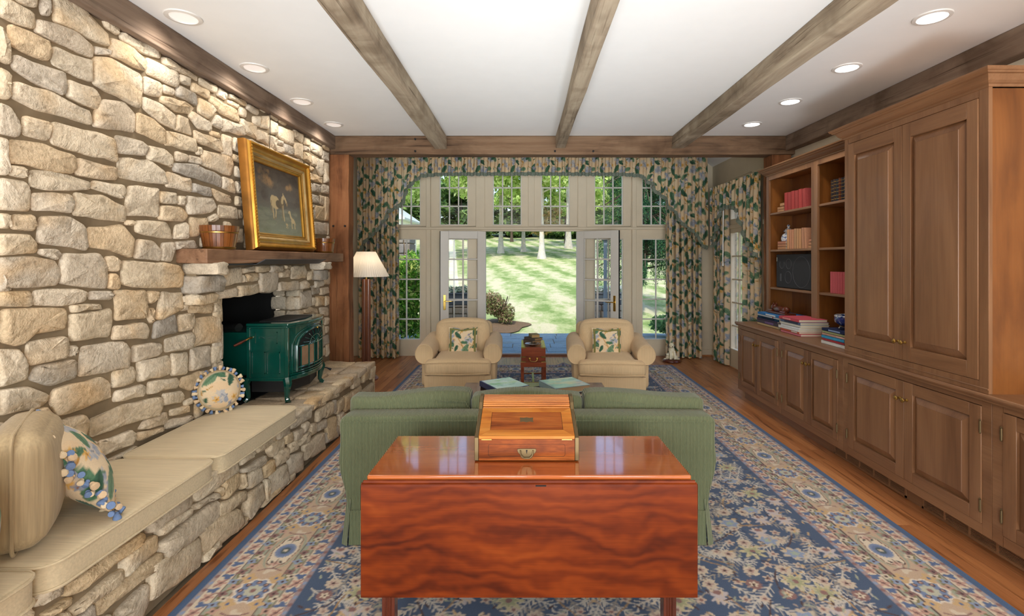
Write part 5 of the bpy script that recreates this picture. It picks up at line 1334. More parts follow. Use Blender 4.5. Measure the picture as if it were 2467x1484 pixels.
part('seat_base', MB().rbox((SX, 3.22, .25), (.82, .42, .12), .03, (0, 0, 0), 4), M['cord'], t, True)
for i in (-1, 0, 1):
    part('seat_cushion', MB().rbox((SX+i*.54, 3.27, .43), (.268, .37, .085), .045, (0, 0, .02), 8), M['cord'], t, True)
for i, (c, hw, dz) in enumerate(((-.655, .347, .004), (.018, .322, 0), (.692, .345, -.006))):
    rr = random.Random(i)
    def wp(p, q, c=c, k=i):
        q[2] += .010*math.sin(p[0]*3+k*2)*(p[2] > 0)+(-.022*max(0, p[0]) if k == 2 else (.006*p[0] if k == 0 else 0))*(p[2] > 0)
        q[1] += .02*math.sin(p[0]*2.2+k)
        return q
    mb = MB().rbox((c, 2.945, .60), (hw, .075, .172), .028, (0, .022, .006), 14, wp)
    cu = part('back_cushion', mb, M['cord'], t, True)
    pp = [(c+hw*math.copysign(min(1, abs(s)), s)*.99, 2.880, .725+.010*math.sin(s*3+i*2)+((-.022*max(0, s)) if i == 2 else 0)) for s in np.linspace(-.93, .93, 14)]
    pp = [(c-hw*.985, 2.885, .56)]+[(c-hw*.98, 2.882, .69)]+pp+[(c+hw*.98, 2.882, .69-(.02 if i == 2 else 0)), (c+hw*.985, 2.885, .56)]
    part('piping', MB().tube(pp, .0055, 6), M['cord'], cu, True)
# skirt with kick pleats
sk = MB()
def wall_strip(pts, z0, z1, fl):
    V = []; n = len(pts)
    for x, y in pts: V.append((x, y, z1))
    for x, y in pts:
        d = Vector((x-SX, y-3.2)); d = d.normalized()*fl; V.append((x+d.x*.35, y+d.y, z0))
    return V, [(i, i+1, n+i+1, n+i) for i in range(n-1)]
pts = []
N = 60
for i in range(N+1):
    x = SX-.958+1.916*i/N; pts.append((x, 2.682+.003*math.sin(i*1.1)))
sk.add(*wall_strip(pts, .016, .20, .012))
for s in (-1, 1):
    pts = [(SX+s*.965, 2.70), (SX+s*.985, 2.74), (SX+s*.975, 3.0), (SX+s*.98, 3.3), (SX+s*.985, 3.63)]
    sk.add(*wall_strip(pts, .016, .26, .03))
    sk.add([(SX+s*.952, 2.684, .26), (SX+s*.978, 2.70, .26), (SX+s*1.004, 2.69, .016), (SX+s*.968, 2.668, .016)], [(0, 1, 2, 3)])
part('skirt', sk, M['cord'], t, True, ang=60)
mb = MB().box(SX-.95, SX+.95, 2.70, 3.62, .03, .14)
part('underframe', mb, M['soot'], t)

# ------------------------------------------------------------------ armchairs
def armchair(loc, rz, label, dup_of=None):
    t = thing('armchair', label, 'armchair', loc, (0, 0, rz), group='beige roll-arm armchairs')
    c = M['chair']
    t.scale = (.955, .98, .98)
    part('seat_base', MB().rbox((0, .38, .235), (.375, .38, .085), .02, (0, 0, 0), 5), c, t, True, world=False)
    T = MB().rbox((0, .335, .405), (.285, .36, .085), .05, (0, .0, .035), 9)
    T.rbox((0, .055, .400), (.368, .095, .080), .05, (0, .012, .022), 9)
    sc = part('seat_cushion', T, c, t, True, world=False)
    part('piping', MB().tube([(-.355, -.035, .458), (-.2, -.047, .466), (0, -.050, .468), (.2, -.047, .466), (.355, -.035, .458)], .005, 6).tube([(-.355, -.035, .342), (0, -.047, .338), (.355, -.035, .342)], .005, 6), c, sc, True, world=False)
    bc = part('back_cushion', MB().rbox((0, .60, .640), (.335, .10, .190), .085, (0, .06, .02), 10, lambda p, q: [q[0]*(1-.04*max(0, -p[2])), q[1]+.10*(p[2]+1)*.5, q[2]+.02*(1-p[0]**2)*(p[2] > .2)]), c, t, True, world=False)
    part('back', MB().rbox((0, .80, .47), (.365, .07, .325), .06, (0, .02, .012), 8, lambda p, q: [q[0], q[1]+.09*(p[2]+1)*.5, q[2]+.018*(1-p[0]**2)*(p[2] > .2)]), c, t, True, world=False)
    for s in (-1, 1):
        # rolled arm: a roll on a slimmer panel, pinched at the front
        pr = []
        for k in range(20):
            a = -2.2+k*(2*math.pi-1.1)/19
            pr.append((s*(.385+.105*math.sin(a)*1.05), .545+.105*math.cos(a)))
        pr = [(s*(.385+.108*math.cos(2*math.pi*k/22)), .535+.112*math.sin(2*math.pi*k/22)) for k in range(22)]
        V = []; Fc = []; n = 22
        yl = [(.085, .80, 0), (.075, .93, 0), (.085, .985, 0), (.12, 1.0, 0), (.45, 1.0, .012), (.86, .98, .03)]
        for y, k, up in yl:
            for x, z in pr: V.append((s*.385+(x-s*.385)*k, y, .535+(z-.535)*k+up))
        for i in range(len(yl)-1):
            for j in range(n):
                q = (i*n+j, i*n+(j+1) % n, (i+1)*n+(j+1) % n, (i+1)*n+j); Fc.append(q if s < 0 else tuple(reversed(q)))
        Fc += [tuple(range(n)) if s > 0 else tuple(range(n-1, -1, -1)), tuple((len(yl)-1)*n+j for j in (range(n-1, -1, -1) if s > 0 else range(n)))]
        mb = MB().add(V, Fc).rbox((s*.362, .48, .345), (.065, .38, .17), .04, (0, 0, 0), 5)
        part('arm', mb, c, t, True, world=False, ang=50)
    sk = MB(); pts = []
    for s in np.linspace(-1, 1, 24): pts.append((s*.382, -.012+.004*math.sin(s*23)))
    V = [(x, y, .175) for x, y in pts]+[(x*1.03, y-.012, .004) for x, y in pts]
    sk.add(V, [(i, i+24, i+25, i+1) for i in range(23)])
    for s in (-1, 1):
        V = [(s*.384, -.01, .175), (s*.392, .40, .175), (s*.392, .86, .175), (s*.41, -.02, .004), (s*.415, .40, .004), (s*.41, .88, .004)]
        sk.add(V, [(0, 3, 4, 1), (1, 4, 5, 2)])
    sk.add([(-.384, .865, .175), (.384, .865, .175), (.40, .885, .004), (-.40, .885, .004)], [(0, 1, 2, 3)])
    part('skirt', sk, c, t, True, world=False)
    return t
M['chintz'] = colmat('chintz_cloth', .9, .1, .15, grain=300, gstr=.06)
a1 = armchair((-.700, 5.28, .012), R(2), 'beige roll-arm armchair on the left, in front of the open left door leaf')
a2 = armchair((.925, 5.22, .012), R(-4), 'beige roll-arm armchair on the right, in front of the open right door leaf')

def pillow_mesh(name, hw, hh, th, uv, border=None, n=34, dip=.0, seed=0, colfn=None, sc=1.0):
    # square pillow with knife edge; local x, z are its plane, y its thickness; printed both sides
    g = np.linspace(-1, 1, n); U, Vv = np.meshgrid(g, g, indexing='ij')
    pin = 1-.05*(1-Vv**2); pin2 = 1-.05*(1-U**2)
    X = U*hw*pin; Z = Vv*hh*pin2
    Z = Z-dip*np.exp(-(U/.32)**2)*np.clip(Vv, 0, 1)**2*hh
    T = th*np.clip((1-U**2)*(1-Vv**2), 0, 1)**.55*(1+.05*np.sin(U*5+seed)*np.sin(Vv*4))
    V = []; Q = []; cl = []
    for k, s in enumerate((-1, 1)):
        V.append(np.stack([X, s*T, Z], -1).reshape(-1, 3)); Q.append(grid_faces(n, n, k*n*n, flip=(s > 0)))
        cc = colfn(U, Vv, s) if colfn else chintz(uv[0]+U*hw*sc+.5*s, uv[1]-Vv*hh*sc)
        if border is not None:
            mk = np.maximum(abs(U), abs(Vv)); cc = np.where(((mk > .80) & (mk < .93))[..., None], border, cc)
        cl.append(cc.reshape(-1, 3))
    return mesh_np(name, np.concatenate(V), np.concatenate(Q), M['chintz'], np.concatenate(cl))
for ch, (sx, ry, lab), uv in ((a1, (.02, .0, 'square floral pillow with olive border on the left armchair'), (.20, .20)), (a2, (-.02, .0, 'square floral pillow with olive border on the right armchair'), (.19, .21))):
    Mx = Matrix.Translation(ch.location) @ Matrix.Rotation(ch.rotation_euler[2], 4, 'Z')
    p = Mx @ Vector((sx, .385, .608))
    obj('throw_pillow', pillow_mesh('throw_pillow', .165, .165, .055, uv, rgb(130, 126, 74), 44, .10, sc=1.5), None, loc=p, rot=(R(-14), 0, ch.rotation_euler[2]), label=lab, category='pillow', group='floral pillows on the armchairs')

# ------------------------------------------------------------------ trunk on stand between the chairs
cx, y0 = .108, 5.60
t = thing('trunk_table', 'small brass-cornered mahogany chest on a stand between the armchairs', 'side table', (cx, 5.85, .012))
hw = .137
part('chest', MB().box(cx-hw, cx+hw, y0, y0+.50, .40, .566), M['trunk'], t, bev=.003)
part('lid_seam', MB().box(cx-hw-.0008, cx+hw+.0008, y0-.0008, y0+.5008, .462, .4645), M['soot'], t)
for s in (-1, 1):
    for z0_, z1_ in ((.554, .5675), (.452, .464), (.3985, .410)):
        xa = sorted((cx+s*(hw+.001), cx+s*(hw-.05)))
        part('corner_brass', MB().box(xa[0], xa[1], y0-.0016, y0+.02, z0_, z1_), M['brightbrass'], t)
    part('top_band', MB().box(min(cx+s*hw, cx+s*(hw-.042)), max(cx+s*hw, cx+s*(hw-.042)), y0+.001, y0+.499, .5655, .5672), M['brightbrass'], t)
hd = part('handle', MB().tube([(cx-.042, y0-.014, .438), (cx-.038, y0-.02, .420), (cx-.02, y0-.02, .410), (cx+.02, y0-.02, .410), (cx+.038, y0-.02, .420), (cx+.042, y0-.014, .438)], .004, 8), M['brass'], t, True)
for s in (-1, 1): part('rosette', MB().lathe([(0, -.016), (.013, -.010), (.017, 0)], (cx+s*.042, y0, .438), 14, 'y'), M['brass'], hd, True)
part('stand_frame', MB().box(cx-hw-.006, cx+hw+.006, y0-.006, y0+.506, .345, .399), M['trunk'], t, bev=.003)
for x in (cx-hw+.013, cx+hw-.013):
    for y in (y0+.013, y0+.487): part('leg', MB().box(x-.018, x+.018, y-.018, y+.018, .012, .346), M['trunk'], t, bev=.002)
part('stretcher', MB().box(cx-hw+.02, cx+hw-.02, y0+.006, y0+.022, .155, .172), M['trunk'], t)
part('stretcher', MB().box(cx-hw+.02, cx+hw-.02, y0+.48, y0+.496, .155, .172), M['trunk'], t)
part('stretcher', MB().box(cx-.012, cx+.012, y0+.02, y0+.48, .156, .171), M['trunk'], t)

# ------------------------------------------------------------------ coffee table
t = thing('coffee_table', 'low dark wooden coffee table behind the sofa cushions', 'coffee table', (.09, 4.18, .012))
part('tabletop', MB().box(-.52, .70, 3.90, 4.47, .425, .45), M['coffee'], t, bev=.005)
part('apron', MB().box(-.46, .64, 3.95, 4.42, .34, .425), M['coffee'], t)
for x in (-.455, .635):
    for y in (3.955, 4.415): part('leg', MB().box(x-.03, x+.03, y-.03, y+.03, .012, .4), M['coffee'], t, bev=.004)

# ------------------------------------------------------------------ floor lamp in the bay
lx, ly = -2.04, 6.45
t = thing('floor_lamp', 'tall floor lamp with fluted wooden column and pleated white shade', 'floor lamp', (lx, ly, 0))
part('base', MB().lathe([(.15, 0), (.155, .02), (.13, .05), (.08, .07), (.065, .10)], (lx, ly, 0), 28), M['lampwood'], t, True)
n = 64; V = []; Fc = []
for z, k in ((.10, 1), (.5, 1), (.9, .985), (1.30, .96)):
    for i in range(n):
        a = 2*math.pi*i/n; r_ = (.056-.006*(.5+.5*math.cos(a*16)))*k; V.append((lx+r_*math.cos(a), ly+r_*math.sin(a), z))
for i in range(3):
    for j in range(n): Fc.append((i*n+j, i*n+(j+1) % n, (i+1)*n+(j+1) % n, (i+1)*n+j))
part('column', MB().add(V, Fc), M['lampwood'], t, True)
part('stem', MB().tube([(lx, ly, 1.29), (lx, ly, 1.50)], .010, 10), M['brass'], t, True)
n = 180; V = []; Fc = []
for z, r_ in ((1.335, .285), (1.45, .225), (1.56, .165), (1.655, .118)):
    for i in range(n):
        a = 2*math.pi*i/n; q = r_*(1+.016*math.cos(a*60)); V.append((lx+q*math.cos(a), ly+q*math.sin(a), z))
for i in range(3):
    for j in range(n): Fc.append((i*n+j, i*n+(j+1) % n, (i+1)*n+(j+1) % n, (i+1)*n+j))
k = NT('pleated_shade')
tb = k.n('BsdfTranslucent', {'Color': C(238, 232, 220)}); k.p(Base_Color=C(240, 236, 228), Roughness=.9)
ms = k.n('MixShader', {0: .35, 1: k.b.outputs[0], 2: tb.outputs[0]}); k.t.links.new(ms.outputs[0], k.t.nodes['Material Output'].inputs[0])
part('lamp_shade', MB().add(V, Fc), k.m, t, True)
part('bulb', MB().ball((lx, ly, 1.53), .03, 12, (1, 1, 1.25)), emit('bulb', (1, .78, .52, 1), 12), t, True)
light('lamp_bulb', 'POINT', (lx, ly, 1.47), (0, 0, 0), 3, (1, .80, .58), shadow_soft_size=.04)
# ------------------------------------------------------------------ cabinets along the right wall (fronts look to -X)
XB, XF = 3.045, 2.42          # back, face of the base units
ZC = .852
def panel_door(root, x, y0, y1, z0, z1, st, name='cabinet_door', bev=.045, rail=None):
    # framed raised-panel door in the plane x, facing -X
    rail = rail or st
    a0, a1, b0, b1 = y0+st, y1-st, z0+rail, z1-rail
    V = [(x+.014, a0, b0), (x+.014, a1, b0), (x+.014, a1, b1), (x+.014, a0, b1), (x+.012, a0+.003, b0+.003), (x+.012, a1-.003, b0+.003), (x+.012, a1-.003, b1-.003), (x+.012, a0+.003, b1-.003)]
    q = bev
    V += [(x-.006, a0+q, b0+q), (x-.006, a1-q, b0+q), (x-.006, a1-q, b1-q), (x-.006, a0+q, b1-q), (x-.009, a0+q+.002, b0+q+.002), (x-.009, a1-q-.002, b0+q+.002), (x-.009, a1-q-.002, b1-q-.002), (x-.009, a0+q+.002, b1-q-.002)]
    Fc = []
    for l in range(3):
        for k in range(4):
            m_ = (k+1) % 4; Fc.append((l*4+k, l*4+4+k, l*4+4+m_, l*4+m_))
    Fc.append((15, 14, 13, 12))
    d = part(name, MB().add(V, Fc), M['cab'], root)
    for a in (y0, y1-st): part('stile', MB().box(x-.004, x+.018, a, a+st, z0, z1), M['cab'], d, bev=.002)
    for b in (z0, z1-rail): part('rail', MB().box(x-.004, x+.018, y0+st, y1-st, b, b+rail), M['caby'], d, bev=.002)
    return d
def knob(d, x, y, z):
    part('knob', MB().lathe([(.009, 0), (.010, -.004), (.005, -.008), (.005, -.020), (.013, -.026), (.015, -.032), (.011, -.037), (.0, -.040)], (x-.004, y, z), 14, 'x'), M['brass'], d, True)
def hinge(d, x, y, z):
    part('hinge', MB().tube([(x-.007, y, z-.03), (x-.007, y, z+.03)], .0055, 8).ball((x-.007, y, z-.034), .005, 6).ball((x-.007, y, z+.034), .005, 6), M['dullbrass'], d, True)
# (far edge, near edge) of each unit, with the door pair inside it
units = [((5.63, 4.70), (5.574, 5.158, 4.737), 'base cabinet with two narrow doors at the far end of the row'),
         ((4.70, 3.775), (4.654, 4.242, 3.833), 'base cabinet with two narrow doors, second from the far end'),
         ((3.775, 2.575), (3.718, 3.167, 2.63), 'wide base cabinet with two doors under the tall armoire'),
         ((2.575, 1.40), (2.515, 1.98, 1.46), 'base cabinet nearest the camera at the right edge')]
ZD0, ZD1 = .155, .780
bases = []
for (yf, yn), (d0, dm, d1), lab in units:
    t = thing('base_cabinet', lab, 'cabinet', ((XF+XB)/2, (yf+yn)/2, 0), group='raised-panel base cabinets'); bases.append(t)
    m = MB()
    for a, b, z, y in holed(yn+.0006, yf-.0006, .10, .822, [(d1, d0, ZD0, ZD1)]): m.box(XF, XF+.022, a, b, z, y)
    part('face_frame', m, M['caby'], t, bev=.0015)
    part('carcass', MB().box(XF+.03, XB, yn+.001, yf-.001, .10, .822), M['cabin'], t)
    part('toe_kick', MB().box(XF+.066, XF+.085, yn+.001, yf-.03 if yf > 5.6 else yf-.001, 0, .10), M['caby'], t)
    for k, (a, b) in enumerate(((dm+.0012, d0-.002), (d1+.002, dm-.0012))):
        st = .058 if d0-d1 < .9 else .070
        d = panel_door(t, XF-.001, a, b, ZD0+.002, ZD1-.003, st, bev=.042)
        y = dm+.028 if k == 0 else dm-.028
        knob(d, XF-.001, y, ZD1-.115)
        hy = d0-.001 if k == 0 else d1+.001
        for hz in (ZD0+.10, ZD1-.11): hinge(d, XF-.004, hy, hz)
# worktop in one piece
t = thing('worktop', 'long dark wooden worktop running over all base cabinets', 'worktop', (2.72, 3.5, ZC))
part('slab', MB().box(2.392, XB, 1.40, 5.655, .826, ZC), M['caby'], t, bev=.006)
part('edge_moulding', MB().tube([(2.402, 1.40, .838), (2.402, 5.645, .838)], .013, 8).box(2.404, 2.43, 1.40, 5.645, .812, .827), M['caby'], t, True, ang=50)
# toe-kick air grilles
for y0, y1, n, lab in ((3.23, 3.98, 5, 'dark slotted air grille in the toe kick, the farther of two'), (1.95, 3.10, 7, 'dark slotted air grille in the toe kick, the nearer of two')):
    t = thing('air_grille', lab, 'grille', (XF+.062, (y0+y1)/2, .05), group='toe-kick grilles')
    x = XF+.058
    part('frame', MB().box(x, x+.007, y0, y1, .006, .02).box(x, x+.007, y0, y1, .088, .097).box(x, x+.007, y0, y0+.012, .006, .097).box(x, x+.007, y1-.012, y1, .006, .097), M['caby'], t)
    part('shade_sheet', MB().box(x+.0055, x+.0075, y0+.01, y1-.01, .018, .09), M['soot'], t)  # black sheet stands in for the shade behind the slats
    for i in range(1, n): part('divider', MB().box(x, x+.006, y0+(y1-y0)*i/n-.006, y0+(y1-y0)*i/n+.006, .02, .088), M['caby'], t)
    for i in range(9): part('slat', MB().box(x+.001, x+.0055, y0+.012, y1-.012, .0225+i*.0074, .0258+i*.0074), M['cab'], t)

def crown(root, prof, path, name='crown', mat='caby'):
    # prof: (out, z); path: list of (x, y, nx, ny) corners with the miter direction
    V = []; n = len(prof); Fc = []
    for x, y, nx, ny in path:
        for o, z in prof: V.append((x+nx*o, y+ny*o, z))
    for i in range(len(path)-1):
        for j in range(n-1): Fc.append((i*n+j, i*n+j+1, (i+1)*n+j+1, (i+1)*n+j))
    mb = MB().add(V, Fc); me_ = part(name, mb, M[mat], root)
    bm = bmesh.new(); bm.from_mesh(me_.data); bmesh.ops.recalc_face_normals(bm, faces=bm.faces); bm.to_mesh(me_.data); bm.free()
    return me_
# armoire standing on the worktop
AY0, AY1, AX = 2.577, 3.735, 2.405
t = thing('armoire', 'tall wooden armoire with two raised-panel doors on the worktop', 'cabinet', (2.72, 3.155, ZC))
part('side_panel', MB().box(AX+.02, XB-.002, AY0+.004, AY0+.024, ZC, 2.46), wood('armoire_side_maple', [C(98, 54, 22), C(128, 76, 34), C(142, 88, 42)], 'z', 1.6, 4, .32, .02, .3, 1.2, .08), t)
part('side_panel', MB().box(AX+.02, XB-.002, AY1-.02, AY1, ZC, 2.46), M['cab'], t)
part('top_panel', MB().box(AX+.02, XB-.002, AY0+.004, AY1, 2.44, 2.46), M['caby'], t)
part('carcass', MB().box(AX+.03, XB-.01, AY0+.03, AY1-.03, ZC+.002, 2.43), M['cabin'], t)
m = MB()
for a, b, z, y in holed(AY0, AY1, ZC, 2.47, [(2.632, 3.690, .912, 2.407)]): m.box(AX, AX+.022, a, b, z, y)
part('face_frame', m, M['cab'], t, bev=.002)
part('base_bead', MB().tube([(AX-.001, AY0, .878), (AX-.001, AY1, .878)], .005, 6), M['caby'], t, True)
for a, b, s in ((2.634, 3.161, 0), (3.164, 3.688, 1)):
    d = panel_door(t, AX-.001, a, b, .915, 2.404, .068, bev=.044, rail=.09)
    knob(d, AX-.001, 3.1625+(.028 if s else -.028), 1.03)
cp = [(0, 2.445), (.006, 2.447), (.008, 2.458), (.018, 2.462), (.030, 2.472), (.040, 2.488), (.046, 2.498), (.060, 2.501), (.062, 2.508), (.070, 2.512), (.076, 2.520), (.076, 2.528), (0, 2.528)]
crown(t, cp, [(XB-.002, AY0+.004, 0, -1), (AX, AY0, -1, -1), (AX, AY1, -1, 1), (XB-.002, AY1, 0, 1)])
part('crown_top', MB().box(AX-.07, XB-.002, AY0-.07, AY1+.07, 2.522, 2.528), M['caby'], t)

# open bookcase beyond the armoire
BX, BY0, BY1 = 2.72, 3.74, 5.588
t = thing('bookcase', 'built-in wooden bookcase with two open bays beyond the armoire', 'bookcase', (2.88, 4.67, ZC))
part('back_panel', MB().box(XB-.045, XB-.03, BY0, BY1, ZC, 2.48), M['cabin'], t)
part('side_panel', MB().box(BX+.02, XB-.03, BY1-.022, BY1, ZC, 2.48), M['cabin'], t)
part('side_panel', MB().box(BX+.02, XB-.03, BY0, BY0+.02, ZC, 2.48), M['cabin'], t)
part('divider', MB().box(BX+.02, XB-.03, 4.655, 4.68, ZC, 2.48), M['cabin'], t)
part('top_panel', MB().box(BX+.02, XB-.03, BY0, BY1, 2.455, 2.48), M['cabin'], t)
m = MB()
for a, b, z, y in holed(BY0, BY1, ZC, 2.485, [(4.715, 5.532, ZC, 2.428), (3.80, 4.618, ZC, 2.428)]): m.box(BX, BX+.022, a, b, z, y)
part('face_frame', m, M['cab'], t, bev=.002)
for a, b in ((4.68, 5.565), (3.76, 4.655)):
    for z in (2.066, 1.662, 1.250): part('shelf', MB().box(BX+.012, XB-.045, a+.002, b-.002, z-.024, z), M['caby'], t, bev=.004)
cp = [(0, 2.478), (.005, 2.480), (.008, 2.490), (.016, 2.494), (.030, 2.508), (.040, 2.524), (.052, 2.530), (.056, 2.538), (.068, 2.546), (.072, 2.556), (0, 2.556)]
crown(t, cp, [(BX, BY0+.08, -1, 0), (BX, BY1, -1, 1), (XB-.03, BY1, 0, 1)])
part('crown_top', MB().box(BX-.066, XB-.03, BY0+.08, BY1+.066, 2.550, 2.556), M['caby'], t)
t = thing('wall_outlet', 'small beige wall outlet above the bookcase crown', 'outlet', (WX1, 4.35, 2.66))
part('plate', MB().box(WX1-.006, WX1, 4.315, 4.385, 2.615, 2.705), M['cream'], t, bev=.002)
part('socket', MB().box(WX1-.008, WX1-.005, 4.335, 4.365, 2.665, 2.69).box(WX1-.008, WX1-.005, 4.335, 4.365, 2.63, 2.655), M['ivory'], t)

# ------------------------------------------------------------------ books
BM = {}
def bookmat(c):
    if c not in BM: BM[c] = cloth('book_cloth_%d_%d_%d' % c, C(*c), 300, .75, .1, var=.05, sheen=0)
    return BM[c]
def book(loc, size, col, pose, label, group, rz=0, band=None, pages=None):
    # size: (thickness, height, depth). pose 'up': spine to -X, standing; 'flat': lying, spine to -X
    T, Hh, D = size
    t = thing('book', label, 'book', loc, (0, 0, rz), group=group)
    c = .0025; m = MB()
    if pose == 'up':
        m.box(0, D, -T/2, -T/2+c, 0, Hh).box(0, D, T/2-c, T/2, 0, Hh).box(0, .004, -T/2+c*.3, T/2-c*.3, 0, Hh)
        m.tube([(.004, 0, .0005), (.004, 0, Hh-.0005)], T*.46, 10) if T < .05 else None
        part('cover', m, bookmat(col), t, world=False)
        part('pages', MB().box(.004, D-.004, -T/2+c, T/2-c, .003, Hh-.004), pages or M['paper'], t, world=False)
        if band:
            b = MB()
            for z in (.12, .28, .44, .60, .76, .9): b.tube([(.0035, 0, Hh*z-.002), (.0035, 0, Hh*z+.002)], T*.47, 10)
            part('gilt_band', b, M['brass'], t, world=False)
    else:
        m.box(0, D, -Hh/2, Hh/2, 0, c).box(0, D, -Hh/2, Hh/2, T-c, T).box(0, .004, -Hh/2, Hh/2, c*.3, T-c*.3)
        part('cover', m, bookmat(col), t, world=False)
        part('pages', MB().box(.004, D-.005, -Hh/2+.004, Hh/2-.004, c, T-c), pages or M['paper'], t, world=False)
        if band:
            part('spine_label', MB().box(-.0008, .001, -Hh*band[1], Hh*band[2], T*.2, T*.8), bookmat(band[0]), t, world=False)
    return t
ORD = ['first', 'second', 'third', 'fourth', 'fifth', 'sixth', 'seventh', 'eighth']
tan = (196, 150, 112)
S1, S2, S3 = 2.067, 1.663, 1.251
r_ = random.Random(6)
for i in range(6):
    b = book((2.765, 5.255-i*.0675, S1), (.060, .192-.004*(i % 2), .19), (178-(i % 2)*8, 76, 74), 'up', f'tall red cloth book, {ORD[i]} from the far end of the top shelf row', 'red books on the top shelf')
    if i == 5: b.rotation_euler = (R(-4), 0, 0); b.location.y -= .010
for i, (z, L, y) in enumerate(((0, .13, 5.385), (.029, .13, 5.385), (.062, .085, 5.352))):
    book((2.775, y, S1+z), (.028 if i < 2 else .032, L, .12), tan, 'flat', ('tan book lying at the bottom of the small stack beside the red books', 'tan book lying in the middle of the small stack beside the red books', 'short tan book on top of the small stack beside the red books')[i], 'tan books on the top shelf')
for i in range(8):
    b = book((2.765, 5.205-i*.0445, S2), (.0365, .205-.003*(i % 3), .17), (202-(i*13) % 20, 152-(i*13) % 16, 110), 'up', f'worn tan book standing on the second shelf, {ORD[i]} from the blue jar', 'tan books standing on the second shelf')
    if i > 5: b.rotation_euler = (R(-3), 0, 0); b.location.y -= .012
for i in range(3):
    book((2.765, 5.345, S2+i*.029), (.028, .16, .13), (200, 150-i*6, 112), 'flat', f'tan book lying in front of the blue jar, {("lowest", "middle", "topmost")[i]} of three', 'tan books lying by the blue jar')
    book((2.765, 4.775, S2+i*.030), (.029, .135-.01*i, .13), (204, 156-i*5, 118), 'flat', f'tan book lying beside the bookcase divider, {("lowest", "middle", "topmost")[i]} of three', 'tan books lying by the divider')
leather = [(52, 46, 48), (62, 50, 46), (48, 50, 56), (90, 48, 34), (44, 42, 46), (46, 50, 58), (54, 46, 44)]
for i in range(7):
    book((2.775, 4.478-i*.0365, S1), (.034, .198+.004*(i % 2), .16), leather[i], 'up', f'dark leather book with gilt bands, {ORD[i]} from the bookcase divider', 'dark leather books on the right bay', band=True)
for i in range(7):
    book((2.775, 4.488-i*.0365, S3), (.034, .192, .16), (196, 98, 104), 'up', f'pink cloth book on the lower right shelf, {ORD[i]} from the divider', 'pink books on the lower right shelf')
def stack(x, y, items, L, D, where, grp, r):
    z = ZC+.001; n = len(items)
    for i, (c, th, nm, band) in enumerate(items):
        pos = 'bottom' if i == 0 else ('top' if i == n-1 else f'{ORD[i]} from the bottom')
        book((x+r.uniform(-.012, .012), y+r.uniform(-.012, .012), z), (th-.0006, L+r.uniform(-.02, .02)-.010*i*0, D), c, 'flat', f'{nm} {pos} of the {where}', grp, band=band)
        z += th
    return z
zt = stack(2.545, 5.215, [((226, 200, 150), .024, 'cream book at', None), ((84, 78, 88), .034, 'grey patterned book', ((120, 96, 140), .3, .1)), ((78, 66, 92), .014, 'thin purple book', None), ((28, 66, 92), .024, 'dark blue book', ((20, 40, 60), .3, .3)),
    ((206, 214, 220), .017, 'silver-white book', ((176, 60, 60), .28, -.22)), ((66, 132, 196), .022, 'bright blue book on', ((226, 236, 240), .36, .1))], .44, .30, 'farthest stack on the worktop', 'books stacked at the far end of the worktop', r_)
z2 = stack(2.50, 4.690, [((220, 130, 142), .020, 'pink book at', None), ((214, 110, 84), .021, 'coral book', ((236, 222, 210), .4, -.1)), ((228, 230, 228), .021, 'white book', None), ((222, 224, 226), .019, 'pale grey book', None), ((218, 216, 204), .022, 'off-white book', None),
    ((96, 116, 150), .024, 'slate blue book', ((60, 66, 80), .4, .3)), ((198, 84, 96), .025, 'red-spined book on', ((226, 150, 150), .1, .3))], .335, .265, 'middle stack on the worktop', 'books stacked in the middle of the worktop', r_)
z3 = stack(2.50, 4.03, [((226, 226, 222), .027, 'white book at', None), ((190, 72, 80), .021, 'red book', None), ((70, 160, 204), .024, 'sky blue book', None), ((204, 160, 140), .019, 'tan and pink book', ((222, 180, 170), .45, -.1)), ((166, 172, 126), .020, 'sage green book', None),
    ((40, 50, 84), .021, 'navy book on', ((140, 160, 200), .3, .2))], .30, .25, 'stack beside the armoire', 'books stacked beside the armoire', r_)
# carved wooden piece on the far stack
t = thing('carved_figure', 'carved reddish wooden reclining animal on the far book stack', 'figurine', (2.66, 5.16, zt))
part('plinth', MB().box(2.60, 2.72, 4.97, 5.36, zt+.001, zt+.022), M['mahogleg'], t, bev=.006)
mb = MB().ball((2.66, 5.17, zt+.045), .05, 12, (.9, 2.4, .75)).ball((2.66, 5.29, zt+.062), .034, 10, (.9, 1.1, 1)).ball((2.66, 5.325, zt+.048), .018, 8, (.9, 1.3, .8)).ball((2.66, 5.05, zt+.052), .04, 10, (.9, 1.2, .85))
mb.tube([(2.63, 5.27, zt+.03), (2.63, 5.33, zt+.027), (2.63, 5.35, zt+.028)], .011, 8).tube([(2.63, 5.03, zt+.04), (2.62, 5.08, zt+.03), (2.63, 5.0, zt+.027)], .015, 8).ball((2.645, 5.275, zt+.094), .010, 6, (1, 1, 1.6)).ball((2.675, 5.275, zt+.094), .010, 6, (1, 1, 1.6))
part('animal', mb, M['mahogleg'], t, True)
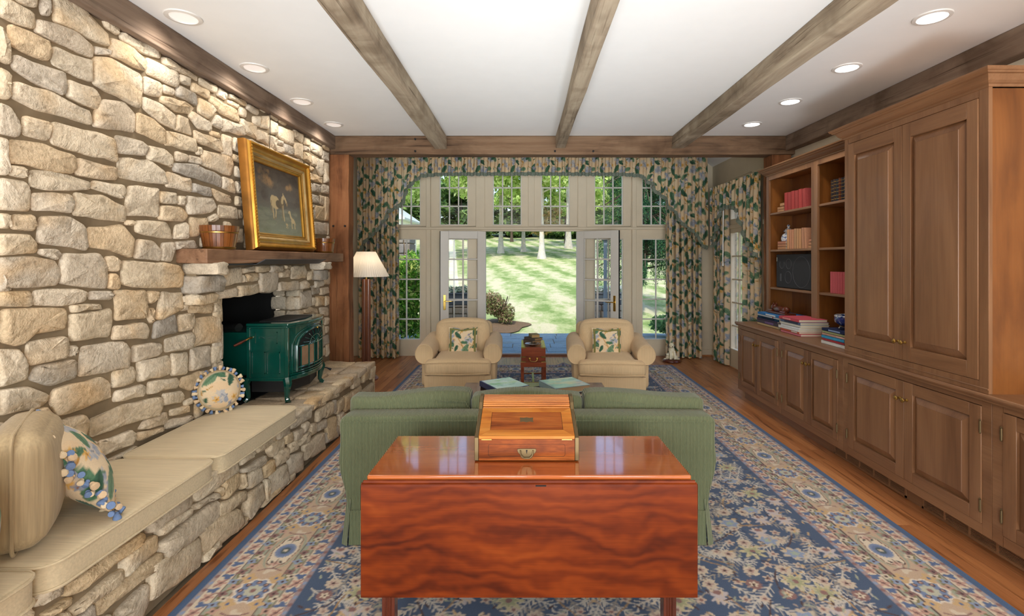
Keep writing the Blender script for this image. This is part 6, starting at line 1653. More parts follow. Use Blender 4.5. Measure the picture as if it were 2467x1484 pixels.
# floral card
def cardcol(n, w):
    cv2 = Canvas(n, int(n*1.3), rgb(214, 208, 168)); r = random.Random(9)
    for k in range(40): cv2.radial(r.uniform(0, n), r.uniform(n*.5, n*1.3), r.uniform(3, 9), r.uniform(3, 9), rgb(*r.choice(((92, 128, 84), (230, 220, 160), (226, 180, 90), (120, 150, 100), (236, 232, 214)))), 5, .3)
    for k in range(9): cv2.leaf(r.uniform(0, n), r.uniform(n*.3, n), 24, 8, r.uniform(1, 2.2), rgb(88, 120, 70))
    return cv2
cc = cardcol(50, 1); g = np.linspace(0, 1, 26); U, Vv = np.meshgrid(g, g, indexing='ij')
t = thing('flower_card', 'flower-printed card leaning behind the middle book stack', 'card', (2.90, 4.80, ZC+.001), (0, R(12), R(6)))
c4 = cc.sample(U*49, Vv*64)
obj('card_front', mesh_np('card_front', np.stack([U*0, .075-U*.15, .265-Vv*.26], -1).reshape(-1, 3), grid_faces(26, 26), M['chintz'], c4.reshape(-1, 3)), t)
part('card_back', MB().box(.0008, .006, -.075, .075, .004, .266), M['paper'], t, world=False)
# blue and white porcelain
def porcelain(name, seed, dens):
    k = NT(name); v = k.coord((1, 1, 1), rnd=False)
    n = k.noise(v, dens, 3, .6, 1.4)
    k.p(Base_Color=k.ramp(n, [(.42, C(52, 84, 148)), (.50, C(226, 230, 232)), (.60, C(238, 238, 234)), (.68, C(88, 120, 176))]), Roughness=.15, Coat_Weight=.5)
    return k.m
M['bw'] = porcelain('blue_white_porcelain', 1, 26)
t = thing('ginger_jar', 'blue and white lidded porcelain jar behind tan books', 'jar', (2.88, 5.42, S2))
part('body', MB().lathe([(.035, 0), (.037, .006), (.034, .014), (.055, .05), (.073, .095), (.074, .125), (.06, .160), (.036, .180), (.034, .192)], (2.88, 5.42, S2), 28), M['bw'], t, True)
part('lid', MB().lathe([(.045, .190), (.050, .194), (.046, .206), (.030, .222), (.012, .230), (.010, .240), (.016, .252), (.012, .266), (0, .272)], (2.88, 5.42, S2), 28), M['bw'], t, True)
k = NT('cobalt_bowl_glaze'); n = k.noise(k.coord((1, 1, 1), rnd=False), 16, 2, .5, .9)
k.p(Base_Color=k.ramp(n, [(.52, C(30, 44, 112)), (.60, C(40, 56, 130)), (.66, C(214, 220, 230))]), Roughness=.15, Coat_Weight=.5)
t = thing('porcelain_bowl', 'low cobalt blue footed bowl on the books beside the armoire', 'bowl', (2.66, 4.02, z3))
q = (2.66, 4.02, z3)
part('body', MB().lathe([(.06, .030), (.10, .036), (.128, .058), (.134, .085), (.128, .104), (.118, .106)], q, 32), k.m, t, True)
part('rim', MB().lathe([(.120, .103), (.132, .104), (.134, .112), (.128, .116), (.112, .114), (.10, .08), (.0, .06)], q, 32), M['bw'], t, True)
part('stand', MB().lathe([(.075, .018), (.095, .022), (.095, .030), (.06, .032)], q, 28), M['mahogleg'], t, True)
for i in range(4):
    a = math.pi/4+i*math.pi/2; c_, s_ = math.cos(a), math.sin(a)
    part('foot', MB().tube([(q[0]+.082*c_, q[1]+.082*s_, z3+.022), (q[0]+.094*c_, q[1]+.094*s_, z3+.012), (q[0]+.098*c_, q[1]+.098*s_, z3+.0035)], [.010, .007, .009], 8), M['silver'], t, True)
# loudspeaker behind its cloth grille
y0, y1 = 4.765, 5.455; z0 = S3+.001; x = 2.765
t = thing('loudspeaker', 'charcoal cloth-fronted loudspeaker lying on the bookcase shelf', 'speaker', (2.88, 5.11, z0))
part('cabinet', MB().box(x+.015, 3.0, y0+.005, y1-.005, z0, z0+.352), M['soot'], t)
part('grille', MB().box(x, x+.018, y0, y1, z0+.002, z0+.356), M['black'], t, bev=.008)
kk = plain('speaker_ring', C(84, 86, 90), .8)
def ring(name, cy, cz, r, a0=0, a1=360, w=.0022):
    P = [(x-.0005, cy+r*math.cos(R(a)), cz+r*math.sin(R(a))) for a in np.linspace(a0, a1, 40)]
    part(name, MB().tube(P, w, 5), kk, t, True)
ring('woofer_ring', 4.965, z0+.175, .155)
ring('driver_ring', 5.20, z0+.255, .052); ring('driver_ring', 5.335, z0+.25, .045, 150, 400); ring('driver_ring', 5.21, z0+.115, .062)
part('port', MB().box(x-.001, x+.001, 5.345, 5.375, z0+.07, z0+.15), kk, t)
part('badge', MB().box(x-.001, x+.001, 5.435, 5.443, z0+.28, z0+.325), M['silver'], t)
# coffee table books and the little pile on the trunk
def lying(loc, size, col, rz, label, group, top=None, pages=None):
    T, Wd, L = size
    t = thing('book', label, 'book', loc, (0, 0, rz), group=group); c = .003
    m = MB().box(-Wd/2, Wd/2, -L/2, L/2, 0, c).box(-Wd/2, Wd/2, -L/2, L/2, T-c, T).box(-Wd/2, -Wd/2+.005, -L/2, L/2, c*.3, T-c*.3)
    part('cover', m, bookmat(col), t, world=False)
    part('pages', MB().box(-Wd/2+.004, Wd/2-.005, -L/2+.005, L/2-.005, c, T-c), pages or M['paper'], t, world=False)
    if top is not None:
        cv2 = Canvas(40, 50, rgb(*top[0])); r = random.Random(len(label))
        for k in range(26): cv2.radial(r.uniform(0, 40), r.uniform(0, 50), r.uniform(3, 12), r.uniform(2, 6), rgb(*r.choice(top[1:])), 5, .25, al=.6)
        g = np.linspace(0, 1, 24); U, Vv = np.meshgrid(g, g, indexing='ij')
        obj('cover_picture', mesh_np('cover_picture', np.stack([(U-.5)*Wd*.94+.004, (Vv-.5)*L*.96, U*0+T+.0006], -1).reshape(-1, 3), grid_faces(24, 24), M['gloss'], cv2.sample(U*39, Vv*49).reshape(-1, 3)), t)
    return t
M['gloss'] = colmat('glossy_print', .25, spec=.5, coat=.4)
zc = .4505
lying((-.17, 4.16, zc), (.030, .30, .33), (60, 52, 58), R(22), 'dark-spined book under the green and blue book on the coffee table', 'coffee table books')
lying((-.165, 4.15, zc+.0305), (.042, .29, .34), (74, 84, 120), R(30), 'large navy-spined art book with pale blue-green cover on the coffee table', 'coffee table books', ((176, 206, 216), (140, 184, 120), (196, 216, 228), (120, 170, 150), (210, 224, 230)))
lying((.30, 4.12, zc), (.028, .30, .36), (56, 50, 54), R(28), 'black-spined book under the tan book on the coffee table', 'coffee table books')
lying((.335, 4.15, zc+.0285), (.050, .32, .30), (150, 178, 184), R(24), 'thick tan-edged book with pale blue painted cover on the coffee table', 'coffee table books', ((146, 182, 188), (176, 196, 190), (110, 156, 170), (206, 190, 170), (190, 206, 206)), plain('tan_pages', C(188, 160, 124), .9))
zt_ = .5685+.001
lying((.10, 5.90, zt_), (.036, .13, .19), (96, 84, 74), R(34), 'brown old book at the bottom of the pile on the trunk', 'old books on the trunk', pages=plain('old_pages', C(150, 118, 78), .9))
lying((.115, 5.91, zt_+.0365), (.028, .13, .19), (84, 76, 70), R(40), 'grey-brown old book in the middle of the pile on the trunk', 'old books on the trunk', pages=BM and plain('old_pages_2', C(150, 118, 78), .9))
lying((.125, 5.93, zt_+.065), (.034, .10, .15), (150, 138, 102), R(14), 'small olive old book on top of the pile on the trunk', 'old books on the trunk', pages=plain('old_pages_3', C(176, 142, 92), .9))
t = thing('silver_dish', 'small fluted silver dish on the trunk in front of the books', 'dish', (.10, 5.71, zt_))
n = 48; V = []; Fc = []
for r0, z, am in ((.03, 0, 0), (.035, .006, 0), (.075, .016, .02), (.088, .022, .04), (.086, .024, .04), (.07, .018, .02), (.03, .010, 0)):
    for i in range(n):
        a = 2*math.pi*i/n; q = r0*(1+am*math.cos(12*a)); V.append((.10+q*math.cos(a), 5.71+q*math.sin(a), zt_+z))
for i in range(6):
    for j in range(n): Fc.append((i*n+j, i*n+(j+1) % n, (i+1)*n+(j+1) % n, (i+1)*n+j))
Fc += [tuple(range(n-1, -1, -1)), tuple(6*n+j for j in range(n))]
part('bowl', MB().add(V, Fc), M['silver'], t, True)
# ------------------------------------------------------------------ bench cushions and pillows
def bench_cushion(y0, y1, label):
    t = thing('bench_cushion', label, 'cushion', (-1.87, (y0+y1)/2, .412), group='long beige bench cushions')
    c = (-1.868, (y0+y1)/2, .412+.052); h = (.268, (y1-y0)/2-.002, .050)
    def plan(p, q):                                         # round the corners in plan
        for i, R0 in ((0, .055), (1, .055)): pass
        ax = abs(p[0]); ay = abs(p[1])
        if ax > .5 and ay > .5:
            dx, dy = h[0]-abs(q[0]), h[1]-abs(q[1]); rr = .075
            if dx < rr and dy < rr:
                u, v = rr-dx, rr-dy; L = math.hypot(u, v)
                if L > rr: u, v = u*rr/L, v*rr/L
                q[0] = math.copysign(h[0]-rr+u, q[0]); q[1] = math.copysign(h[1]-rr+v, q[1])
        return q
    part('pad', MB().rbox(c, h, .018, (0, 0, .012), 18, plan), M['seat'], t, True)
    for z in (c[2]+.043, c[2]-.043):
        P = []; rr = .072; a, b = h[0]+.001, h[1]+.001
        for cx, cy, s in ((a-rr, b-rr, 0), (-(a-rr), b-rr, 1), (-(a-rr), -(b-rr), 2), (a-rr, -(b-rr), 3)):
            for k in range(6):
                g = math.pi/2*(s+k/5); P.append((c[0]+cx+rr*math.cos(g), c[1]+cy+rr*math.sin(g), z))
        part('piping', MB().tube(P, .0055, 6, closed=True), M['seat'], t, True)
    return t
bench_cushion(2.614, 3.555, 'beige bench cushion nearest the green stove')
bench_cushion(1.675, 2.608, 'beige bench cushion in the middle of the stone bench')
bench_cushion(.95, 1.668, 'beige bench cushion at the lower left corner')

def tassels(root, pts, seed, size=.022):
    r = random.Random(seed)
    mats = [plain('blue_tassel', C(112, 136, 176), .95), plain('cream_tassel', C(214, 186, 150), .95), plain('pale_tassel', C(226, 206, 172), .95)]
    mes = []
    for m in mats:
        mb = MB().lathe([(0, 0), (.30, -.10), (.42, -.35), (.36, -.5), (.50, -.75), (.62, -1.1), (.55, -1.32), (0, -1.38)], (0, 0, 0), 9)
        mes.append(mb.mesh('tassel', m, True))
    for i, (p, d) in enumerate(pts):
        q = Vector((0, 0, -1)).rotation_difference((Vector(d)+Vector((r.uniform(-.45, .45), r.uniform(-.45, .45), r.uniform(-.45, .45)))).normalized())
        o = obj('tassel', mes[0] if i % 2 == 0 else mes[1+(i//2) % 2], root, loc=p)
        o.rotation_mode = 'QUATERNION'; o.rotation_quaternion = q
        s = size*r.uniform(.9, 1.25); o.scale = (s, s, s)
# round pillow leaning against the wall by the stove
t = thing('round_pillow', 'round floral pillow with blue and cream tassels beside the stove', 'pillow', (-2.045, 3.37, .522), (0, 0, 0))
t.rotation_euler = (R(-14), 0, R(52))
nr_, na = 22, 64; V = []; Q = []; cl = []
for k, s in enumerate((-1, 1)):
    rr_ = np.linspace(0, 1, nr_); aa = np.linspace(0, 2*np.pi, na, endpoint=False); RR, AA = np.meshgrid(rr_, aa, indexing='ij')
    X = .128*RR*np.cos(AA); Z = .128*RR*np.sin(AA)+.145; T = .06*np.clip(1-RR**2, 0, 1)**.6
    V.append(np.stack([X, s*T, Z], -1).reshape(-1, 3))
    c = chintz(.33+X*1.35, .60-Z*1.35)
    c = np.where((RR > .93)[..., None], rgb(206, 190, 160), c)
    cl.append(c.reshape(-1, 3))
    i, j = np.meshgrid(np.arange(nr_-1), np.arange(na), indexing='ij'); a = (i*na+j).ravel(); b = (i*na+(j+1) % na).ravel()
    q = np.stack([a, a+na, b+na, b], 1)+k*nr_*na; Q.append(q if s > 0 else q[:, ::-1])
obj('pad', mesh_np('pad', np.concatenate(V), np.concatenate(Q), M['chintz'], np.concatenate(cl)), t)
part('cord', MB().tube([(.130*math.cos(a), 0, .145+.130*math.sin(a)) for a in np.linspace(0, 2*np.pi, 48, endpoint=False)], .006, 6, closed=True), M['linen'], t, True, world=False)
tassels(t, [((.132*math.cos(a), .008*(-1)**i, .145+.132*math.sin(a)), (math.cos(a), 0, math.sin(a))) for i, a in enumerate(np.linspace(0, 2*np.pi, 38, endpoint=False))], 4, .020)
# plain linen boxy pillow and two floral tasselled pillows at the left
t = thing('linen_pillow', 'boxy beige linen pillow between the two floral tasselled pillows', 'pillow', (-1.865, 1.86, .528), (0, R(-2), R(126)))
wp = None
part('pad', MB().rbox((0, 0, .212), (.19, .085, .205), .06, (.008, .034, .010), 14, wp), M['linen'], t, True, world=False)
P = []
for cx, cz, s in ((.155, .376, 0), (-.155, .376, 1), (-.155, .048, 2), (.155, .048, 3)):
    for k in range(5):
        g = math.pi/2*(s+k/4); P.append((cx+.044*math.cos(g), 0, cz+.047*math.sin(g)))
part('piping', MB().tube(P, .006, 8, closed=True), M['linen'], t, True, world=False)
def tassel_pillow(loc, rot, uv, label, seed, hw=.20):
    t = thing('tasselled_pillow', label, 'pillow', loc, rot)
    me = pillow_mesh('pad', hw, hw, .088, uv, n=56, seed=seed, sc=1.3)
    obj('pad', me, t, loc=(0, 0, hw))
    pts = []; r = random.Random(seed)
    for k in range(4):
        for i in range(24):
            s = -1+2*(i+.5)/24; pin = .95+.05*s*s
            u, v, d = ((s, pin, (0, 0, 1)), (pin, s, (1, 0, 0)), (s, -pin, (0, 0, -1)), (-pin, s, (-1, 0, 0)))[k]
            pts.append(((u*hw, r.uniform(-.016, .016), hw+v*hw), (d[0], r.uniform(-.8, .8), d[2])))
    tassels(t, pts, seed, .021)
    return t
tassel_pillow((-1.775, 2.12, .540), (R(-30), 0, R(137)), (.10, .15), 'floral pillow edged with blue and cream tassels leaning on the linen pillow', 7, .20)
tassel_pillow((-1.705, 1.50, .530), (R(0), R(-3), R(140)), (.30, .42), 'floral tasselled pillow cut off by the left edge', 8, .19)

# ------------------------------------------------------------------ wood stove
ZH = .443; sy0, sy1 = 3.87, 4.52; sc = (sy0+sy1)/2
t = thing('wood_stove', 'green enamelled cast-iron wood stove standing in the fireplace', 'stove', (-2.0, sc, ZH))
E = M['enamel']; xb, xf = -2.15, -1.845
zb, zt2 = .62, 1.035
bow = lambda s: xf+.085*(1-s*s)                              # s from -1 to 1 across the front
def bowed(z0, z1, ex=0, n=18, y0=sy0, y1=sy1, back=xb):
    pts = [(bow(s)+ex, sc+s*(y1-y0)/2) for s in np.linspace(-1, 1, n)]
    return [(back, y0)]+pts+[(back, y1)]
part('firebox_body', MB().prism(bowed(0, 0), zb, zt2, 'z'), E, t, True, ang=35)
part('rear_body', MB().box(-2.42, xb+.01, sy0+.04, sy1-.04, zb+.02, .98), E, t, bev=.01)
part('top_plate', MB().prism(bowed(0, 0, .022, 18, sy0-.02, sy1+.02), zt2, zt2+.022, 'z'), E, t, bev=.007)
part('top_lip', MB().prism(bowed(0, 0, .012, 18, sy0-.012, sy1+.012), zt2-.016, zt2, 'z'), E, t, bev=.004)
part('griddle', MB().prism([(-2.11, sy0+.10), (-1.875, sy0+.10), (-1.835, sc), (-1.875, sy1-.10), (-2.11, sy1-.10)], zt2+.020, zt2+.030, 'z'), M['blackmetal'], t, bev=.004)
part('base_moulding', MB().prism(bowed(0, 0, .014, 18, sy0-.012, sy1+.012), zb-.012, zb+.016, 'z'), E, t, bev=.005)
part('flue_collar', MB().lathe([(.075, 0), (.075, -.16), (.085, -.16), (.085, -.175), (.07, -.175)], (-2.40, sc, .94), 24, 'x'), M['blackmetal'], t, True)
part('ash_shield', MB().prism([(-2.14, sy0+.05), (-1.86, sy0+.05), (-1.80, sc), (-1.86, sy1-.05), (-2.14, sy1-.05)], .51, .612, 'z'), M['blackmetal'], t)
# side towards the camera: moulded panels, lettering, corner posts
def frame_y(x0, x1, z0, z1, y, w=.006, d=.006):
    return MB().box(x0, x1, y-d, y, z0, z0+w).box(x0, x1, y-d, y, z1-w, z1).box(x0, x0+w, y-d, y, z0, z1).box(x1-w, x1, y-d, y, z0, z1)
sp = part('side_panel', frame_y(-2.125, -1.885, .845, 1.015, sy0, .004, .003), E, t)
part('moulding', frame_y(-2.09, -1.915, .90, .99, sy0, .006), E, sp)
part('moulding', frame_y(-2.115, -2.008, .665, .835, sy0, .006), E, sp)
part('moulding', frame_y(-1.998, -1.895, .665, .835, sy0, .006), E, sp)
part('moulding', MB().box(-2.15, -1.845, sy0-.007, sy0, .838, .848), E, sp)
fc = bpy.data.curves.new('lettering', 'FONT'); fc.body = 'ENCORE'; fc.size = .030; fc.extrude = .002; fc.align_x = 'CENTER'; fc.align_y = 'CENTER'
fo = bpy.data.objects.new('tmp', fc); COL.objects.link(fo)
dg = bpy.context.evaluated_depsgraph_get(); lm = bpy.data.meshes.new_from_object(fo.evaluated_get(dg)); bpy.data.objects.remove(fo)
lm.name = 'lettering'; lm.materials.clear(); lm.materials.append(E)
obj('lettering', lm, sp, loc=(-2.003+2.0, sy0-.002-sc, .944-ZH), rot=(R(90), 0, 0))
for y in (sy0, sy1):
    for x in (-2.14, xf+.002): part('corner_post', MB().box(x-.014, x+.016, y-.008, y+.008, zb, zt2-.012), E, t, bev=.004)
def leg(x, y, dx, dy):
    P = []; rd = []
    for s, o, r0 in ((0, .0, .034), (.18, .012, .032), (.45, .004, .024), (.8, -.002, .018), (.95, .010, .019), (1, .016, .022)):
        P.append((x+dx*o, y+dy*o, zb+.005-(zb+.004-ZH)*s)); rd.append(r0)
    part('leg', MB().tube(P, rd, 8), E, t, True)
leg(-1.845, sy0+.012, 1, -1); leg(-1.845, sy1-.012, 1, 1); leg(-2.15, sy0+.012, -1, -1); leg(-2.15, sy1-.012, -1, 1)
# bowed front: arched door surround, glass, mullions and fan grille
def onf(s, z, e=0): return (bow(s)+e, sc+s*(sy1-sy0)/2, z)
def arch(s): return .865+.125*math.sqrt(max(0, 1-(s/.74)**2))
A = [onf(-.74, .665, .006)]+[onf(s, arch(s), .006) for s in np.linspace(-.74, .74, 22)]+[onf(.74, .665, .006)]
fr = part('arch_frame', MB().tube(A, .011, 8), E, t, True)
part('moulding', MB().tube([onf(s, z, .004) for s, z in [(-.86, .655)]+[(s*1.16, arch(s)+.022) for s in np.linspace(-.74, .74, 22)]+[(.86, .655)]], .006, 6), E, fr, True)
def sheet(f0, f1, s0, s1, e, n=14):
    V = []; ss = np.linspace(s0, s1, n)
    for s in ss: V += [onf(s, f0(s), e), onf(s, f1(s), e)]
    return MB().add(V, [(2*i, 2*i+2, 2*i+3, 2*i+1) for i in range(n-1)])
dr = part('door', sheet(lambda s: .65, lambda s: arch(s), -.74, .74, .0015), M['soot'], t, True)
for a, b in ((-.60, -.07), (.07, .60)):
    part('pane', sheet(lambda s: .70, lambda s: .855, a, b, .004, 8), M['stovelit'] if 'stovelit' in M else plain('reflective_stove_glass', C(150, 118, 92), .12, 0, .8, .6, .25), dr, True)
for s in (-.62, -.335, -.06, .06, .335, .62): part('mullion', MB().tube([onf(s, .675, .008), onf(s, .868, .008)], .0055, 6), E, dr, True)
for z in (.695, .862): part('mullion', MB().tube([onf(s, z, .008) for s in np.linspace(-.72, .72, 14)], .007, 6), E, dr, True)
for k in range(9):
    a = math.pi*(k+.5)/9; part('fan_rib', MB().tube([onf(.05*math.cos(a), .868+.012*math.sin(a), .010), onf(.56*math.cos(a), .868+.105*math.sin(a), .010)], .0035, 6), E, dr, True)
part('fan_arc', MB().tube([onf(.30*math.cos(a), .868+.06*math.sin(a), .010) for a in np.linspace(0, math.pi, 16)], .0035, 6), E, dr, True)
for i, z in enumerate((.668, .650, .636)): part('apron_moulding', MB().tube([onf(s, z, .004+.004*i) for s in np.linspace(-.95, .95, 18)], .006, 6), E, t, True)
part('damper_knob', MB().ball((bow(0)+.03, sc-.02, .985), .010, 10).tube([(bow(0), sc-.02, .985), (bow(0)+.03, sc-.02, .985)], .004, 6), M['brass'], t, True)
hd = part('handle', MB().tube([(-2.115, sy0-.002, .945), (-2.118, sy0-.03, .945), (-2.135, sy0-.05, .932)], [.010, .008, .008], 8), M['brass'], t, True)
part('grip', MB().tube([(-2.132, sy0-.046, .935), (-2.155, sy0-.085, .918), (-2.18, sy0-.125, .902)], [.007, .012, .009], 10), M['mahogleg'], hd, True)
part('air_lever', MB().tube([(-1.86, sy1-.01, .585), (-1.80, sy1+.03, .565), (-1.77, sy1+.05, .545)], [.005, .005, .012], 8), M['blackmetal'], t, True)

# ------------------------------------------------------------------ mantel: painting and two wooden buckets
def bucket(x, y, rt, rb, h, label, lab2):
    t = thing('wooden_bucket', label, 'bucket', (x, y, 1.621), group='brass-hooped wooden buckets on the mantel')
    n = 16; z0 = 1.621
    for i in range(n):
        a0, a1 = 2*math.pi*i/n+.01, 2*math.pi*(i+1)/n-.01
        V = []
        for z, k in ((0, 0), (.66, .75), (.78, 1.0), (1, 1.18)):
            r_ = rb+(rt-rb)*k/1.18
            for a in (a0, (a0+a1)/2, a1): V.append((x+r_*math.cos(a), y+r_*math.sin(a), z0+h*z))
        for z, k in ((1, 1.18), (0, 0)):
            r_ = rb+(rt-rb)*k/1.18-.010
            for a in (a0, (a0+a1)/2, a1): V.append((x+r_*math.cos(a), y+r_*math.sin(a), z0+h*z))
        Fc = []
        for l in range(5):
            for j in range(2): Fc.append((l*3+j, l*3+j+1, l*3+4+j, l*3+3+j))
        part('stave', MB().add(V, Fc), M['bucket'], t)
    part('bottom', MB().lathe([(rb-.006, .004), (rb-.006, .02), (0, .02)], (x, y, z0), 24), M['bucket'], t)
    rk = rb+(rt-rb)*.8/1.18
    part('hoop', MB().lathe([(rk-.004, .68*h), (rk+.002, .69*h), (rk+.003, .735*h), (rk, .745*h)], (x, y, z0), 32), M['brass'], t, True)
    part('hoop', MB().lathe([(rb+.001, .01*h), (rb+.003, .02*h), (rb+.006, .10*h), (rb+.003, .11*h)], (x, y, z0), 32), M['brass'], t, True)
    part('ear', MB().box(x+.02, x+.06, y+rt-.03, y+rt+.012, z0+h*.80, z0+h+.004), M['bucket'], t, bev=.008)
    return t
bucket(-2.085, 3.41, .122, .095, .160, 'wooden bucket with brass hoop on the near end of the mantel, before the painting', '')
bucket(-2.085, 5.20, .108, .088, .150, 'wooden bucket with brass hoop on the far end of the mantel, by the post', '')

PYc, PL, PH = 4.275, 1.075, .845
t = thing('framed_painting', 'gilt-framed painting of a pale horse and dog leaning on the mantel', 'painting', (-2.085, PYc, 1.622), (0, R(-4.5), 0))
# local: x out of the wall, y along it, z up
def frame_loop(prof, mat, name, smooth=True):
    V = []; n = len(prof)
    for cy, cz in ((-1, 0), (1, 0), (1, 1), (-1, 1)):
        for o, x in prof: V.append((x, cy*(PL/2-o), o if cz == 0 else PH-o))
    Fc = []
    for c in range(4):
        d = (c+1) % 4
        for j in range(n-1): Fc.append((c*n+j, d*n+j, d*n+j+1, c*n+j+1))
    return part(name, MB().add(V, Fc), mat, t, smooth, world=False, ang=28)
frame_loop([(.0, .0), (.0, .045), (.004, .058), (.012, .066)], M['giltdark'], 'frame_side')
frame_loop([(.012, .066), (.020, .080), (.030, .086), (.040, .084)], M['gold'], 'frame_moulding')
frame_loop([(.040, .084), (.048, .070), (.060, .060), (.074, .057), (.084, .060)], M['gold'], 'frame_cove')
frame_loop([(.084, .060), (.090, .064), (.098, .060), (.106, .050), (.120, .044)], M['goldold'], 'frame_moulding')
frame_loop([(.120, .044), (.124, .040), (.136, .036), (.142, .028), (.142, .018)], M['gold'], 'frame_sight')
def beads(o, x, r, sp, name):
    mb = MB()
    for sy in (-1, 1):
        m_ = int((PH-2*o)/sp)
        for i in range(m_+1): mb.ball((x, sy*(PL/2-o), o+(PH-2*o)*i/m_), r, 5, (1, 1, 1.3))
    for z in (o, PH-o):
        m_ = int((PL-2*o)/sp)
        for i in range(1, m_): mb.ball((x, -(PL/2-o)+(PL-2*o)*i/m_, z), r, 5, (1, 1.3, 1))
    p = part(name, mb, M['gold'], t, True, world=False); p['kind'] = 'stuff'
beads(.030, .085, .011, .024, 'carved_leaves'); beads(.112, .047, .005, .012, 'beading')
part('backing', MB().box(0, .014, -PL/2+.01, PL/2-.01, .01, PH-.01), M['giltdark'], t, world=False)
# the picture: dusky landscape, pale horse and small hound
n, m_ = 200, 140; cv2 = Canvas(n, m_, rgb(74, 72, 66)); r = random.Random(14)
yy = np.linspace(0, 1, m_)[:, None, None]
top_, mid_, bot_ = rgb(98, 88, 78), rgb(110, 108, 102), rgb(146, 152, 132)
cv2.a[:] = np.where(yy < .5, top_*(1-yy*2)+mid_*yy*2, mid_*(2-yy*2)+bot_*(yy*2-1))
for k in range(90): cv2.radial(r.uniform(0, n), r.uniform(0, m_*.55), r.uniform(10, 30), r.uniform(4, 12), rgb(*r.choice(((84, 76, 70), (118, 108, 96), (100, 92, 86)))), al=.22)
for x, y, s in ((46, 22, 22), (60, 30, 16), (150, 34, 12)):
    for k in range(18): cv2.radial(x+r.uniform(-s, s), y+r.uniform(-s*.6, s*.6), r.uniform(4, 9), r.uniform(3, 6), rgb(188, 152, 108), al=.16)
for k in range(70): cv2.radial(r.uniform(0, n), r.uniform(m_*.6, m_), r.uniform(8, 24), r.uniform(2, 5), rgb(*r.choice(((126, 134, 112), (162, 166, 144), (140, 142, 122)))), al=.25)
hc, hs = rgb(196, 176, 136), rgb(150, 132, 102)
cv2.radial(84, 72, 17, 14, hc); cv2.radial(74, 70, 12, 13, hc); cv2.radial(98, 74, 14, 9, rgb(110, 100, 84)); cv2.radial(112, 70, 11, 11, rgb(120, 108, 88))
for x0, x1, y1 in ((70, 72, 106), (82, 80, 103)): cv2.line([(x0, 78), (x0+1, 92), (x1, y1)], 4.2, hc); cv2.radial(x1+1, y1+1, 3, 2, hs)
cv2.line([(116, 76), (116, 92), (118, 108)], 4.0, hc); cv2.line([(112, 78), (110, 94), (110, 106)], 3.2, hs)
cv2.line([(113, 68), (116, 60), (121, 56)], 9, hc); cv2.line([(120, 56), (128, 60), (134, 70)], 6.5, hc); cv2.radial(134, 71, 3.4, 4.2, hs); cv2.radial(119, 51, 1.8, 3.6, hc); cv2.line([(66, 70), (63, 84), (66, 94)], 2.6, hs)
dc = rgb(200, 182, 142)
cv2.line([(146, 90), (149, 98), (158, 104)], 6.5, dc); cv2.radial(158, 106, 8, 5.5, dc); cv2.radial(144, 87, 4.2, 3.4, dc); cv2.line([(143, 87), (139, 89)], 3, dc)
for x in (150, 153, 163, 166): cv2.line([(x, 106), (x+1, 122)], 2.2, dc)
cv2.line([(165, 104), (171, 114)], 1.6, dc)
for k in range(14): cv2.radial(128+r.uniform(-6, 6), 118+r.uniform(-5, 5), 1.4, 1.4, hc)
cw, chh = PL-.284, PH-.284
U, Vv = np.meshgrid(np.linspace(0, 1, 150), np.linspace(0, 1, 110), indexing='ij')
# the viewer faces the wall, so the picture's left is the near (-Y) side
obj('canvas', mesh_np('canvas', np.stack([U*0+.018, (U-.5)*cw, PH/2+(.5-Vv)*chh], -1).reshape(-1, 3), grid_faces(150, 110, flip=True), colmat('oil_paint', .75, spec=.12, grain=120, gstr=.05), cv2.sample(U*(n-1), Vv*(m_-1)).reshape(-1, 3)), t)
t = thing('picture_wire', 'thin picture wire hanging from a hook above the painting', 'wire', (-2.14, 4.19, 2.84))
part('cord', MB().tube([(-2.135, 4.19, 2.842), (-2.138, 4.195, 2.6), (-2.15, 4.20, 2.38)], .0022, 5), M['blackmetal'], t)
part('hook', MB().tube([(-2.16, 4.19, 2.848), (-2.128, 4.19, 2.852), (-2.124, 4.19, 2.838)], .004, 6), M['blackmetal'], t)

# white dog ornament on the floor by the right curtain
x, y = 2.245, 7.58
t = thing('dog_ornament', 'white glazed dog with puppy on a dark oval base by the curtain', 'ornament', (x, y, 0))
part('base', MB().lathe([(.0, .0), (.125, 0), (.135, .012), (.13, .03), (.115, .042), (0, .046)], (x, y, 0), 28).xform(Matrix.Identity(4)), M['mahogleg'], t, True)
I = M['ivory']
mb = MB().ball((x+.01, y, .105), .062, 14, (1.05, .9, 1.05)).ball((x, y-.01, .175), .05, 14, (1, .85, 1.2)).tube([(x-.028, y-.04, .17), (x-.032, y-.065, .10), (x-.034, y-.075, .05)], [.02, .016, .018], 8).tube([(x+.03, y-.04, .17), (x+.034, y-.065, .10), (x+.036, y-.075, .05)], [.02, .016, .018], 8)
mb.ball((x+.055, y-.02, .075), .036, 10, (1, 1.2, .9)).ball((x+.085, y-.045, .052), .02, 8, (1.6, 1, .6))
part('body', mb, I, t, True)
hd = part('head', MB().ball((x-.006, y-.025, .252), .042, 14, (1, 1, 1)).ball((x-.010, y-.062, .238), .024, 10, (1.1, 1, .8)), I, t, True)
for s in (-1, 1): part('ear', MB().ball((x-.006+s*.042, y-.02, .245), .020, 8, (.5, .8, 1.5)), M['greymetal'], hd, True)
part('nose', MB().ball((x-.010, y-.086, .242), .008, 8), M['soot'], hd, True)
for s in (-1, 1): part('eye', MB().ball((x-.008+s*.016, y-.063, .262), .004, 6), M['soot'], hd, True)
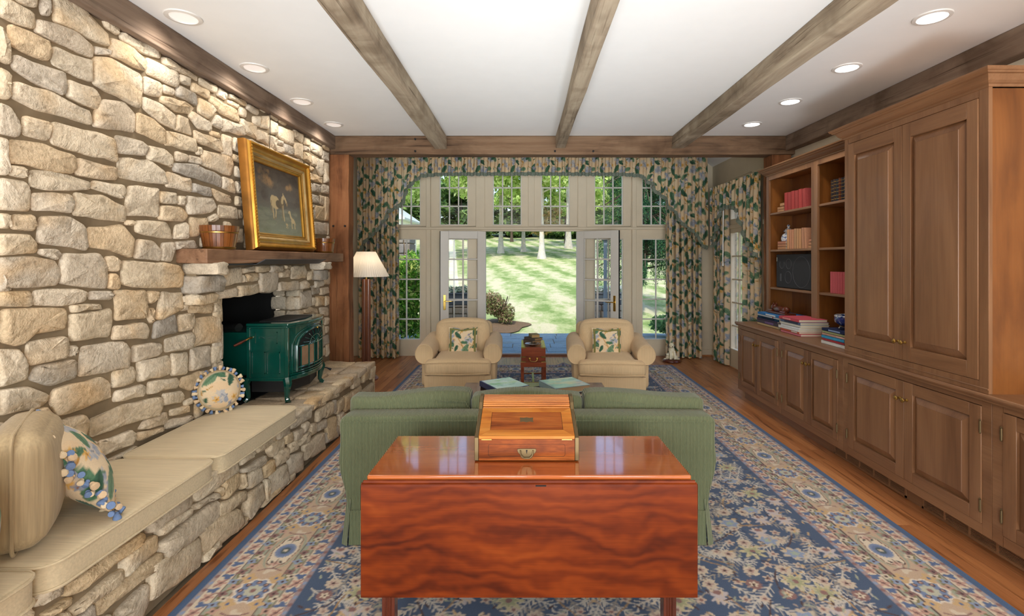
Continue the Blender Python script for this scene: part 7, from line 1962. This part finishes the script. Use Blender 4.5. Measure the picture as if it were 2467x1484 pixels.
pp = part('puppy', MB().ball((x-.07, y-.04, .078), .03, 10, (.9, .9, 1.1)).ball((x-.075, y-.055, .118), .024, 10).ball((x-.078, y-.075, .112), .013, 8).ball((x-.105, y-.045, .055), .018, 8, (1.3, 1, .6)), I, t, True)
for s in (-1, 1): part('ear', MB().ball((x-.075+s*.024, y-.052, .118), .011, 6, (.5, .8, 1.4)), M['greymetal'], pp, True)
# ------------------------------------------------------------------ floral curtains
M['curtain'] = colmat('chintz_curtain', .9, .05, .12, grain=300, gstr=.05, trans=.16)
M['fringe'] = cloth('grey_green_fringe', C(128, 138, 124), 200, .95, .5, var=.2)
def drape(name, root, P0, P1, ztop, zbot, folds, amp, full, uv, nu=None, dz=.012, nrm=None, seed=0, hem=None, gather=.35, lean=None):
    # cloth hung from P0 to P1 (x, y); zbot may be a function of the 0..1 position along it
    r = np.random.RandomState(seed)
    a, b = np.array(P0), np.array(P1); d = b-a; L = np.hypot(*d); d = d/L
    nn = np.array(nrm if nrm is not None else (d[1], -d[0]))
    nu = nu or int(folds*14); s = np.linspace(0, 1, nu)
    zb = np.array([zbot(q) if callable(zbot) else zbot for q in s]); zt = np.array([ztop(q) if callable(ztop) else ztop for q in s])
    nv = int(max(6, (zt-zb).max()/dz)); v = np.linspace(0, 1, nv)
    ph = np.cumsum(1+.45*r.randn(nu)*.35); ph = (ph-ph[0])/(ph[-1]-ph[0])
    ph = np.interp(s, np.linspace(0, 1, nu), np.sort(.75*s+.25*np.sort(r.rand(nu))))
    SS, VV = np.meshgrid(s, v, indexing='ij'); PH = np.repeat(ph[:, None], nv, 1)
    w = PH*folds*2*np.pi+.5*np.sin(VV*2.2+seed)
    A = amp*(gather+(1-gather)*np.clip(VV*3, 0, 1))*(.75+.5*np.sin(PH*9.1+seed)**2)
    off = A*(np.cos(w)+.28*np.cos(2*w+1.0+seed)+.18*np.cos(.5*w))
    sx = SS*L+.35*A*np.sin(2*w)*.5
    if lean is not None: sx = sx+lean(SS, VV)
    X = a[0]+d[0]*sx+nn[0]*off; Y = a[1]+d[1]*sx+nn[1]*off
    Z = zt[:, None]*(1-VV)+zb[:, None]*VV
    U = PH*L*full+uv[0]; T = uv[1]-Z
    col = chintz(U, T).reshape(-1, 3)
    V = np.stack([X, Y, Z], -1); off_ = np.array(root.location)
    me = mesh_np(name, (V-off_).reshape(-1, 3), grid_faces(nu, nv), M['curtain'], col)
    return obj(name, me, root), V[:, -1, :], nn
def fringe(root, edge, nn, drop=.05, up=.012, both=True):
    # gimp and fringe along the lower edge of a drape
    E = edge[::2] if len(edge) > 60 else edge
    n = len(E); o = np.array(root.location); V = []
    nz = np.array((nn[0], nn[1], 0))*.006
    t = np.gradient(E, axis=0); t /= np.linalg.norm(t, axis=1)[:, None]+1e-9
    dn = np.array((0, 0, -1.0))-t*(-t[:, 2])[:, None]; dn /= np.linalg.norm(dn, axis=1)[:, None]+1e-9
    j = .004*np.sin(np.arange(n)*2.1)[:, None]*np.array((0, 0, 1.0))
    rows = [E-dn*up+nz, E+dn*drop*.35+nz*1.6, E+dn*drop*.65+nz*1.3, E+dn*drop+nz*1.8+j]
    V = np.stack(rows, 1).reshape(-1, 3)-o
    f = obj('fringe', mesh_np('fringe', V, grid_faces(n, 4), M['fringe']), root)
    return f
YC = 7.83
k_ = YC/1200
zt = 3.34
def px(x, y, Y=YC): return ((x-1262)*Y/1200, 1.55-(y-626)*Y/1200)
# full-length panels
tl = thing('window_curtain', 'long floral curtain panel at the left of the French doors', 'curtain', (-2.2, YC, 0))
drape('panel', tl, (-2.58, YC), (-1.95, YC), 3.2, .015, 7, .058, 2.3, (0, .3), dz=.013, nrm=(0, -1), seed=3)
tr = thing('window_curtain', 'long floral curtain panel at the right of the French doors', 'curtain', (2.5, YC, 0))
drape('panel', tr, (2.215, YC), (2.80, YC), 3.2, .015, 6.5, .058, 2.3, (.2, .1), dz=.013, nrm=(0, -1), seed=8)
# valance across the head, cut in steps down to the tails
tv = thing('valance', 'gathered floral valance with stepped tails and grey-green fringe across the window head', 'valance', (.12, YC-.1, 3.1))
Yv = 7.70
EL = [(868, 604), (873, 588), (908, 556), (926, 531), (931, 514), (971, 491), (971.5, 476), (982, 453), (998, 437), (1015, 425), (1060, 421), (1280, 420)]
ER = [(1280, 420), (1500, 421), (1546, 425), (1562, 440), (1577, 446), (1578, 461), (1608, 482), (1611, 500), (1631, 514), (1634, 531), (1683, 570), (1686, 586), (1703, 600)]
pl = [px(*p, Yv) for p in EL+ER[1:]]
xs_ = [p[0] for p in pl]; zs_ = [p[1] for p in pl]
x0, x1 = -2.56, 2.83
zb = lambda s: float(np.interp(x0+(x1-x0)*s, xs_, zs_))+.022
o, e, nn = drape('valance_cloth', tv, (x0, Yv), (x1, Yv), 3.34, zb, 52, .027, 1.55, (.05, .2), nu=860, dz=.016, nrm=(0, -1), seed=5, gather=.8)
fringe(tv, e, nn, .045)
for s, xa, lab in ((-1, -2.56, 'l'), (1, 2.83, 'r')):       # returns to the wall
    zc = zb(0 if s < 0 else 1)
    o, e, nn = drape('return', tv, (xa, Yv) if s > 0 else (xa, YC+.2), (xa, YC+.2) if s > 0 else (xa, Yv), 3.34, (lambda q, zc=zc, s=s: zc+.28*(q if s > 0 else 1-q)), 3, .015, 1.6, (.3, .3), dz=.016, seed=9, gather=.8)
    fringe(tv, e, nn, .045)
part('pelmet_board', MB().box(-2.6, 2.86, YC-.10, YC+.2, 3.30, 3.32), M['cream'], tv)
# the garden door's own curtain in the right wall
Xp = 2.955
t1 = thing('door_curtain', 'narrow floral curtain panel at the far side of the garden door', 'curtain', (Xp, 7.5, 0))
drape('panel', t1, (Xp, 7.66), (Xp, 7.26), 2.55, .012, 3.5, .035, 1.9, (.1, .25), dz=.012, nrm=(-1, 0), seed=2)
t2 = thing('door_curtain', 'narrow floral curtain panel beside the bookcase end at the garden door', 'curtain', (Xp, 6.45, 0))
drape('panel', t2, (Xp, 6.63), (Xp, 6.20), 2.55, .012, 4, .035, 1.9, (.4, .0), dz=.012, nrm=(-1, 0), seed=4)
Xv = 2.86
t3 = thing('valance', 'small floral valance with fringed tails over the garden door', 'valance', (Xv, 6.9, 2.5))
pr = lambda x, y: (1200*Xv/(x-1262), 1.55-(y-626)*Xv/(x-1262))
ed = [pr(1714, 595), pr(1724, 560), pr(1731, 545), pr(1732, 528), pr(1734, 512), pr(1745, 500), pr(1765, 499), pr(1783, 512), pr(1785, 534), pr(1792, 552), pr(1797, 580), pr(1810, 598), pr(1835, 628)]
ya, yb = 7.60, 6.02
xs2 = [-p[0] for p in ed]; zs2 = [p[1] for p in ed]
zb2 = lambda s: float(np.interp(-(ya+(yb-ya)*s), xs2, zs2))+.02
o, e, nn = drape('valance_cloth', t3, (Xv, ya), (Xv, yb), lambda s: 2.645-.02*s, zb2, 15, .020, 1.5, (.33, .1), nu=300, dz=.013, nrm=(-1, 0), seed=12, gather=.8)
fringe(t3, e, nn, .040)
o, e, nn = drape('return', t3, (Xv, ya), (WX1, ya), 2.645, lambda q: zb2(0)+.2*q, 2, .012, 1.5, (.1, .1), nu=40, dz=.014, nrm=(0, 1), seed=13, gather=.8)
fringe(t3, e, -nn, .04)
part('pelmet_board', MB().box(Xv+.02, WX1, yb+.03, ya-.02, 2.60, 2.615), M['cream'], t3)
t = thing('curtain_wand', 'thin white curtain wand hanging beside the garden door', 'curtain rod', (2.90, 7.28, 1.9))
part('rod', MB().tube([(2.90, 7.24, 2.36), (2.90, 7.26, 1.52)], .008, 8), M['white'], t, True)
part('tip', MB().lathe([(.006, .0), (.014, -.04), (.012, -.06), (0, -.062)], (2.90, 7.26, 1.52), 10), M['white'], t, True)
